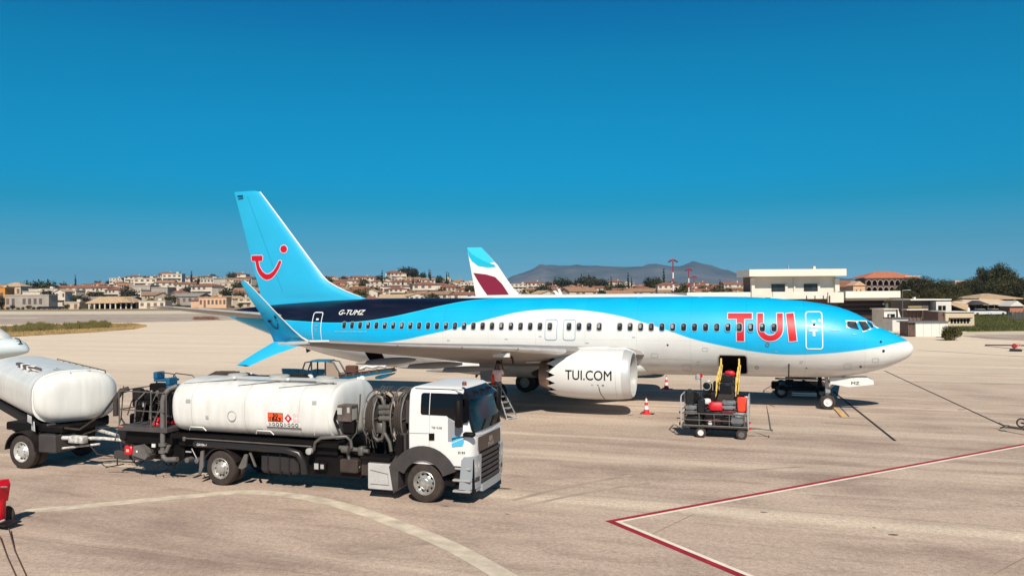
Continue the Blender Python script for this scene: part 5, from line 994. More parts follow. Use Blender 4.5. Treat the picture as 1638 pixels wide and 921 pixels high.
cg_(1, 'pale blue grey case lying over the railing at the right corner', (-7.62, -9.14, .90), (.56, .36, .09), mat('case_bluegrey', (.30, .34, .38), .35, .2), ribs=False)
cg_(1, 'silver ribbed case standing on the deck behind the right railing', (-7.68, -9.14, .50), (.46, .3, .38), scase)
cg_(1, 'black suitcase lying on the deck behind the left railing', (-9.25, -9.05, .50), (.6, .5, .32), dcase); cg_(1, 'burgundy case lying on the deck in the middle of the cart', (-8.55, -9.05, .50), (.6, .5, .24), bcase)
cg_(1, 'black case on the deck next to the silver ribbed one', (-8.08, -9.0, .50), (.34, .5, .34), dcase); cg_(0, 'small white bag showing through the cart railing', (-8.66, -9.28, .5), (.16, .1, .14), wbag, hard=False, ribs=False)
for i, (x, y) in enumerate(((-9.2, -8.35), (-8.6, -8.35), (-8.0, -8.4))): case('suitcase', ['left', 'middle', 'right'][i]+' black suitcase of the far row on the baggage cart', (x, y, .48), (.5, .4, .62-.05*i), dcase, gs)
# forward belt loader, seen end on, with yellow folding rails
Lb = thing('belt_loader', 'black belt loader with yellow folding rails reaching into the forward hold', 'belt loader', (-8.3, -4.2, 0))
mb = MB(); mb.prism([(-6.9, .75), (-2.2, 1.62), (-2.2, 1.75), (-6.9, .92)], -8.62, -7.98, 'x'); part('belt', mb, rubber, Lb)
mb = MB()
for x in (-8.68, -7.92): mb.prism([(-7.0, .70), (-2.15, 1.60), (-2.15, 1.72), (-7.0, .88)], x-.03, x+.03, 'x')
part('belt_frame', mb, black, Lb)
mb = MB(); mb.box((-9.35, -6.5, .35), (-7.7, -2.6, .75), .05); mb.box((-9.35, -4.2, .7), (-8.8, -3.2, 1.05), .05); mb.cyl((-8.5, -5.0, .6), (-8.5, -3.2, 1.4), .05, 8); part('loader_chassis', mb, black, Lb)
for x in (-9.2, -7.85):
    for y in (-5.9, -3.2): wheel(Lb, x, y, .3, .2, mgrey, 1 if x > -8.5 else -1, .5, 'wheel')
# wheels above turn about y; rails and operator post
for x in (-8.72, -7.92):
    mb = MB(); P = []
    for k in range(9): y = -5.4+k*.4; zb = .9+(y+6.9)*.182; P.append((x+(.0 if k % 2 else .0), y, zb+(.62 if k % 2 else .12)))
    mb.tube(P, .02, 6); mb.tube([(x, -5.5, 1.15), (x, -2.1, 2.42), (x, -1.95, 1.8)], .022, 6); mb.tube([(x, -5.5, 1.15), (x, -5.5, .9)], .03, 6); mb.tube([(x+.06, -4.9, 1.15), (x+.06, -2.3, 2.15)], .022, 6)
    mb.box((x-.035, -2.3, 1.75), (x+.035, -2.1, 2.45), .01); mb.box((x-.03, -3.6, 1.5), (x+.03, -3.45, 2.05), .01); part('yellow_rail', mb, yellow, Lb, 40)
mb = MB(); mb.box((-9.3, -5.0, 1.0), (-8.98, -4.7, 1.62), .05); mb.box((-9.3, -4.7, 1.0), (-8.98, -4.35, 1.12), .03); mb.tube([(-9.4, -4.8, .8), (-9.4, -4.8, 1.85)], .02, 6); sr = part('operator_seat', mb, dcase, Lb, 40); mb = MB(); torus(mb, (-9.12, -5.25, 1.5), .17, .018, 'y', 16, 5); part('steering_wheel', mb, lgrey, sr, 60)
mb = MB(); mb.lathe([(0, .1), (.05, .12), (.2, .1), (.24, 0)], (-9.52, -4.8, 1.72), 'z', 12); part('work_lamp', mb, lgrey, Lb, 50); mb = MB(); mb.box((-9.43, -4.85, 1.82), (-9.33, -4.75, 1.98), .01); part('red_lamp', mb, red, Lb); mb = MB(); mb.box((-8.95, -5.15, .72), (-8.75, -5.0, 1.02), .02); mb.box((-9.1, -4.95, 1.66), (-9.0, -4.85, 1.72)); part('white_box', mb, white, Lb)
for i_, (x_, y_, z_, w_, h_) in enumerate(((-9.4, -5.6, .7, .5, .3), (-9.3, -4.0, 1.0, .3, .45), (-8.95, -5.6, .75, .2, .5), (-7.85, -5.0, .7, .25, .45), (-9.0, -3.4, .9, .25, .6))): mb = MB(); mb.box((x_, y_, z_), (x_+w_, y_+.3, z_+h_), .04); part('loader_housing', mb, black if i_ % 2 else dark, Lb)
case('bag', 'small red bag at the top of the loader by the hold door', (-8.32, -2.5, 1.70), (.46, .34, .22), rcase, None, hard=False, ribs=False)
case('suitcase', 'black suitcase riding up the forward loader belt below the red bag', (-8.33, -4.1, 1.35), (.46, .3, .52), dcase, None, rz=5); case('suitcase', 'large black suitcase lowest on the forward loader belt', (-8.33, -5.2, 1.15), (.5, .34, .48), dcase, None, rz=-4)
# blue belt loader under the tail
Lc = thing('belt_loader', 'blue belt loader with a glazed cab under the rear fuselage', 'belt loader', (-27.3, -4.2, 0))
mt = Matrix.Translation((-27.6, -4.0, 0)) @ Matrix.Rotation(radians(8), 4, 'Z')
def mbl(): m = MB(); m.M = mt; return m
m = mbl(); m.box((-2.0, -.8, .38), (1.2, .8, .78), .06); m.box((-1.9, -.8, .76), (-.5, .8, 1.12), .05); part('loader_chassis', m, blue, Lc)
m = mbl(); m.prism([(-1.55, 1.06), (2.7, 1.62), (2.7, 1.76), (-1.55, 1.22)], -.05, .55); part('belt', m, rubber, Lc)
m = mbl(); m.prism([(-1.0, .98), (2.75, 1.56), (2.75, 1.68), (-1.0, 1.14)], -.12, -.06); m.prism([(-1.0, .98), (2.75, 1.56), (2.75, 1.68), (-1.0, 1.14)], .58, .64); m.prism([(1.9, 1.36), (2.75, 1.50), (2.65, 1.40), (2.2, 1.22), (1.9, 1.22)], -.2, .6); part('belt_frame', m, blue, Lc)
m = mbl()
for P in ([(-1.85, 1.1), (-1.85, 1.55), (-1.65, 2.08), (-1.25, 2.14)], [(-1.3, 1.1), (-1.3, 2.14)], [(-.55, 1.1), (-.55, 2.16)], [(-1.3, 2.14), (-.55, 2.16), (-.1, 2.1), (.25, 1.5), (.3, 1.15)]):
    for y in (-.78, -.05): m.tube([(x, y, z) for x, z in P], .04, 6)
part('cab_frame', m, mat('cab_frame_blue', (.004, .035, .07), .5), Lc, 40)
m = mbl(); m.box((-1.32, -.82, 2.12), (-.35, -.0, 2.20), .02); m.box((-1.25, -.79, 1.0), (-1.2, -.0, 1.3)); part('cab_roof', m, mat('roof_blue', (.01, .15, .27), .5), Lc)
m = mbl(); m.add([(-.5, -.79, 1.3), (.2, -.79, 1.3), (-.05, -.79, 2.06), (-.5, -.79, 2.1)], [(0, 1, 2, 3)]); m.add([(-.5, -.77, 1.3), (.2, -.77, 1.3), (-.05, -.77, 2.06), (-.5, -.77, 2.1)], [(0, 1, 2, 3)]); part('side_pane', m, mat('dusty_glass', (.34, .26, .20), .2), Lc)
m = mbl(); m.box((-1.0, -.6, 1.1), (-.6, -.2, 1.25), .03); m.box((-.68, -.6, 1.2), (-.58, -.2, 1.65), .03); part('seat', m, black, Lc)
m = mbl()
for k in range(6): m.box((-.2+.42*k, -.1+.0, 1.22+.06*k), (-.1+.42*k, -.04, 1.42+.06*k))
m.tube([(-.3, -.1, 1.45), (1.3, -.1, 1.7)], .03, 6); m.box((.1, .2, 1.45), (.7, .6, 1.85), .05); part('folded_rail', m, mat('rail_maroon', (.12, .05, .04), .5), Lc)
m = mbl(); m.tube([(.9, .3, 1.68), (1.2, .4, 1.82), (1.6, .3, 1.76), (1.9, .4, 1.86), (2.3, .3, 1.80)], .09, 7); part('white_cover', m, wbag, Lc, 60)
for x in (-1.3, .8):
    for y in (-.75, .75): p = mt @ Vector((x, y, 0)); wheel(Lc, p.x, p.y, .36, .22, white, -1 if y < 0 else 1, .5, 'wheel')
# person on a step ladder under the wing
LD = thing('step_ladder', 'aluminium A-frame step ladder under the right wing', 'ladder', (-17.6, -6.9, 0))
fa, fb = G(830, 666), G(816, 671.5); fc, fd = G(776, 655), G(786, 662); tp = AY(800, 612, -7.1)
tp = Vector((-17.93, -7.15, 1.52)); fa = Vector((-17.12, -6.75, 0)); fb = Vector((-17.42, -7.3, 0)); fc = Vector((-18.6, -6.7, 0)); fd = Vector((-18.75, -7.35, 0))
mb = MB(); ta = tp+Vector((.05, .16, 0)); tb = tp+Vector((.02, -.18, 0)); tc_ = tp+Vector((-.12, .16, 0)); td = tp+Vector((-.14, -.18, 0))
mb.tube([ta, fa], .028, 6); mb.tube([tb, fb], .028, 6); ml = part('front_rail', mb, alu, LD); mb = MB(); mb.tube([tc_, fc], .022, 6); mb.tube([td, fd], .022, 6)
for q in (.45, .75): mb.tube([tc_.lerp(fc, q), td.lerp(fd, q)], .014, 5)
mb.tube([ta.lerp(fa, .6), tc_.lerp(fc, .6)], .012, 5); mb.tube([tb.lerp(fb, .6), td.lerp(fd, .6)], .012, 5); part('rear_frame', mb, mgrey, LD)
for k in range(1, 6):
    q = k/6; a = ta.lerp(fa, q); b = tb.lerp(fb, q); mb = MB(); mb.box((min(a.x, b.x)-.05, b.y, a.z-.015), (max(a.x, b.x)+.05, a.y, a.z+.015)); part('tread', mb, alu, LD)
mb = MB(); mb.box(tp+Vector((-.2, -.22, -.02)), tp+Vector((.12, .2, .02)), .01); part('top_tread', mb, mgrey, LD); mb = MB(); mb.cyl(fb+Vector((0, 0, .05)), fa+Vector((0, 0, .05)), .035, 8)
for p in (fa, fb, fc, fd): mb.box(p+Vector((-.05, -.05, 0)), p+Vector((.05, .05, .06)), .01)
part('foot_bar', mb, lgrey, LD)
def skin_body(name, verts, edges, radii, m, parent, sub=2):
    me = bpy.data.meshes.new(name); L = ROOT[parent.name]; me.from_pydata([tuple(Vector(v)-L) for v in verts], edges, []); o = bpy.data.objects.new(name, me); C.objects.link(o); o.parent = parent; ROOT[o.name] = L
    md = o.modifiers.new('skin', 'SKIN'); sv = me.skin_vertices[0].data
    for i, r in enumerate(radii): sv[i].radius = (r, r) if not isinstance(r, tuple) else r
    sv[0].use_root = True; s2 = o.modifiers.new('sub', 'SUBSURF'); s2.levels = sub; s2.render_levels = sub
    dg = bpy.context.evaluated_depsgraph_get(); m2 = bpy.data.meshes.new_from_object(o.evaluated_get(dg)); o.modifiers.clear(); o.data = m2; m2.shade_smooth()
    m2.materials.clear()
    for x in (m if isinstance(m, (list, tuple)) else [m]): m2.materials.append(x)
    return o
PR = thing('person', 'person in a pink and orange top reaching up to the wing from the ladder', 'person', (-17.93, -7.05, .75))
bx, by, fz = -17.88, -7.18, .72                   # feet height on the ladder, body faces the wing (away from the camera)
sk_ = mat('skin', (.16, .085, .06), .6); trs = mat('trousers', (.20, .17, .17), .8, nz=(8, .3)); shirt = mat('pink_shirt', (.9, .62, .58), .8, nz=(6, .15)); hair = mat('hair', (.012, .008, .007), .8)
V = [(0,0,.86),(0,.0,1.02),(0,.0,1.22),(0,.0,1.38),(0,.02,1.47),(0,.05,1.57),(0,.07,1.66),(0,.09,1.74),   # pelvis..head 0-7
     (-.09,0,.82),(-.10,.03,.46),(-.10,-.02,.06),(-.10,.10,.02), (.09,0,.82),(.11,.03,.46),(.10,-.02,.06),(.10,.10,.02),  # legs 8-15
     (-.17,.0,1.40),(-.25,.06,1.20),(-.22,.14,1.32),(-.16,.22,1.66),(-.15,.25,1.76),                       # left arm up
     (.17,.0,1.40),(.22,.08,1.22),(.18,.16,1.36),(.10,.24,1.72),(.08,.27,1.82)]
V = [(bx+a, by+b, fz+c) for a, b, c in V]
Eg = [(0,1),(1,2),(2,3),(3,4),(4,5),(5,6),(6,7),(0,8),(8,9),(9,10),(10,11),(0,12),(12,13),(13,14),(14,15),(3,16),(16,17),(17,18),(18,19),(19,20),(3,21),(21,22),(22,23),(23,24),(24,25)]
Rr = [.15,(.15,.11),(.16,.11),(.15,.10),.07,.06,.10,.085,.095,.065,.045,.04,.095,.065,.045,.04,.065,.05,.045,.035,.03,.065,.05,.045,.035,.03]
body = skin_body('body', V, Eg, Rr, [sk_, trs], PR)
for p in body.data.polygons:
    z = p.center.z+ROOT[PR.name].z-fz; p.material_index = 1 if z < .93 and z > .05 else 0
Vs = [V[i] for i in (1,2,3,16,17,21,22)]; Vs[0] = (bx, by, fz+.88)
skin_body('shirt', Vs, [(0,1),(1,2),(2,3),(3,4),(2,5),(5,6)], [(.185,.14),(.185,.135),(.18,.125),.085,.068,.085,.068], shirt, PR)
mb = MB(); mb.box((bx-.30, by-.10, fz+.74), (bx-.14, by-.02, fz+1.22), .05); part('orange_bag', mb, mat('hi_vis_orange', rgb(245, 75, 25), .7), PR, 50)
mb = MB(); mb.lathe([(fz+1.70, .118), (fz+1.76, .115), (fz+1.83, .085), (fz+1.86, 0)], (bx, by+.07, 0), 'z', 16); part('hair', mb, hair, PR, 60)
for sx_, hx, hy, hz in ((-1, V[20][0], V[20][1], V[20][2]), (1, V[25][0], V[25][1], V[25][2])):
    for k in range(5):
        a = -.028+.014*k; l = (.05, .075, .082, .076, .06)[k]; mb = MB(); th_ = k == 0
        mb.tube([(hx+a, hy, hz), (hx+a*1.1-(.02*sx_ if th_ else 0), hy+.02, hz+l*.6), (hx+a*1.15-(.03*sx_ if th_ else 0), hy+.035, hz+l)], [.009, .0085, .006], 6); part('thumb' if th_ else 'finger', mb, sk_, body, 60)
# cones
crm = mat('cone_red', rgb(215, 40, 50), .6, nz=(5, .15))
def cone(x, y, label, h=.75):
    o = thing('traffic_cone', label, 'cone', (x, y, 0), 'traffic cones beside the airliner'); mb = MB(); mb.box((x-.2, y-.2, 0), (x+.2, y+.2, .04), .01); part('base', mb, crm, o)
    def r(z): return .15*(1-z/h)+.03*z/h
    for a, b, m in ((.04, .22, crm), (.22, .40, white), (.40, .54, crm), (.54, .70, white), (.70, h, crm)): mb = MB(); mb.lathe([(a, r(a)), (b, r(b))]+([(b, 0)] if b == h else []), (x, y, 0), 'z', 20); part('cone_band', mb, m, o, 60)
    mb = MB(); mb.box((x-.3, y-.1, .0), (x+.34, y+.3, .012)); part('black_base_sheet', mb, black, o)  # thin black sheet around the foot of the cone
g = G(1034, 662); cone(g.x, g.y, 'red and white striped cone in front of the engine')
g = G(1066, 622); cone(g.x, g.y, 'red and white cone farther off, left of the forward loader', .78)
# passenger stairs on the far side of the nose
PS = thing('passenger_stairs', 'dark passenger stairs truck standing beyond the nose wheel', 'stairs', (-4.9, 5, 0))
mb = MB(); mb.prism([(2.3, 2.45), (3.4, 2.45), (11.5, .35), (11.5, .15), (3.4, 2.2), (2.3, 2.2)], -5.6, -4.1, 'x'); part('stair_flight', mb, dark, PS)
for k in range(12): mb = MB(); y = 3.4+.67*k; z = 2.45-.175*k; mb.box((-5.55, y, z-.16), (-4.15, y+.3, z+.02)); part('step', mb, mgrey, PS)
mb = MB()
for x in (-5.6, -4.1):
    mb.tube([(x, 2.3, 3.4), (x, 3.4, 3.4), (x, 11.4, 1.3)], .03, 6); [mb.tube([(x, y, 2.3-(max(0, y-3.4))*.26), (x, y, 3.4-(max(0, y-3.4))*.2625)], .02, 6) for y in (2.4, 3.4, 5, 6.6, 8.2, 9.8, 11.3)]
part('hand_rail', mb, alu, PS)
mb = MB(); mb.box((-6.2, 3.4, .42), (-4.0, 6.6, .62), .05); mb.box((-6.6, 3.6, .45), (-6.2, 4.4, .8), .05); mb.box((-3.9, 3.0, .9), (-3.2, 3.4, 1.02), .02); part('stair_truck_chassis', mb, black, PS)
mb = MB(); 
for z in (1.02, 1.16, 1.30): mb.box((-6.2, 3.1, z), (-4.3, 3.16, z+.05))
for z in (.22, .32): mb.box((-5.6, 2.95, z), (-4.4, 3.0, z+.05))
part('chassis_rung', mb, white, PS)
mb = MB(); mb.box((-6.4, 3.2, 1.0), (-4.0, 3.5, 1.06)); mb.box((-4.35, 3.1, .7), (-4.15, 3.3, 1.6), .03); mb.box((-5.9, 3.3, .7), (-5.5, 3.6, 1.5), .04); mb.tube([(-4.2, 3.1, .5), (-5.9, 3.2, 1.5)], .04, 6); part('lift_frame', mb, black, PS)
for x in (-6.1, -4.1):
    for y in (3.6, 6.2): wheel(PS, x, y, .34, .24, lgrey, -1, .5, 'wheel')
# red wheeled extinguisher with its trolley, cut by the left edge
EX = thing('wheeled_extinguisher', 'red wheeled fire extinguisher trolley at the bottom left edge', 'fire extinguisher', (-23.6, -26.1, 0))
g = G(14, 848); ex, ey = g.x-.46, g.y+.15
mb = MB(); mb.lathe([(.12, .0), (.12, .11), (.2, .15), (.85, .15), (.95, .11), (1.0, .05), (1.05, .04)], (ex-.05, ey, 0), 'z', 20); part('cylinder', mb, red, EX, 40)
mb = MB(); mb.prism([(ex-.2, .66), (ex+.08, .60), (ex+.16, 1.0), (ex+.10, 1.12), (ex-.2, 1.08)], ey-.18, ey+.14); part('red_cover', mb, red, EX)
mb = MB(); mb.tube([(ex-.12, ey-.3, 1.05), (ex+.06, ey-.34, .35), (ex+.12, ey-.36, .12)], .03, 8); mb.tube([(ex-.06, ey-.36, .2), (ex+.12, ey-.36, .14), (ex+.4, ey-.2, .26)], .025, 6); mb.tube([(ex+.15, ey-.1, .98), (ex+.34, ey-.1, 1.0)], .02, 6); mb.box((ex+.06, ey-.42, .02), (ex+.2, ey-.3, .2), .02); part('trolley_frame', mb, alu, EX, 40)
wheel(EX, ex-.18, ey-.42, .2, .07, white, -1, .62, 'wheel'); wheel(EX, ex-.18, ey+.35, .2, .07, white, 1, .62, 'wheel')
mb = MB(); mb.box((ex-.2, ey-.25, .1), (ex+.45, ey+.2, .14), .01); part('base_plate', mb, dark, EX)
for i, P in enumerate(([(14, 850), (24, 880), (40, 915), (60, 960)], [(0, 860), (12, 890), (26, 921), (40, 960)])):
    mb = MB(); pts = [G(u, v, .015) for u, v in P]; pts[0].z = .1 if i == 0 else .05; mb.tube(pts, .014, 6); o = part('rope', mb, mat('rope_brown', (.10, .055, .035), .8), None, 60); tag(o, ('right-hand' if i == 0 else 'left-hand')+' thin brown rope running from the red trolley to the bottom edge', 'rope', 'ropes at the bottom left corner')
# tow bar at the right edge, and an unseen tug added for its shadow
TB = thing('tow_bar', 'dark aircraft tow bar lying at the right edge of the apron', 'tow bar', (2.6, -4.2, 0))
a, b, c = G(1610, 682, .2), G(1700, 694, .3), G(1634, 676, .25)
mb = MB(); mb.tube([a, b], .05, 8); mb.tube([G(1600, 684, .1), a], .03, 6); mb.tube([a+Vector((0, 0, 0)), G(1598, 676, .25)], .02, 6); mb.box(a-Vector((.1, .1, .05)), a+Vector((.12, .1, .06)), .02); part('bar', mb, steel, TB); mb = MB(); torus(mb, c, .16, .03, 'y', 14, 5); mb.tube([c, b], .03, 6); part('tow_hook', mb, dark, TB)
for y in (-.3, .3): q = b+Vector((-.5, y, 0)); wheel(TB, q.x, q.y, .17, .08, mgrey, -1, .5, 'wheel')
TG = thing('shadow_tow_tractor', 'unseen tow tractor added beyond the right edge to cast a shadow into view', 'tractor', (6.2, -3.0, 0))
mb = MB(); mb.box((4.6, -4.0, .35), (7.8, -2.2, 1.15), .12); mb.box((6.2, -3.9, 1.1), (7.6, -2.3, 1.9), .1); part('body', mb, mgrey, TG, 40)
for x in (5.2, 7.2):
    for y, s_ in ((-3.95, -1), (-2.25, 1)): wheel(TG, x, y, .42, .28, lgrey, s_, .5, 'wheel')
# ---------------------------------------------------------------- second airliner far behind, tail fin in view
A2 = thing('airliner', 'white airliner far behind with a turquoise and maroon tail fin', 'airliner', (-30, 60, 0))
Dq = 104.0
def q2(u, v, dep=Dq): return AD(u, v, dep)
base = q2(800, 476); ax = Vector((1, .0, 0)); ax = (q2(900, 476, 104)-base).normalized(); ax.z = 0; ax.normalize(); lat = Vector((-ax.y, ax.x, 0))
def loc2(p): d = p-base; return d.dot(ax), p.z
def a2ring(s_, w, zt, zb, n=28): zc = (zt+zb)/2; return [tuple(base+ax*s_+lat*(w*sin(2*pi*k/n))+Vector((0, 0, zc-base.z+(zt-zb)/2*cos(2*pi*k/n)))) for k in range(n)]
m2 = mat('airliner_white', (.74, .73, .71), .35)
mb = MB(); mb.loft([a2ring(*r) for r in ((-7.5, .15, 4.9, 4.6), (-5, .9, 5.3, 3.6), (-2, 1.5, 5.55, 2.6), (3, 1.95, 5.62, 1.8), (8, 1.98, 5.6, 1.7), (22, 1.98, 5.6, 1.7), (25, 1.8, 5.3, 1.75), (27.5, 1.1, 4.4, 2.1), (29, .2, 3.3, 2.9))]); part('fuselage', mb, m2, A2, 50)
tqb = mat('fin_turquoise', (.0, .42, .62), .4); tql = mat('fin_light', (.03, .56, .74), .4); mrn = mat('fin_maroon', rgb(120, 0, 45), .4)
fo = [(747, 396), (770, 395.5), (796, 424), (812, 448), (822, 462), (830, 469), (842, 474), (856, 477.5), (762, 478)]
fp = [loc2(q2(u, v)) for u, v in fo]
def finpt(s_, z, o): p = base+ax*s_-lat*o; return (p.x, p.y, z)
mb = MB(); n = len(fp); mb.add([finpt(s_, z, -.12) for s_, z in fp]+[finpt(s_, z, .12) for s_, z in fp], [tuple(range(n)), tuple(range(2*n-1, n-1, -1))]+[(i, (i+1) % n, (i+1) % n+n, i+n) for i in range(n)]); fn = part('tail_fin', mb, m2, A2)
def finpatch(name, px, m, o): P = [loc2(q2(u, v)) for u, v in px]; mb = MB(); mb.add([finpt(s_, z, o) for s_, z in P], [tuple(range(len(P)))]); return part(name, mb, m, fn)
finpatch('fin_colour_panel', [(747, 396), (770, 395.5), (791, 419), (780, 421), (768, 417), (757, 409), (750, 402)], tql, .13)
finpatch('fin_colour_panel', [(747, 396.5), (753, 405), (762, 411), (775, 418), (791, 423.5), (793, 427), (780, 428), (765, 425.5), (755, 418), (750, 410)], tqb, .14)
finpatch('fin_colour_panel', [(757, 436.5), (766, 437.5), (778, 439), (792, 443), (803, 454), (811, 466), (818, 477.5), (784, 477.5), (775, 466), (766, 452)], mrn, .14)
finpatch('fin_colour_panel', [(829, 469), (836, 473), (856, 477.5), (829, 477.5)], tql, .14)
for s_ in (-1, 1):
    mb = MB(); P = [base+ax*14+lat*s_*1.8, base+ax*8+lat*s_*1.8, base+ax*5.0+lat*s_*17, base+ax*6.6+lat*s_*17]
    zz = [3.0, 2.9, 3.9, 3.95]; mb.add([(p.x, p.y, z) for p, z in zip(P, zz)]+[(p.x, p.y, z-.35) for p, z in zip(P, zz)], [(0, 1, 2, 3), (7, 6, 5, 4)]+[(i, (i+1) % 4, (i+1) % 4+4, i+4) for i in range(4)]); part('wing', mb, wing_grey, A2)
    mb = MB(); P = [base+ax*-3.5+lat*s_*.6, base+ax*-6.0+lat*s_*.6, base+ax*-7.2+lat*s_*6, base+ax*-6.2+lat*s_*6]; mb.add([(p.x, p.y, 4.9) for p in P]+[(p.x, p.y, 4.75) for p in P], [(0, 1, 2, 3), (7, 6, 5, 4)]+[(i, (i+1) % 4, (i+1) % 4+4, i+4) for i in range(4)]); part('tailplane', mb, m2, A2)
    mb = MB(); c = base+ax*13+lat*s_*5.7; c2 = base+ax*10+lat*s_*5.7; mb.tube([(c.x, c.y, 1.9), (c2.x, c2.y, 1.9)], [1.15, .8], 20); part('engine', mb, m2, A2, 50)
    for sx_, r in ((9, .55),): c = base+ax*sx_+lat*s_*3.7; mb = MB(); mb.cyl((c.x, c.y, .55), (c.x, c.y, 2.8), .14, 8); part('main_gear', mb, lgrey, A2); wheel(A2, c.x, c.y-.3, .55, .35, lgrey, -1, .5, 'wheel')
c = base+ax*23; mb = MB(); mb.cyl((c.x, c.y, .4), (c.x, c.y, 2.2), .1, 8); part('nose_gear', mb, lgrey, A2); wheel(A2, c.x, c.y, .4, .25, lgrey, -1, .5, 'wheel')
P = [q2(885, 465, 86), q2(889, 464.6, 86), q2(903, 478, 86), q2(894, 478, 86)]; mb = MB(); mb.add([tuple(p) for p in P]+[tuple(p+lat*.12) for p in P], [(0, 1, 2, 3), (7, 6, 5, 4)]+[(i, (i+1) % 4, (i+1) % 4+4, i+4) for i in range(4)]); part('wing_tip_fence', mb, white, A2)
# ---------------------------------------------------------------- small jet whose nose enters at the left edge
J = thing('private_jet', 'pale blue and white rounded aircraft nose entering at the left edge', 'aircraft', (-42, -18, 0))
P0 = AD(46, 561, 40); la = -r0; ld = f0
def jr(s_, w, zt, zb, n=20): zc = (zt+zb)/2; return [tuple(P0+la*s_+ld*(w*sin(2*pi*k/n))+Vector((0, 0, zc+(zt-zb)/2*cos(2*pi*k/n)))) for k in range(n)]
mb = MB(); mb.loft([jr(*r) for r in ((0, .03, .05, -.03), (.08, .2, .22, -.1), (.3, .42, .45, -.18), (.62, .55, .62, -.26), (1.1, .68, .66, -.34), (1.5, .76, .72, -.42), (2.2, .85, 1.0, -.55), (3, .9, 1.35, -.62), (5, .9, 1.4, -.66), (10, .85, 1.35, -.6), (13, .3, 1.1, .5))]); part('fuselage', mb, mat('jet_pale_blue', (.58, .66, .68), .25, coat=.4), J, 60)
mb = MB(); mb.loft([jr(*r) for r in ((1.0, .3, .68, .5), (1.25, .5, .9, .5), (1.6, .62, 1.15, .5), (2.3, .7, 1.38, .5), (3.2, .7, 1.45, .5))]); part('cockpit_hood', mb, white, J, 60)
mb = MB(); pts = [P0+la*a+ld*-.3+Vector((0, 0, b)) for a, b in ((.5, .66), (.32, .62), (.22, .5), (.26, .38), (.4, .34))]; mb.tube(pts, .03, 6); part('nose_handle', mb, dark, J, 60)
mb = MB(); p = P0+la*2.2; mb.cyl((p.x, p.y, .25), (p.x, p.y, P0.z-.4), .06, 8); part('nose_gear', mb, alu, J); wheel(J, p.x, p.y, .25, .15, lgrey, -1, .5, 'wheel'); 
for s_ in (-1, 1): p = P0+la*7+ld*s_*1.3; mb = MB(); mb.cyl((p.x, p.y, .25), (p.x, p.y, P0.z-.3), .06, 8); part('main_gear', mb, alu, J); wheel(J, p.x, p.y, .28, .2, lgrey, -1, .5, 'wheel')
# ---------------------------------------------------------------- foliage
def leaf_mat(name, c1, c2):
    m = bpy.data.materials.new(name); m.use_nodes = True; t = m.node_tree; b = t.nodes['Principled BSDF']; b.inputs['Roughness'].default_value = .7; b.inputs['Specular IOR Level'].default_value = .2
    c = nn(t, 'ShaderNodeTexCoord'); n = nn(t, 'ShaderNodeTexNoise'); n.inputs['Scale'].default_value = .9; n.inputs['Detail'].default_value = 5; t.links.new(c.outputs['Object'], n.inputs[0])
    oi = nn(t, 'ShaderNodeObjectInfo'); r = nn(t, 'ShaderNodeValToRGB'); r.color_ramp.elements[0].position = .35; r.color_ramp.elements[1].position = .65; r.color_ramp.elements[0].color = (*c1, 1); r.color_ramp.elements[1].color = (*c2, 1); t.links.new(n.outputs[0], r.inputs[0])
    h = nn(t, 'ShaderNodeHueSaturation'); mr = nn(t, 'ShaderNodeMapRange'); mr.inputs[3].default_value = .65; mr.inputs[4].default_value = 1.3; t.links.new(oi.outputs['Random'], mr.inputs[0]); t.links.new(mr.outputs[0], h.inputs['Value']); t.links.new(r.outputs[0], h.inputs['Color']); t.links.new(h.outputs[0], b.inputs['Base Color']); MATS[name] = m; return m
lf1 = leaf_mat('leaf_olive', (.026, .024, .008), (.12, .10, .03)); lf2 = leaf_mat('leaf_dark', (.018, .019, .008), (.075, .068, .022)); lf3 = leaf_mat('leaf_yellow', (.10, .085, .02), (.20, .15, .03)); bark = mat('bark', (.08, .055, .04), .9, nz=(3, .4))
def crown_mb(r_, blobs, n, size, zc, sq=1.0):
    mb = MB(); V = []; F = []
    for (bx_, by_, bz, br) in blobs:
        k = int(n*br*br/sum(b[3]**2 for b in blobs))
        for i in range(k):
            d = Vector((r_.gauss(0, 1), r_.gauss(0, 1), r_.gauss(0, 1))).normalized(); q = r_.random()**.4*br*(.85+.3*r_.random()); p = Vector((bx_, by_, bz))+Vector((d.x*q, d.y*q, d.z*q*sq))
            s_ = size*(.6+.8*r_.random()); t = Vector((r_.gauss(0, 1), r_.gauss(0, 1), r_.gauss(0, .7))).normalized(); w = t.cross(d+Vector((.01, .02, .5))).normalized(); j = len(V)
            V += [tuple(p-t*s_), tuple(p+w*s_*.55), tuple(p+t*s_), tuple(p-w*s_*.55)]; F.append((j, j+1, j+2, j+3))
    mb.v = V; mb.f = F; return mb
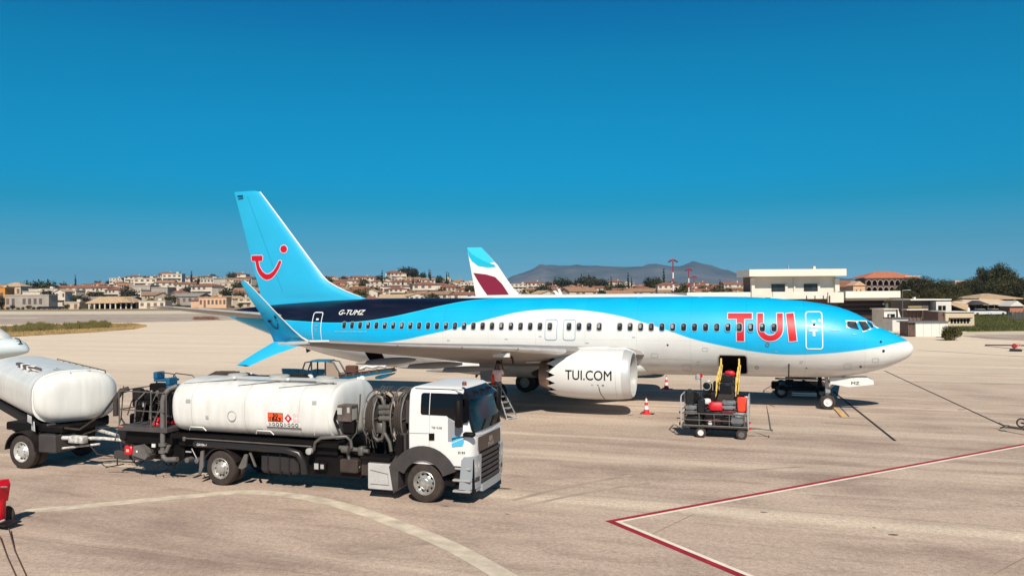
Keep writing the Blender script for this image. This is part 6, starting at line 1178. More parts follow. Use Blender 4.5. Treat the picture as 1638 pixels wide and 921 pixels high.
def tree_proto(seed, h, r, n, size, m, kind='round'):
    r_ = random.Random(seed); blobs = []
    o = thing('tree', 'x', 'tree', (0, 0, 0))
    if kind == 'round':
        for i in range(13): a = r_.random()*2*pi; q = r*.62*sqrt(r_.random()); blobs.append((q*cos(a), q*sin(a), h*(.40+.42*r_.random()), r*(.34+.24*r_.random())))
        blobs.append((0, 0, h*.62, r*.62))
    elif kind == 'cypress':
        for i in range(9): q = i/8; blobs.append((r_.uniform(-.1, .1)*r, r_.uniform(-.1, .1)*r, h*(.12+.8*q), r*(1-.72*q)*.9))
    elif kind == 'pine':
        for i in range(16): a = r_.random()*2*pi; q = r*.85*sqrt(r_.random()); blobs.append((q*cos(a), q*sin(a), h*(.62+.26*r_.random()*(1-q/r*.6)), r*(.20+.14*r_.random())))
    elif kind == 'bush':
        for i in range(7): a = r_.random()*2*pi; q = r*.55*r_.random(); blobs.append((q*cos(a), q*sin(a), h*(.3+.35*r_.random()), r*(.4+.2*r_.random())))
    part('crown', crown_mb(r_, blobs, n, size, 0), m, o)
    mb = MB(); mb.tube([(0, 0, -1), (r*.02, 0, h*.3), (-r*.03, r*.02, h*.62)], [r*.07+.05, r*.05+.04, r*.02+.02], 7)
    for i in range(5): a = 2*pi*i/5+.4; mb.tube([(0, 0, h*(.28+.05*i)), (r*.3*cos(a), r*.3*sin(a), h*(.45+.05*i)), (r*.5*cos(a), r*.5*sin(a), h*(.6+.04*i))], [r*.035+.02, r*.025+.01, .015], 5)
    part('trunk', mb, bark, o); return o
TP = {'olive': tree_proto(1, 7, 3.6, 900, .42, lf1), 'dark': tree_proto(2, 8, 4.2, 900, .45, lf2), 'broad': tree_proto(3, 6, 4.6, 900, .42, lf1), 'yellow': tree_proto(4, 8, 4.0, 900, .4, lf3), 'cypress': tree_proto(5, 12, 1.3, 700, .35, lf2, 'cypress'),
      'near_dark': tree_proto(6, 11, 5.2, 5200, .24, lf2), 'near_olive': tree_proto(7, 9, 4.8, 5200, .22, lf1), 'pine': tree_proto(8, 14, 7.2, 8000, .22, lf2, 'pine'), 'shrub': tree_proto(9, 2.4, 2.6, 500, .25, lf1, 'bush')}
index_kids(); USED = set()
def hm(u): return interp([(-400, 12), (0, 15), (70, 13), (130, 14), (160, 17), (200, 21), (260, 25), (320, 22), (400, 22), (520, 22), (600, 21), (650, 24), (690, 20), (740, 15), (850, 11), (950, 11), (1050, 8.5), (1180, 11), (1300, 10), (1500, 13), (1700, 14), (2100, 8)], u)
def hill(u, D): t = max(0, min(1, (D-440)/480)); t = t*t*(3-2*t); return hm(u)*t
def onhill(u, D, dz=0):
    p = AD(u, 473, D); return Vector((p.x, p.y, hill(u, D)+dz))
def plant(kind, u, D, sc, label, group='trees among the hillside houses', z=None, nm='tree'):
    src = TP[kind]; o = src if kind not in USED else copy_tree(src); USED.add(kind)
    p = onhill(u, D) if D > 430 else AD(u, 473, D); o.location = (p.x, p.y, p.z-.1 if D > 430 else (z or 0)); o.rotation_euler = (0, 0, rnd.random()*6.28); o.scale = (sc*rnd.uniform(.85, 1.2), sc*rnd.uniform(.85, 1.2), sc*rnd.uniform(.9, 1.2))
    o.name = nm; o['label'] = label; o['group'] = group; return o
# terrain of the town hill and the far mountains
scrub_far = ground_mat('far_scrub', (.055, .05, .025), (.11, .085, .05), (.03, .03, .015), .3, 3)
mb = MB(); US = [-450+25*i for i in range(105)]; DS = [425, 445, 480, 520, 570, 630, 700, 780, 860, 930, 1000, 1200, 1500, 1900]
for D in DS:
    for u in US: p = AD(u, 473, D); mb.v.append((p.x, p.y, hill(u, D)*(1 if D <= 1000 else max(0, 1-(D-1000)/1000))-(.3 if D <= 445 else 0)+(rnd.uniform(-.4, .4) if D > 500 else 0)))
W_ = len(US); mb.f = [(j*W_+i, j*W_+i+1, (j+1)*W_+i+1, (j+1)*W_+i) for j in range(len(DS)-1) for i in range(W_-1)]; struct('town_hill', mb, scrub_far, 60)
rock = ground_mat('mountain_rock', (.19, .17, .17), (.09, .10, .12), (.05, .065, .07), .02, 6, 0); 
for nd in rock.node_tree.nodes:
    if nd.type == 'TEX_NOISE' and nd.inputs['Scale'].default_value > .05: nd.inputs['Scale'].default_value *= .012
def range_mesh(name, T, D0, m, rough=1., depth=1800):
    r_ = random.Random(5); u0_, u1_ = T[0][0], T[-1][0]; nU = 150; mb = MB(); nD = 14
    jag = [r_.uniform(-1, 1) for _ in range(nU+1)]
    from mathutils import noise
    for j in range(nD+1):
        q = j/nD; D = D0+(q-.5)*depth
        for i in range(nU+1):
            u = u0_+(u1_-u0_)*i/nU; H = (473-interp(T, u))/FPX*D0+CZ; p = AD(u, 473, D); prof = sin(pi*min(1, q*1.0))**.7 if q > 0 else 0
            nv = noise.fractal(Vector((p.x/500, p.y/500, 3)), 1, 2, 5); rid = 1-abs(noise.noise(Vector((p.x/330+.3*nv, p.y/900, 1))))*2
            z = H*prof*(1 if abs(q-.5) < .01 else .82+.14*nv*rough+.10*rid*rough)+(jag[i]*1.2 if abs(q-.5) < .01 else 0); mb.v.append((p.x, p.y, max(-5, min(z, H*1.01) if q < .5 else z*.9)))
    w = nU+1; mb.f = [(j*w+i, j*w+i+1, (j+1)*w+i+1, (j+1)*w+i) for j in range(nD) for i in range(nU)]; return struct(name, mb, m, 60)
range_mesh('mountain', [(780, 470), (800, 455), (815, 441), (835, 432), (850, 426), (868, 417.5), (885, 419), (905, 421), (950, 421), (1000, 422.5), (1040, 421.5), (1060, 422.5), (1085, 422), (1105, 418.5), (1122, 417), (1140, 421), (1160, 430), (1180, 436), (1200, 438), (1300, 441), (1345, 445), (1385, 449), (1450, 455), (1560, 470)], 6500, rock, 1.3)
range_mesh('far_hill', [(320, 470), (345, 443), (362, 437), (376, 434), (395, 433.5), (430, 438), (480, 446), (540, 452), (590, 447), (650, 450), (690, 446.5), (730, 445.5), (770, 449), (830, 470)], 6800, rock, .6)
range_mesh('dark_hill', [(-200, 452), (-60, 446), (0, 447), (18, 443), (50, 446), (85, 448), (120, 451), (160, 452), (220, 452), (300, 470)], 1900, scrub_far, .6, 600)
# ---------------------------------------------------------------- houses
wallm = {'cream': mat('wall_cream', (.58, .46, .34), .85, nz=(.5, .12)), 'white': mat('wall_white', (.68, .58, .47), .85, nz=(.5, .1)), 'peach': mat('wall_peach', (.66, .42, .27), .85, nz=(.5, .12)), 'ochre': mat('wall_ochre', (.60, .40, .18), .85, nz=(.5, .12)), 'grey': mat('wall_grey', (.38, .33, .29), .85, nz=(.5, .15)), 'orange': mat('wall_orange', (.62, .24, .04), .8)}
roofm = {'red': mat('roof_red', (.27, .115, .07), .85, nz=(.8, .3)), 'terracotta': mat('roof_terracotta', (.36, .20, .12), .85, nz=(.8, .3)), 'tan': mat('roof_tan', (.52, .36, .22), .85, nz=(.8, .2)), 'grey': mat('roof_grey', (.30, .26, .23), .8, nz=(.8, .2)), 'flat': mat('roof_flat', (.58, .50, .40), .85, nz=(.8, .15))}
wdark = mat('window_dark', (.13, .095, .075), .5); shut = mat('shutter_brown', (.20, .12, .08), .7)
def house(name, label, M, w, d, h, wall, roof, style, st=2, nwin=4, rh=1.6, group=None, cat='house', porch=False, wfrac=.5):
    loc = M.to_translation(); o = thing(name, label, cat, loc, group)
    mb = MB(); mb.M = M; mb.box((-w/2, 0, -2), (w/2, d, h)); wl = part('wall', mb, wallm[wall], o)
    mb = MB(); mb.M = M; e = .5
    if style == 'hip': k = min(w, d)*.42; mb.add([(-w/2-e, -e, h), (w/2+e, -e, h), (w/2+e, d+e, h), (-w/2-e, d+e, h), (-w/2+k, d/2, h+rh), (w/2-k, d/2, h+rh), (-w/2-e, -e, h-.18), (w/2+e, -e, h-.18), (w/2+e, d+e, h-.18), (-w/2-e, d+e, h-.18)], [(0, 1, 5, 4), (1, 2, 5), (2, 3, 4, 5), (3, 0, 4), (0, 6, 7, 1), (1, 7, 8, 2), (2, 8, 9, 3), (3, 9, 6, 0), (9, 8, 7, 6)])
    elif style == 'gable': mb.add([(-w/2-e, -e, h-.1), (w/2+e, -e, h-.1), (w/2+e, d/2, h+rh), (-w/2-e, d/2, h+rh), (w/2+e, d+e, h-.1), (-w/2-e, d+e, h-.1), (-w/2-e, -e, h-.28), (w/2+e, -e, h-.28), (w/2+e, d/2, h+rh-.2), (-w/2-e, d/2, h+rh-.2), (w/2+e, d+e, h-.28), (-w/2-e, d+e, h-.28)], [(0, 1, 2, 3), (3, 2, 4, 5), (0, 6, 7, 1), (6, 9, 8, 7), (9, 11, 10, 8), (5, 4, 10, 11), (1, 7, 8, 2), (2, 8, 10, 4), (0, 3, 9, 6), (3, 5, 11, 9)])
    elif style == 'front': mb.add([(-w/2-e, -e, h-.1), (0, -e, h+rh), (w/2+e, -e, h-.1), (-w/2-e, d+e, h-.1), (0, d+e, h+rh), (w/2+e, d+e, h-.1), (-w/2-e, -e, h-.3), (0, -e, h+rh-.22), (w/2+e, -e, h-.3), (-w/2-e, d+e, h-.3), (0, d+e, h+rh-.22), (w/2+e, d+e, h-.3)], [(0, 1, 4, 3), (1, 2, 5, 4), (6, 9, 10, 7), (7, 10, 11, 8), (0, 6, 7, 1), (1, 7, 8, 2), (3, 4, 10, 9), (4, 5, 11, 10), (0, 3, 9, 6), (2, 8, 11, 5)])
    else: mb.box((-w/2-.3, -.3, h+.002), (w/2+.3, d+.3, h+.35)); mb.box((w*.15, d*.3, h+.35), (w*.15+2, d*.3+2, h+1.6))
    rf = part('roof', mb, roofm[roof], o)
    if style in ('gable', 'front'):
        mb = MB(); mb.M = M; T_ = [(-w/2, 0), (-w/2, d), (w/2, 0), (w/2, d)]
        if style == 'gable': mb.add([(-w/2+.003, 0, h-.3), (-w/2+.003, d, h-.3), (-w/2+.003, d/2, h+rh-.25)], [(0, 1, 2)]); mb.add([(w/2-.003, 0, h-.3), (w/2-.003, d, h-.3), (w/2-.003, d/2, h+rh-.25)], [(0, 1, 2)])
        else: mb.add([(-w/2, .003, h-.3), (w/2, .003, h-.3), (0, .003, h+rh-.25)], [(0, 1, 2)])
        part('gable_wall', mb, wallm[wall], o)
    if style in ('hip', 'gable') and rnd.random() < .5: mb = MB(); mb.M = M; mb.box((w*.2, d*.4, h), (w*.2+.7, d*.4+.7, h+rh+.7)); part('chimney', mb, wallm[wall], rf)
    fh = h/st; proto = None
    for s_ in range(st):
        for i in range(nwin):
            if rnd.random() < .12: continue
            x = -w/2+w*(i+.5)/nwin; z = fh*s_+fh*.35; ww = .55*min(1.6, w/nwin*wfrac); door = (s_ == 0 and i == 1)
            mb = MB(); mb.M = M; mb.box((x-ww, -.05, z-(fh*.3 if door else 0)), (x+ww, .1, z+fh*.42)); part('door' if door else 'window', mb, wdark if rnd.random() < .7 else shut, o)
        if s_ > 0 and rnd.random() < .6: mb = MB(); mb.M = M; mb.box((-w*.45, -1.3, fh*s_-.15), (w*(.1 if rnd.random() < .5 else .45), -.003, fh*s_)); mb.box((-w*.45, -1.3, fh*s_), (w*.1, -1.2, fh*s_+.9)); part('balcony', mb, wallm['white'], o)
    return o
def FR(u, D, z=0, rot=0):                        # local frame facing the camera: x to the right, y away
    p = AD(u, 473, D); return Matrix.Translation((p.x, p.y, z)) @ Matrix.Rotation(YAW+radians(rot), 4, 'Z')
def zv(u, v, D): return AD(u, v, D).z
protos = []
PR_ = [('cream', 'red', 'hip', 2, 13, 9, 6.2), ('white', 'terracotta', 'gable', 2, 12, 9, 6), ('white', 'flat', 'flat', 3, 14, 10, 9), ('peach', 'red', 'hip', 1, 11, 8, 3.6), ('cream', 'terracotta', 'gable', 2, 16, 9, 6), ('white', 'red', 'hip', 3, 15, 11, 8.6), ('grey', 'grey', 'gable', 1, 18, 10, 4.5), ('cream', 'flat', 'flat', 2, 12, 9, 6.4), ('ochre', 'terracotta', 'hip', 2, 12, 9, 6), ('white', 'tan', 'front', 2, 10, 10, 5.6), ('cream', 'tan', 'gable', 1, 15, 9, 3.8), ('white', 'red', 'gable', 2, 18, 9, 6.4)]
WORD = {'flat': 'flat', 'hip': 'hipped', 'gable': 'gabled', 'front': 'gable-fronted'}; STW = {1: 'single-storey', 2: 'two-storey', 3: 'three-storey'}
for i, (wl, rf, sty, st, w, d, h) in enumerate(PR_): o = house('house', 'x', Matrix.Identity(4), w, d, h, wl, rf, sty, st, max(3, int(w/3.2))); protos.append((o, w, h, wl, rf, sty, st))
index_kids(); used = set()
def where(u, D):
    a = 'foot of the hill' if D < 530 else ('mid slope' if D < 720 else 'upper slope')
    b = 'left of the fin' if u < 380 else ('between the fins' if u < 780 else ('right of maroon fin' if u < 1080 else 'behind the airport block'))
    if u < 130: b = 'by the left edge'
    return a, b
rh_ = random.Random(21); nh = 0
for D in (462, 505, 552, 606, 668, 738, 815, 890, 960):
    u = -45+rh_.random()*20
    while u < 1400:
        k = rh_.choice([0, 1, 2, 3, 4, 5, 5, 7, 8, 9, 10, 11, 1, 0, 11]) if D > 520 else rh_.choice([4, 10, 6, 3, 1, 7, 9, 11])
        if 640 < u < 700 and D > 740: k = -1
        step = PR_[k][4]*FPX/D*(1.02+.4*rh_.random()) if k >= 0 else 30
        hid = (392 < u < 500 and D > 0) or (768 < u < 815) or (1200 < u < 1335)
        bes = (D < 480 and u < 300)
        if k >= 0 and not hid and not bes and not (u > 1340 and D < 700):
            src, w, h, wl, rf, sty, st = protos[k]; o = src if k not in used else copy_tree(src); used.add(k); o.name = 'house'
            p = onhill(u+step*.4, D); o.location = (p.x, p.y, p.z+.2); o.rotation_euler = (0, 0, YAW+radians(rh_.uniform(-32, 32))); s_ = rh_.uniform(.85, 1.18); o.scale = (s_*rh_.uniform(.9, 1.15), s_, s_*rh_.uniform(.9, 1.12))
            a, b = where(u, D); o['label'] = '%s %s house, %s roof, %s %s' % (wl, STW[st], 'flat' if rf == 'flat' else rf, a, b); o['u_'] = u; o['group'] = 'houses on the hillside'; nh += 1
        u += step
for src, w, h, wl, rf, sty, st in protos:
    if src['label'] == 'x': 
        for c in list(KIDS.get(src.name, [])):
            for g_ in KIDS.get(c.name, []): bpy.data.objects.remove(g_)
            bpy.data.objects.remove(c)
        bpy.data.objects.remove(src)
# trees between the houses
rt_ = random.Random(4)
for D in (450, 485, 530, 580, 640, 705, 780, 850, 925, 985):
    u = -40+rt_.random()*30
    while u < 1420:
        if not (395 < u < 500 or 775 < u < 812 or 1205 < u < 1335) and not (u < 270 and D < 470):
            k = rt_.choice(['olive', 'dark', 'broad', 'dark', 'olive', 'cypress' if D > 600 else 'shrub', 'shrub']); a, b = where(u, D)
            if k in TP: plant(k, u, D-8, rt_.uniform(.8, 1.5), {'olive': 'olive green tree', 'dark': 'dark green tree', 'broad': 'low broad olive tree', 'cypress': 'thin dark cypress', 'shrub': 'low olive green shrub'}[k]+', '+a+' '+b)['u_'] = u
        u += rt_.uniform(26, 74)*(600/D)**.6
for u, D, k, s_, lb in ((652, 880, 'dark', 2.0, 'large dark round tree on the hilltop between the two tail fins'), (664, 885, 'dark', 2.0, 'olive-topped round tree on the hilltop between the two tail fins'), (645, 870, 'dark', 1.6, 'dark tree at the left end of the hilltop clump'), (676, 880, 'dark', 1.4, 'dark tree at the right end of the hilltop clump'), (636, 880, 'cypress', .9, 'thin cypress left of the hilltop clump of trees'), (641, 880, 'cypress', .9, 'thin cypress second left of the hilltop clump'), (679, 870, 'cypress', 1.0, 'pointed cypress right of the hilltop clump'), (692, 860, 'dark', .9, 'dark tree stepping down right of the hilltop clump'), (661, 640, 'cypress', 1.1, 'dark cypress in front of the long white house'), (657, 650, 'dark', .9, 'dark tree beside the cypress in front of the long white house'), (716, 860, 'dark', .9, 'dark round tree farther right of the hilltop clump'), (724, 850, 'dark', .9, 'dark round tree left of the maroon tail fin'), (205, 900, 'dark', 1.0, 'dark tree on the skyline above the red roofs at left'), (214, 905, 'dark', 1.1, 'dark tree right of its twin on the skyline above the red roofs'), (115, 505, 'yellow', 1.2, 'yellow-green tree among the houses near the left edge'), (122, 500, 'yellow', 1.0, 'second yellow-green tree just right of the first'), (152, 520, 'olive', 1.5, 'wide olive tree left of the hangar roof'), (160, 530, 'dark', 1.2, 'dark tree behind the wide olive tree'), (52, 600, 'dark', 1.9, 'big dark tree by the left edge'), (62, 610, 'dark', 1.9, 'big dark tree second from the left edge'), (74, 600, 'dark', 1.9, 'big dark tree above the flat white roof'), (84, 640, 'dark', 1.3, 'smaller dark tree right of the three big ones'), (25, 470, 'olive', .8, 'small olive tree beside the orange house'), (2, 452, 'broad', 1.1, 'low green tree at the very left edge below the orange house'), (-12, 455, 'broad', 1.1, 'low green tree cut by the left edge')): plant(k, u, D, s_, lb)
for u, D, s_ in ((888, 820, 1.0), (898, 790, 1.3), (910, 820, 1.1), (925, 760, 1.1), (932, 770, 1.2), (940, 740, 1.4), (950, 760, 1.1), (958, 740, 1.0), (965, 700, 1.0), (978, 640, 1.0), (992, 620, 1.1), (1005, 640, 1.0), (1040, 700, 1.2), (1052, 700, 1.2), (1062, 690, 1.2), (1075, 700, 1.0)): plant('dark' if (u % 3) else 'cypress', u, D, s_*1.5, ('dark round tree' if u % 3 else 'pointed cypress')+' in the wood below the mountain plateau')['u_'] = u
# bespoke buildings at the foot of the hill, left
def wbox(o, name, M, a, b, m, bev=0): mb = MB(); mb.M = M; mb.box(a, b, bev); return part(name, mb, m, o)
def px(u0, u1, D): return (u1-u0)/FPX*D
M = FR(177, 435); H_ = thing('hangar', 'low open shed with a wide tan hipped roof and white pillars', 'shed', M.to_translation()); w = px(138, 216, 435)
mb = MB(); mb.M = M; h1 = zv(177, 484, 435); h2 = zv(177, 474.5, 435); mb.add([(-w/2, -1, h1), (w/2, -1, h1), (w/2, 12, h1+.3), (-w/2, 12, h1+.3), (-w/2+4, 6, h2), (w/2-5, 6, h2), (-w/2, -1, h1-.35), (w/2, -1, h1-.35)], [(0, 1, 5, 4), (1, 2, 5), (2, 3, 4, 5), (3, 0, 4), (0, 6, 7, 1)]); part('roof', mb, roofm['tan'], H_)
wbox(H_, 'wall', M, (-w/2+1, 3, 0), (w/2-.5, 11.5, h1), wallm['grey']); wbox(H_, 'dark_opening', M, (-w/2+4, 2.9, 0), (w/2-1, 2.97, h1-.2), hold)
for i in range(9): wbox(H_, 'pillar', M, (-w/2+1.5+2.9*i, -.6, 0), (-w/2+2.1+2.9*i, 0, h1-.35), wallm['white'])
M = FR(201, 434); mb = MB(); mb.M = M; ww = px(190, 214, 434); mb.add([(-ww/2, -2, h1), (ww/2, -2, h1), (0, -2, h2-.3), (-ww/2, 6, h1), (ww/2, 6, h1), (0, 6, h2-.3)], [(0, 2, 5, 3), (1, 4, 5, 2), (0, 1, 2)]); part('gable_front', mb, roofm['tan'], H_)
def slab_house(name, label, u0, u1, vt, vb, D, wall, roof, nwin=5, roofh=1.0, cat='building', d=9, style='flat', wf=.5, st=1, z0=None):
    M = FR((u0+u1)/2, D, z0 if z0 is not None else 0); w = px(u0, u1, D); h = zv((u0+u1)/2, vt, D)-(z0 or 0); return house(name, label, M, w, d, max(1.5, h-roofh), wall, roof, style, st, nwin, roofh, None, cat, wfrac=wf)
slab_house('annex_building', 'white low building with dark door openings right of the tan shed', 222, 264, 480.5, 490, 436, 'white', 'flat', 4, .35)
slab_house('storage_building', 'long low grey-brown building with a cream roof edge near the left edge', 8, 78, 471, 482, 450, 'grey', 'flat', 8, .4)
slab_house('boundary_building', 'plain cream walled building right of the parked dark cars', 103, 127, 482.5, 490, 436, 'cream', 'flat', 2, .3)
slab_house('flat_building', 'white flat-roofed block with stepped terraces near the left edge', 36, 69, 465, 475, 480, 'white', 'flat', 3, .5); slab_house('flat_building', 'thin white flat roof slab above the stepped terraces', 46, 92, 461, 466, 500, 'white', 'flat', 4, .5)
slab_house('villa', 'cream villa with a wide tan hipped roof at the left edge', 1, 33, 451.5, 470, 520, 'cream', 'tan', 4, 2.6, 'house', 12, 'hip', .5, 2)
slab_house('orange_house', 'bright orange house cut by the left edge', -14, 8, 459, 476, 470, 'orange', 'tan', 2, .5, 'house')
slab_house('stepped_house', 'white house with a triangular gable right of the stepped terraces', 88, 104, 462, 482, 470, 'white', 'tan', 3, 1.5, 'house', 8, 'front', .5, 2)
slab_house('warehouse', 'grey panelled warehouse with a pale roof, left one of two', 207, 240, 455, 470, 560, 'grey', 'flat', 3, .8, 'warehouse', 14, 'flat', .3, 1); slab_house('warehouse', 'grey panelled warehouse with a pale roof, right one of two', 242, 268, 458, 474, 545, 'grey', 'flat', 3, .8, 'warehouse', 14, 'flat', .3, 1)
slab_house('market_building', 'long low pinkish building with a red stripe at the foot of the hill', 318, 362, 474, 488, 440, 'peach', 'tan', 7, .6, 'building', 8)
slab_house('long_white_house', 'long white two-storey house with a thin red roof edge between the tail fins', 612, 657, 456, 475, 560, 'white', 'red', 6, .9, 'house', 9, 'hip', .4, 2); slab_house('gabled_house', 'small white gabled house at the end of the turquoise fin slope', 585, 604, 462, 476, 500, 'white', 'tan', 2, 1.8, 'house', 8, 'front', .3, 1)
# low wall with a road along the foot of the hill and parked cars
def car(name, label, u, D, m, group=None, rot=90, sc=1., z=0):
    M = FR(u, D, z, rot-90) @ Matrix.Scale(sc, 4); o = thing(name, label, 'car', M.to_translation(), group)
    def sec(P, y0, y1, nm, mm):
        mb = MB(); mb.M = M; n = len(P); mb.add([(x, y0, z_) for x, z_ in P]+[(x, y1, z_) for x, z_ in P], [tuple(range(n)), tuple(range(2*n-1, n-1, -1))]+[(i, (i+1) % n, (i+1) % n+n, i+n) for i in range(n)]); return part(nm, mb, mm, o)
    sec([(-2.1, .3), (2.1, .3), (2.15, .65), (1.9, .82), (1.1, .95), (-1.9, .98), (-2.15, .75)], -.85, .85, 'body', m); sec([(1.0, .95), (.45, 1.38), (-1.2, 1.42), (-1.85, .97)], -.74, .74, 'cabin_glass', glass); sec([(.5, 1.375), (.3, 1.45), (-1.1, 1.47), (-1.25, 1.41)], -.72, .72, 'roof', m)
    for x in (-1.3, 1.35):
        for y in (-.86, .7): mb = MB(); mb.M = M; mb.lathe([(y, .32), (y+.16, .32)], (x, 0, .32), 'y', 14, True); part('wheel', mb, rubber, o)
    return o
dcar = mat('car_dark', (.02, .015, .017), .3, coat=.5); wcar = mat('car_white', (.7, .68, .66), .3, coat=.5)
for i, (u, lb) in enumerate(((66, 'leftmost dark car in the row beside the perimeter road'), (75, 'second dark car from the left beside the perimeter road'), (83, 'middle dark car in the row beside the perimeter road'), (91, 'second dark car from the right beside the perimeter road'), (99, 'rightmost dark car of the row, next to the cream wall'))): car('parked_car', lb, u, 438, dcar, 'dark cars parked by the perimeter road', 80+rnd.random()*20, 1.1)
# ---------------------------------------------------------------- airport building on the right
D = 125; gb = lambda u: zv(u, 0, D)
T2 = thing('airport_building', 'white two-storey airport building with broad flat roof slabs and two windows', 'airport building', AD(1270, 473, D)*1.0); ROOT[T2.name] = Vector(T2.location)
tw = mat('plaster_white', (.70, .645, .56), .85, nz=(.4, .08)); tsh = mat('roof_fascia', (.74, .685, .60), .8, nz=(.4, .06)); dglass = mat('building_glass', (.03, .04, .05), .15, nz=(.6, .5))
def TB_(name, u0, u1, vt, vb, y0, y1, m, D=D, par=T2, bev=0):
    M = FR(1270, D); k = D/FPX; mb = MB(); mb.M = M; c = 1270; z1 = zv(c, vt, D); z0 = max(0, zv(c, vb, D)); mb.box(((u0-c)*k, y0, z0), ((u1-c)*k, y1, z1), bev); return part(name, mb, m, par)
TB_('roof_slab', 1193, 1346, 431, 442, -2.0, 5.0, tsh); TB_('upper_wall', 1203, 1337, 442.1, 500, 0, 4.6, tw); TB_('side_shade_panel', 1202.3, 1202.9, 442.2, 500, .1, 4.5, mat('wall_side_shade', (.12, .07, .05), .8)); TB_('wall_pier', 1201, 1206, 444, 480, -.5, 0.2, tw); TB_('wall_pier', 1269, 1271.5, 446, 468, -.25, -.003, tw); TB_('wall_pier', 1334, 1341, 446, 480, -.5, .2, tw)  # thin brown panel paints the shade on the left side wall
for u0, u1 in ((1234, 1255), (1286, 1307)):
    w_ = TB_('window', u0, u1, 454, 466, -.06, -.004, dark); TB_('pane', u0+1, (u0+u1)/2-.4, 455, 465.2, -.09, -.062, dglass, par=w_); TB_('pane', (u0+u1)/2+.4, u1-1, 455, 465.2, -.09, -.062, dglass, par=w_); TB_('window_ledge', u1+.2, u1+4, 454, 466.5, -.3, -.004, tw)
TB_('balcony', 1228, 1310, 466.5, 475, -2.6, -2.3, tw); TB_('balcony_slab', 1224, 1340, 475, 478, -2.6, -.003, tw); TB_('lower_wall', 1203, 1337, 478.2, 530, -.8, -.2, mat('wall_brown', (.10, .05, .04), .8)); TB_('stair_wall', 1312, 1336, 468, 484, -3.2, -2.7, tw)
for u in (1277, 1290, 1303, 1313): TB_('railing_post', u, u+1.2, 473, 485, -3.4, -3.3, dark)
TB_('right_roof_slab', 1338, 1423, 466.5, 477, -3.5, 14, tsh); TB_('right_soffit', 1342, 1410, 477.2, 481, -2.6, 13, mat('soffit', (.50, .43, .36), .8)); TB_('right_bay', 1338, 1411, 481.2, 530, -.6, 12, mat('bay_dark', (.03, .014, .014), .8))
for v in (487, 494, 501, 508): TB_('shutter_rail', 1340, 1410, v, v+1.1, -.72, -.62, mat('rail_brown', (.13, .09, .08), .7))
TB_('corner_post', 1409.5, 1413, 486, 530, -1.6, -1.2, lgrey); TB_('parapet_wall', 1400, 1416, 513, 530, -2.5, -2.0, tw)
TB_('left_roof_slab', 1099, 1206, 466.5, 480, 0, 14, tsh); TB_('left_wall', 1102, 1203, 480.2, 530, .8, 13, tw)
for u, v0, v1 in ((1315, 425, 431), (1272, 425, 431)): TB_('roof_box' if u > 1300 else 'satellite_mast', u-(2 if u > 1300 else .4), u+(2 if u > 1300 else .4), v0+(0 if u > 1300 else -2), v1, 3, 3.4, tw if u > 1300 else lgrey)
mb = MB(); p = AD(1413, 486, D-1.4); mb.lathe([(-.12, 0), (-.1, .1), (0, .14), (.1, .1), (.12, 0)], tuple(p), 'z', 12); part('lamp_globe', mb, white, T2, 60)
mb = MB(); a = AD(1423, 471.5, D-2); b = AD(1432, 470, D-2); mb.tube([a, b], .05, 6); mb.box(b-Vector((.1, .1, .06)), b+Vector((.5, .1, .08)), .03); part('wall_lamp', mb, lgrey, T2)
# things right of it
def bx(o, name, u0, u1, vt, vb, D, d0, d1, m, z0=None): M = FR(1500, D); k = D/FPX; mb = MB(); mb.M = M; mb.box(((u0-1500)*k, d0, max(0, zv(1500, vb, D)) if z0 is None else z0), ((u1-1500)*k, d1, zv(1500, vt, D))); return part(name, mb, m, o)
def th_(name, label, cat, u, D, group=None): p = AD(u, 473, D); return thing(name, label, cat, (p.x, p.y, 0), group)
cwh = mat('container_white', (.72, .68, .62), .6, nz=(.7, .1)); brn = mat('plank_brown', (.16, .10, .08), .8, nz=(3, .4)); crm_ = mat('cream_block', (.62, .50, .34), .8, nz=(.5, .1))
o = th_('portable_cabin', 'small white cabin with a dark window behind the nose of the airliner', 'cabin', 1425, 118); bx(o, 'wall', 1414, 1433, 494, 525, 118, 0, 4, cwh); bx(o, 'roof', 1412, 1435, 493, 494.1, 118, -.4, 4.3, tsh); w_ = bx(o, 'window', 1419, 1431, 501.5, 511, 118, -.06, -.003, black); bx(o, 'pane', 1421, 1424, 503, 509, 118, -.08, -.062, lgrey)
mb = MB(); mb.M = FR(1436, 118); mb.add([(0, 0, 0), (1, 0, 0), (0, 0, zv(1436, 493, 118)), (0, 3, 0), (1, 3, 0), (0, 3, zv(1436, 493, 118))], [(0, 1, 2), (3, 5, 4), (1, 4, 5, 2)]); part('slanted_wall', mb, cwh, o)
o = th_('container', 'white boxy container with a red life ring shaped hose on its front', 'container', 1439, 104); bx(o, 'body', 1427, 1452, 509, 529, 104, 0, 2.4, cwh); bx(o, 'lid', 1426, 1453, 507.5, 509.2, 104, -.15, 2.5, mgrey)
mb = MB(); p = AD(1443, 527, 103.5); torus(mb, tuple(p), .16, .06, 'y', 14, 6); part('red_hose_ring', mb, red, o, 60)
o = th_('pallet_stack', 'yellow and red crates beside the white container', 'crates', 1421, 106); bx(o, 'yellow_crate', 1417, 1419.5, 516, 526, 106, 0, .6, yellow); bx(o, 'red_crate', 1420, 1422, 516, 526, 106, 0, .6, mat('crate_red', rgb(150, 40, 30), .7)); bx(o, 'yellow_crate', 1422.5, 1425, 517, 527, 106, 0, .6, yellow)
o = th_('storage_container', 'long white storage container with a brown slatted end', 'container', 1490, 98); bx(o, 'body', 1464, 1516, 515.5, 538, 98, 0, 2.6, cwh); bx(o, 'lid', 1451, 1516, 513.6, 515.4, 98, -.2, 2.8, mgrey); bx(o, 'shaded_end', 1455, 1463.8, 515.5, 537, 98, .2, 2.6, brn)
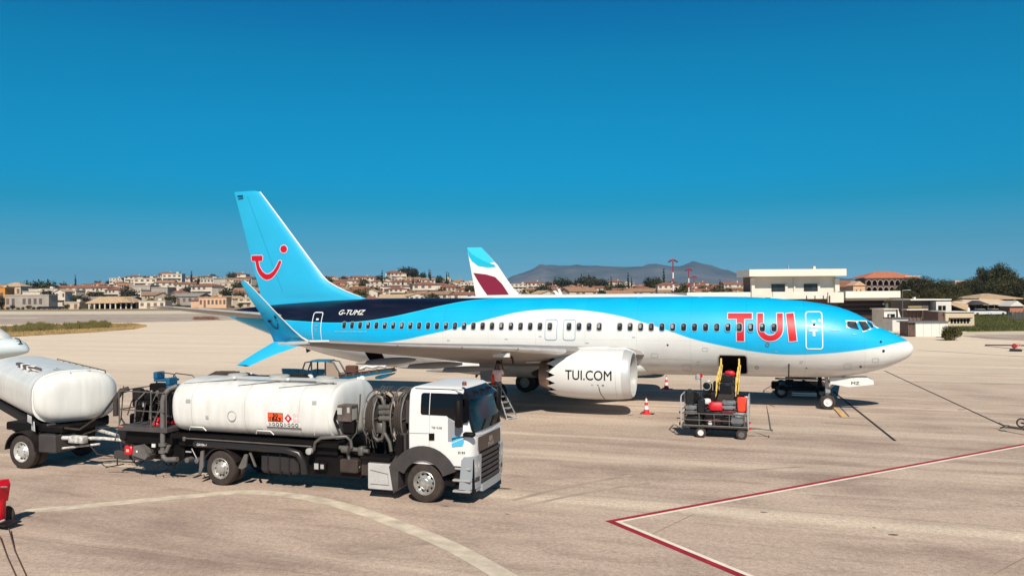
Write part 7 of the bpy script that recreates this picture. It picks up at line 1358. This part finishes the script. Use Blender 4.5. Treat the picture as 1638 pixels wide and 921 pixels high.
for k in range(5): bx(o, 'plank', 1453+2.2*k, 1454.6+2.2*k, 516, 536.5, 98, .12, .19, brn)
for k in range(3): bx(o, 'panel_seam', 1476+13*k, 1476.4+13*k, 517, 537.5, 98, -.02, -.003, lgrey)
o = th_('warning_board', 'small black triangular board leaning on the white storage container', 'board', 1505, 97); mb = MB(); mb.M = FR(1505, 97); mb.add([(-.28, -.4, 0), (.2, -.4, 0), (.12, -.2, .75), (-.28, -.35, 0), (.2, -.35, 0), (.12, -.15, .75)], [(0, 1, 2), (5, 4, 3), (0, 3, 4, 1), (1, 4, 5, 2), (2, 5, 3, 0)]); part('board', mb, black, o); mb = MB(); mb.M = FR(1505, 97); mb.box((-.9, -.5, .0), (.25, -.42, .06)); part('foot', mb, black, o)
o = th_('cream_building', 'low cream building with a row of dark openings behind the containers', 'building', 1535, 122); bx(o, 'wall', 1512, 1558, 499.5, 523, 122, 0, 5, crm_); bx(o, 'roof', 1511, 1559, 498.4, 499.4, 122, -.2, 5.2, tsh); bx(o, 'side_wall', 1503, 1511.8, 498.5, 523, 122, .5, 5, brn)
bx(o, 'canopy', 1517, 1552, 508.2, 509.6, 122, -.5, -.003, brn)
for k in range(6): bx(o, 'opening', 1520+5.2*k, 1523.4+5.2*k, 509.8, 517, 122, -.05, -.003, black)
o = th_('pavilion_house', 'low house with a flat carport roof and a white front between trees and containers', 'house', 1480, 140); bx(o, 'roof', 1452, 1517, 478, 480, 140, -1, 8, tsh); bx(o, 'shade_painted_wall', 1455, 1485, 480.2, 518, 140, 0, 7, mat('wall_shade', (.13, .09, .07), .8)); bx(o, 'white_wall', 1490, 1514, 482, 518, 140, -1.5, 6, cwh); w_ = bx(o, 'window', 1493, 1505, 488.5, 496, 140, -1.56, -1.503, black); bx(o, 'mullion', 1498.6, 1499.4, 488.5, 496, 140, -1.6, -1.57, cwh)  # dark wall colour stands in for shade below the roof
bx(o, 'canopy', 1437, 1470, 493.5, 495, 140, -3, -1, tsh); bx(o, 'yellow_rail', 1438, 1459, 488.5, 491.5, 140, -3.2, -3.1, mat('rail_olive', (.28, .22, .08), .7)); bx(o, 'white_hut', 1470, 1483, 497, 518, 140, -4, -2, cwh); bx(o, 'hut_window', 1474, 1480, 504.5, 510, 140, -4.06, -4.003, black); bx(o, 'hut_roof', 1468, 1485, 495.3, 496.9, 140, -4.3, -1.8, mgrey); bx(o, 'brown_front', 1440, 1468, 496, 516, 140, -1.5, -.5, brn); bx(o, 'roof_tank', 1471, 1474, 475, 478, 140, 2, 2.6, cwh)
for k in range(4): bx(o, 'porch_post', 1447+6*k, 1448+6*k, 497, 516, 140, -1.7, -1.55, mgrey)
mb = MB(); mb.M = FR(1520, 141); mb.add([(-.9, 0, zv(1520, 484, 141)), (3, 0, zv(1520, 497, 141)), (5.5, 4, zv(1520, 487, 141)), (1, 4, zv(1520, 482, 141))], [(0, 1, 2, 3)]); mb.add([(-.9, 0, zv(1520, 484, 141)-.2), (3, 0, zv(1520, 497, 141)-.2), (5.5, 4, zv(1520, 487, 141)-.2), (1, 4, zv(1520, 482, 141)-.2)], [(3, 2, 1, 0)]); part('sloping_roof', mb, roofm['tan'], o)
# market pavilions
o = th_('pavilion', 'wide pavilion with a tan hipped top roof and pale lower roof at the right edge', 'pavilion', 1585, 205)
def hip(o, name, u0, u1, ve, vr, D, d, m, inset=.3):
    M = FR((u0+u1)/2, D); w = px(u0, u1, D); h = zv((u0+u1)/2, ve, D); hr = zv((u0+u1)/2, vr, D); mb = MB(); mb.M = M; k = w*inset
    mb.add([(-w/2, 0, h), (w/2, 0, h), (w/2, d, h), (-w/2, d, h), (-w/2+k, d/2, hr), (w/2-k, d/2, hr), (-w/2, 0, h-.25), (w/2, 0, h-.25)], [(0, 1, 5, 4), (1, 2, 5), (2, 3, 4, 5), (3, 0, 4), (0, 6, 7, 1)]); return part(name, mb, m, o)
hip(o, 'upper_roof', 1566, 1637, 477, 469.3, 212, 14, roofm['tan'], .42); bx(o, 'upper_wall', 1575, 1632, 477.4, 500, 214, 2, 10, brn); hip(o, 'lower_roof', 1532, 1626, 486, 479, 200, 12, mat('roof_pale', (.66, .52, .38), .8, nz=(.5, .15)), .06); bx(o, 'hall_shade_box', 1537, 1612, 486.2, 508, 202, 1, 10, mat('hall_dark', (.05, .022, .018), .9))  # near-black box stands in for the shaded inside of the hall
for u0, u1, u2 in ((1553, 1566, 1584),):
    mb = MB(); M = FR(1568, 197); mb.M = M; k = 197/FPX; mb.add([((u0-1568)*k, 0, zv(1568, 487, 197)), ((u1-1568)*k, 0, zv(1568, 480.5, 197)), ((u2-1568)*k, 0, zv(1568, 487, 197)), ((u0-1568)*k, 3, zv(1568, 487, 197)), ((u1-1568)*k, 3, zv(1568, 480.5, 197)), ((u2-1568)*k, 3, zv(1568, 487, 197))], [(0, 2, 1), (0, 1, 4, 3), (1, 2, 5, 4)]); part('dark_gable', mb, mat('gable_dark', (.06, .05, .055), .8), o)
for k in range(8): bx(o, 'post', 1540+10*k, 1540.8+10*k, 487.5, 508, 199, 0, .2, mgrey)
o = th_('gabled_kiosk', 'small kiosk with a white gable and orange wall at the right edge', 'kiosk', 1625, 190); bx(o, 'wall', 1615, 1636, 490, 500, 190, 0, 4, mat('kiosk_orange', (.42, .17, .10), .8)); mb = MB(); M = FR(1625, 190); mb.M = M; k = 190/FPX; P = [((1613-1625)*k, zv(1625, 489.5, 190)), (0, zv(1625, 481, 190)), ((1637-1625)*k, zv(1625, 489.5, 190))]; mb.prism(P, -.5, 4.3); part('gable', mb, cwh, o); bx(o, 'base', 1614, 1640, 500.2, 512, 190, -1, 4, mgrey)
o = th_('storage_tank', 'small white round tank in front of the dark pavilion hall', 'tank', 1548, 180); p = AD(1548, 473, 180); mb = MB(); mb.lathe([(0, .5), (zv(1548, 494, 180), .42), (zv(1548, 491.5, 180), .25), (zv(1548, 491, 180), 0)], (p.x, p.y, 0), 'z', 16); part('tank', mb, cwh, o, 50)
car('parked_car', 'white car parked in front of the pavilion, left one of two', 1570, 178, wcar, 'white cars by the pavilion', 85, 1.0, .3); car('parked_car', 'white car parked in front of the pavilion, right one of two', 1591, 178, wcar, 'white cars by the pavilion', 95, 1.0, .3)
o = th_('mesh_fence', 'grey mesh fence at the right edge beyond the grass', 'fence', 1630, 150)
for k in range(12): bx(o, 'fence_post', 1612+6*k, 1612.7+6*k, 498, 516, 150, 0, .06, steel)
for k in range(10): bx(o, 'fence_wire', 1612, 1680, 499+1.7*k, 499.35+1.7*k, 150, .02, .04, steel)
bx(o, 'fence_sheet', 1622, 1680, 500, 516, 150, .08, .1, mat('fence_cloth', (.12, .10, .095), .9))
o = th_('terracotta_house', 'peach house with a pointed gable left of the arcaded hotel', 'house', 1370, 300); bx(o, 'wall', 1365, 1384, 455, 480, 300, 0, 6, wallm['peach']); M = FR(1374.5, 300); mb = MB(); mb.M = M; k = 300/FPX; mb.prism([(-10.5*k, zv(1374, 456.5, 300)), (0, zv(1374, 449.5, 300)), (10.5*k, zv(1374, 456.5, 300))], -.4, 6.4); part('gable', mb, wallm['peach'], o)
for u in (1369, 1376): bx(o, 'window', u, u+2, 462, 466, 300, -.08, -.003, wdark)
o = th_('red_roofed_house', 'house with a broad red roof right behind the white airport building', 'house', 1352, 310); hip(o, 'roof', 1337, 1372, 458, 448.5, 310, 10, roofm['red'], .15); bx(o, 'wall', 1339, 1366, 458.4, 480, 311, 1, 9, wallm['white'])
o = th_('arcaded_hotel', 'brown three-storey hotel with two rows of arches and a red roof', 'hotel', 1425, 320); D3 = 320; bx(o, 'wall', 1384, 1450, 444.5, 490, D3, 0, 9, mat('hotel_stone', (.17, .11, .085), .85, nz=(.6, .2))); bx(o, 'cream_wing', 1449.8, 1475, 440.5, 490, D3, 1, 12, wallm['cream']); hip(o, 'roof', 1383, 1472, 443.8, 433, D3, 16, mat('roof_orange', (.50, .17, .09), .85, nz=(.8, .2)), .38); bx(o, 'cornice', 1383, 1451, 443.9, 445.6, D3, -.5, -.003, mat('cornice_brown', (.12, .06, .045), .8))
for r_i, (v0, v1) in enumerate(((448, 456), (459, 466))):
    for i in range(7):
        u = 1390+9.2*i; M = FR(u, D3-.1); k = D3/FPX; mb = MB(); mb.M = M; R_a = 3.1*k; zb_, zt_ = zv(u, v1, D3), zv(u, v0+3, D3)
        P = [(-R_a, zb_), (R_a, zb_)]+[(R_a*cos(pi*q/8), zt_+R_a*sin(pi*q/8)) for q in range(9)]; mb.prism(P, -.06, .05); ar = part('arch', mb, hold, o)
        V, F = ribbon([(R_a*1.12*cos(pi*q/8), zt_+R_a*1.12*sin(pi*q/8)) for q in range(9)], .25, False); mb = MB(); mb.M = M; mb.add([(a, -.1, b) for a, b in V], F); part('arch_rim', mb, wallm['grey'], ar)
        mb = MB(); mb.M = M; mb.box((R_a*1.25, -.25, zb_), (R_a*1.6, -.05, zt_)); part('column', mb, wallm['grey'], o)
o = th_('white_hill_house', 'white angular house standing among the trees on the right', 'house', 1545, 330); bx(o, 'wall', 1528, 1545, 449, 480, 330, 0, 8, wallm['cream']); bx(o, 'tower_wall', 1541, 1549, 449.5, 480, 330, -2, 4, wallm['white']); bx(o, 'lower_wall', 1550, 1564, 457, 480, 328, -1, 8, wallm['white']); bx(o, 'shade_painted_wall', 1530, 1540, 451, 458, 330, -.1, -.003, brn); bx(o, 'window', 1554, 1557, 461, 465, 328, -1.08, -1.003, wdark)  # brown panel paints shade on the cream front
# masts with red and white bands
for u, vt, D4, lb in ((1077, 414.5, 300, 'nearest and tallest red and white striped floodlight mast'), (1102, 429.5, 400, 'middle one of the three red and white floodlight masts'), (1110.5, 441, 520, 'smallest and farthest of the three striped floodlight masts')):
    p = AD(u, 473, D4); o = thing('floodlight_mast', lb, 'light mast', (p.x, p.y, 0), 'striped floodlight masts'); H4 = zv(u, vt, D4); nb = 7; bh = H4*.86/nb; rr = 1.1 if D4 < 350 else 1.15
    for k in range(nb): mb = MB(); mb.cyl((p.x, p.y, k*bh), (p.x, p.y, (k+1)*bh), .34*rr-.02*k, 10, .34*rr-.02*(k+1)); part('mast_band', mb, (white if (nb-k) % 2 == 0 else mat('mast_red', rgb(150, 20, 40), .6)), o)
    mb = MB(); mb.cyl((p.x, p.y, nb*bh), (p.x, p.y, H4), .26, 8); mb.tube([p-r0*1.6+Vector((0, 0, H4-p.z-1.2)), p-r0*1.0+Vector((0, 0, H4-p.z-.3)), p+Vector((0, 0, H4-p.z)), p+r0*1.0+Vector((0, 0, H4-p.z-.3)), p+r0*1.6+Vector((0, 0, H4-p.z-1.2))], .18, 6); part('mast_head', mb, mat('mast_red', rgb(150, 20, 40)), o)
    for s_ in (-1.5, -.8, .8, 1.5): mb = MB(); c = p+r0*s_; mb.box((c.x-.35, c.y-.3, H4-1.5+.5*(2-abs(s_))), (c.x+.35, c.y+.3, H4-.9+.5*(2-abs(s_))), .05); part('floodlight', mb, mat('lamp_brown', (.10, .03, .035), .5), o)
mb = None
p = AD(1444, 513, 112); o = thing('street_light', 'thin grey street light with a short arm behind the containers', 'street light', (p.x, p.y, 0)); zt = zv(1444, 464.5, 112); mb = MB(); mb.tube([(p.x, p.y, 0), (p.x, p.y, zt)], [.07, .045], 8); part('pole', mb, steel, o); mb = MB(); q = p+r0*.75; mb.tube([(p.x, p.y, zt), (q.x, q.y, zt+.05)], .035, 6); mb.box((q.x-.1, q.y-.1, zt), (q.x+.4, q.y+.1, zt+.1), .02); part('lamp_arm', mb, lgrey, o)
# trees on the right
index_kids(); G2 = 'trees on the right behind the airport buildings'; rr2 = random.Random(9); lbl = ['dark green tree', 'olive green tree']
for i, (u, D5, s_, k) in enumerate(((1432, 190, .72, 1), (1448, 200, .8, 1), (1462, 230, .95, 0), (1476, 240, 1.0, 0), (1490, 250, 1.0, 1), (1502, 255, 1.05, 0), (1514, 245, .95, 1), (1527, 235, .8, 0), (1540, 240, .72, 0), (1552, 235, .66, 1), (1440, 260, .85, 0), (1470, 215, .72, 1), (1488, 210, .66, 0), (1505, 205, .66, 1), (1522, 205, .6, 0), (1425, 175, .6, 1), (1458, 180, .5, 1), (1600, 235, .9, 0), (1618, 240, .85, 1), (1632, 235, .9, 0), (1650, 230, .9, 1), (1569, 250, .9, 0), (1645, 215, .7, 1), (1560, 262, .8, 0))):
    kk = 'near_olive' if k else 'near_dark'; plant(kk, u, D5, s_*.86, '%s %s, %s row of the grove behind the containers' % (['tall', 'medium', 'low'][0 if s_ > .85 else (1 if s_ > .7 else 2)], lbl[k], 'back' if D5 > 220 else 'front'), G2)['u_'] = u
plant('pine', 1588, 262, 1.08, 'big dark spreading pine rising above the pavilion roofs', G2); plant('pine', 1604, 272, 1.0, 'dark tree behind the right side of the spreading pine', G2); plant('pine', 1573, 275, .95, 'dark tree behind the left side of the spreading pine', G2)
p = G(1523, 545); o = tree_proto(11, 1.9, 1.15, 5000, .085, leaf_mat('leaf_bush', (.045, .045, .012), (.12, .10, .03)), 'bush'); o.location = (p.x, p.y+.8, -.05); o.name = 'bush'; tag(o, 'round green bush on the apron beside the white storage container', 'bush')
# grass island on the left and weeds
def blades(name, fn, n, h, m, lean=.35, w=.05):
    r_ = random.Random(3); mb = MB(); V = []; F = []
    for i in range(n):
        q = fn(r_)
        if q is None: continue
        x, y, hh = q; a = r_.random()*pi; dx, dy = cos(a)*w, sin(a)*w; l = r_.uniform(-lean, lean)*hh; l2 = r_.uniform(-lean, lean)*hh; j = len(V); V += [(x-dx, y-dy, 0), (x+dx, y+dy, 0), (x+l, y+l2, hh)]; F.append((j, j+1, j+2))
    mb.v = V; mb.f = F; o = part(name, mb, m, None); tag(o, kind='stuff'); return o
isl = [(-120, 545), (-20, 541), (60, 536.5), (150, 531.5), (215, 526.5), (236, 522), (215, 518), (140, 518.5), (60, 521), (0, 523.5), (-120, 526)]
sheet('grass_island', [GP(*q) for q in isl], .012, earth_m)
def inisl(r_, lo=0, hi=1):
    u = r_.uniform(-60, 234); top = interp([(-120, 526), (0, 523.5), (60, 521), (140, 518.5), (215, 518), (236, 522)], u); bot = interp([(-120, 545), (-20, 541), (60, 536.5), (150, 531.5), (215, 526.5), (236, 522)], u); v = top+(bot-top)*r_.uniform(lo, hi); return u, v
def dryf(r_): u, v = inisl(r_); p = G(u, v); return p.x, p.y, r_.uniform(.1, .38)
def grf(r_):
    u, v = inisl(r_, 0, .62); d = interp([(-60, .2), (20, .25), (45, 1), (75, .9), (95, .35), (112, .5), (130, 1), (172, 1), (180, .1), (236, .02)], u)
    if r_.random() > d: return None
    p = G(u, v); return p.x, p.y, r_.uniform(.35, .9)*(.55+.6*d)*(1.15 if sin(u*.31)+sin(u*.13) > .3 else .8)
tag(blades('dry_grass', dryf, 26000, .3, mat('grass_dry', (.50, .33, .14), .9, nz=(.3, .4))), 'dry yellow-brown grass on the low island of the taxiway at left', 'grass'); tag(blades('green_weeds', grf, 30000, .9, mat('weed_green', (.17, .14, .035), .9, nz=(.4, .4)), .3, .06), 'taller green weeds growing along the grass island at left', 'weeds')
def wd(r_): u = r_.gauss(333, 6) if r_.random() < .75 else r_.gauss(316, 3); v = r_.uniform(508, 511.5); p = G(u, v); return p.x, p.y, r_.uniform(.15, .55)
tag(blades('weed_tuft', wd, 2500, .4, mat('weed_brown', (.20, .11, .07), .9), .5, .08), 'brownish weed tufts in a joint of the pavement left of the tail', 'weeds')
def gf(r_): u = r_.uniform(1518, 1660); v = r_.uniform(505, 529); p = G(u, v); return p.x, p.y, r_.uniform(.15, .5)
tag(blades('meadow_grass', gf, 30000, .4, mat('meadow_green', (.10, .105, .025), .9, nz=(.15, .4)), .5, .07), 'green grass field in front of the pavilion at right', 'grass')
# red hose cart near the right edge
p = G(1625, 562); o = thing('hose_cart', 'small red reel on a dark base near the right edge of the apron', 'hose reel', (p.x, p.y, 0)); mb = MB(); mb.box((p.x-.45, p.y-.2, 0), (p.x+.45, p.y+.3, .22), .03); part('base', mb, dark, o); mb = MB(); torus(mb, (p.x-.12, p.y, .5), .16, .07, 'y', 18, 7); mb.cyl((p.x-.12, p.y-.1, .5), (p.x-.12, p.y+.15, .5), .14, 14); part('reel', mb, mat('reel_red', rgb(150, 25, 40), .6), o, 50); mb = MB(); torus(mb, (p.x+.22, p.y, .62), .16, .03, 'y', 14, 5); mb.tube([(p.x+.1, p.y, .2), (p.x+.25, p.y, .8)], .03, 6); part('handle', mb, mat('reel_pink', rgb(215, 150, 140), .6), o, 50)
p = G(1598, 553); mb = MB(); mb.box((p.x-1.2, p.y, 0), (p.x+9, p.y+.25, .12), .02); o = thing('kerb', 'low dark kerb running to the right edge beside the red reel', 'kerb', (p.x, p.y, 0)); part('kerb_stone', mb, mat('kerb_dark', (.05, .025, .02), .8), o)
for i, u in enumerate((-8, 3, 12, 20, 29, 37, 45, 54, 62, 106, 128, 272, 284, 300, 372, 385)): plant('shrub' if i % 3 else 'broad', u, 436, .42 if i % 3 == 0 else .6, 'low dark green bush by the perimeter road', 'bushes by the perimeter road')['u_'] = u
# tell look-alikes apart by their order from the left
by = {}
for o in list(C.objects):
    if 'u_' in o: by.setdefault(o['label'], []).append(o)
ORD = ['leftmost', 'second from left', 'third from left', 'fourth from left', 'fifth from left', 'sixth from left', 'seventh from left', 'eighth from left', 'ninth from left', 'tenth from left', 'eleventh from left', 'twelfth from left', 'thirteenth from left', 'fourteenth from left', 'fifteenth from left', 'sixteenth from left']
for l_, os_ in by.items():
    if len(os_) > 1:
        for i, o in enumerate(sorted(os_, key=lambda q: q['u_'])):
            if i < 16: o['label'] = ORD[i]+', '+l_.replace('behind the airport block', 'behind the airport block')
    for o in os_: del o['u_']
# ---------------------------------------------------------------- air haze over the whole place
HZ_ = mat('haze_air', (1, 1, 1.)); t = HZ_.node_tree; t.nodes.clear(); ov = nn(t, 'ShaderNodeOutputMaterial'); pv = nn(t, 'ShaderNodeVolumePrincipled'); pv.inputs['Color'].default_value = (.25, .64, .98, 1); pv.inputs['Density'].default_value = 8.5e-5; pv.inputs['Anisotropy'].default_value = .2; t.links.new(pv.outputs[0], ov.inputs['Volume'])
mb = MB(); mb.box((-8300, -2500, -1), (8300, 8600, 345)); hz = part('haze', mb, HZ_, None); tag(hz, kind='stuff')
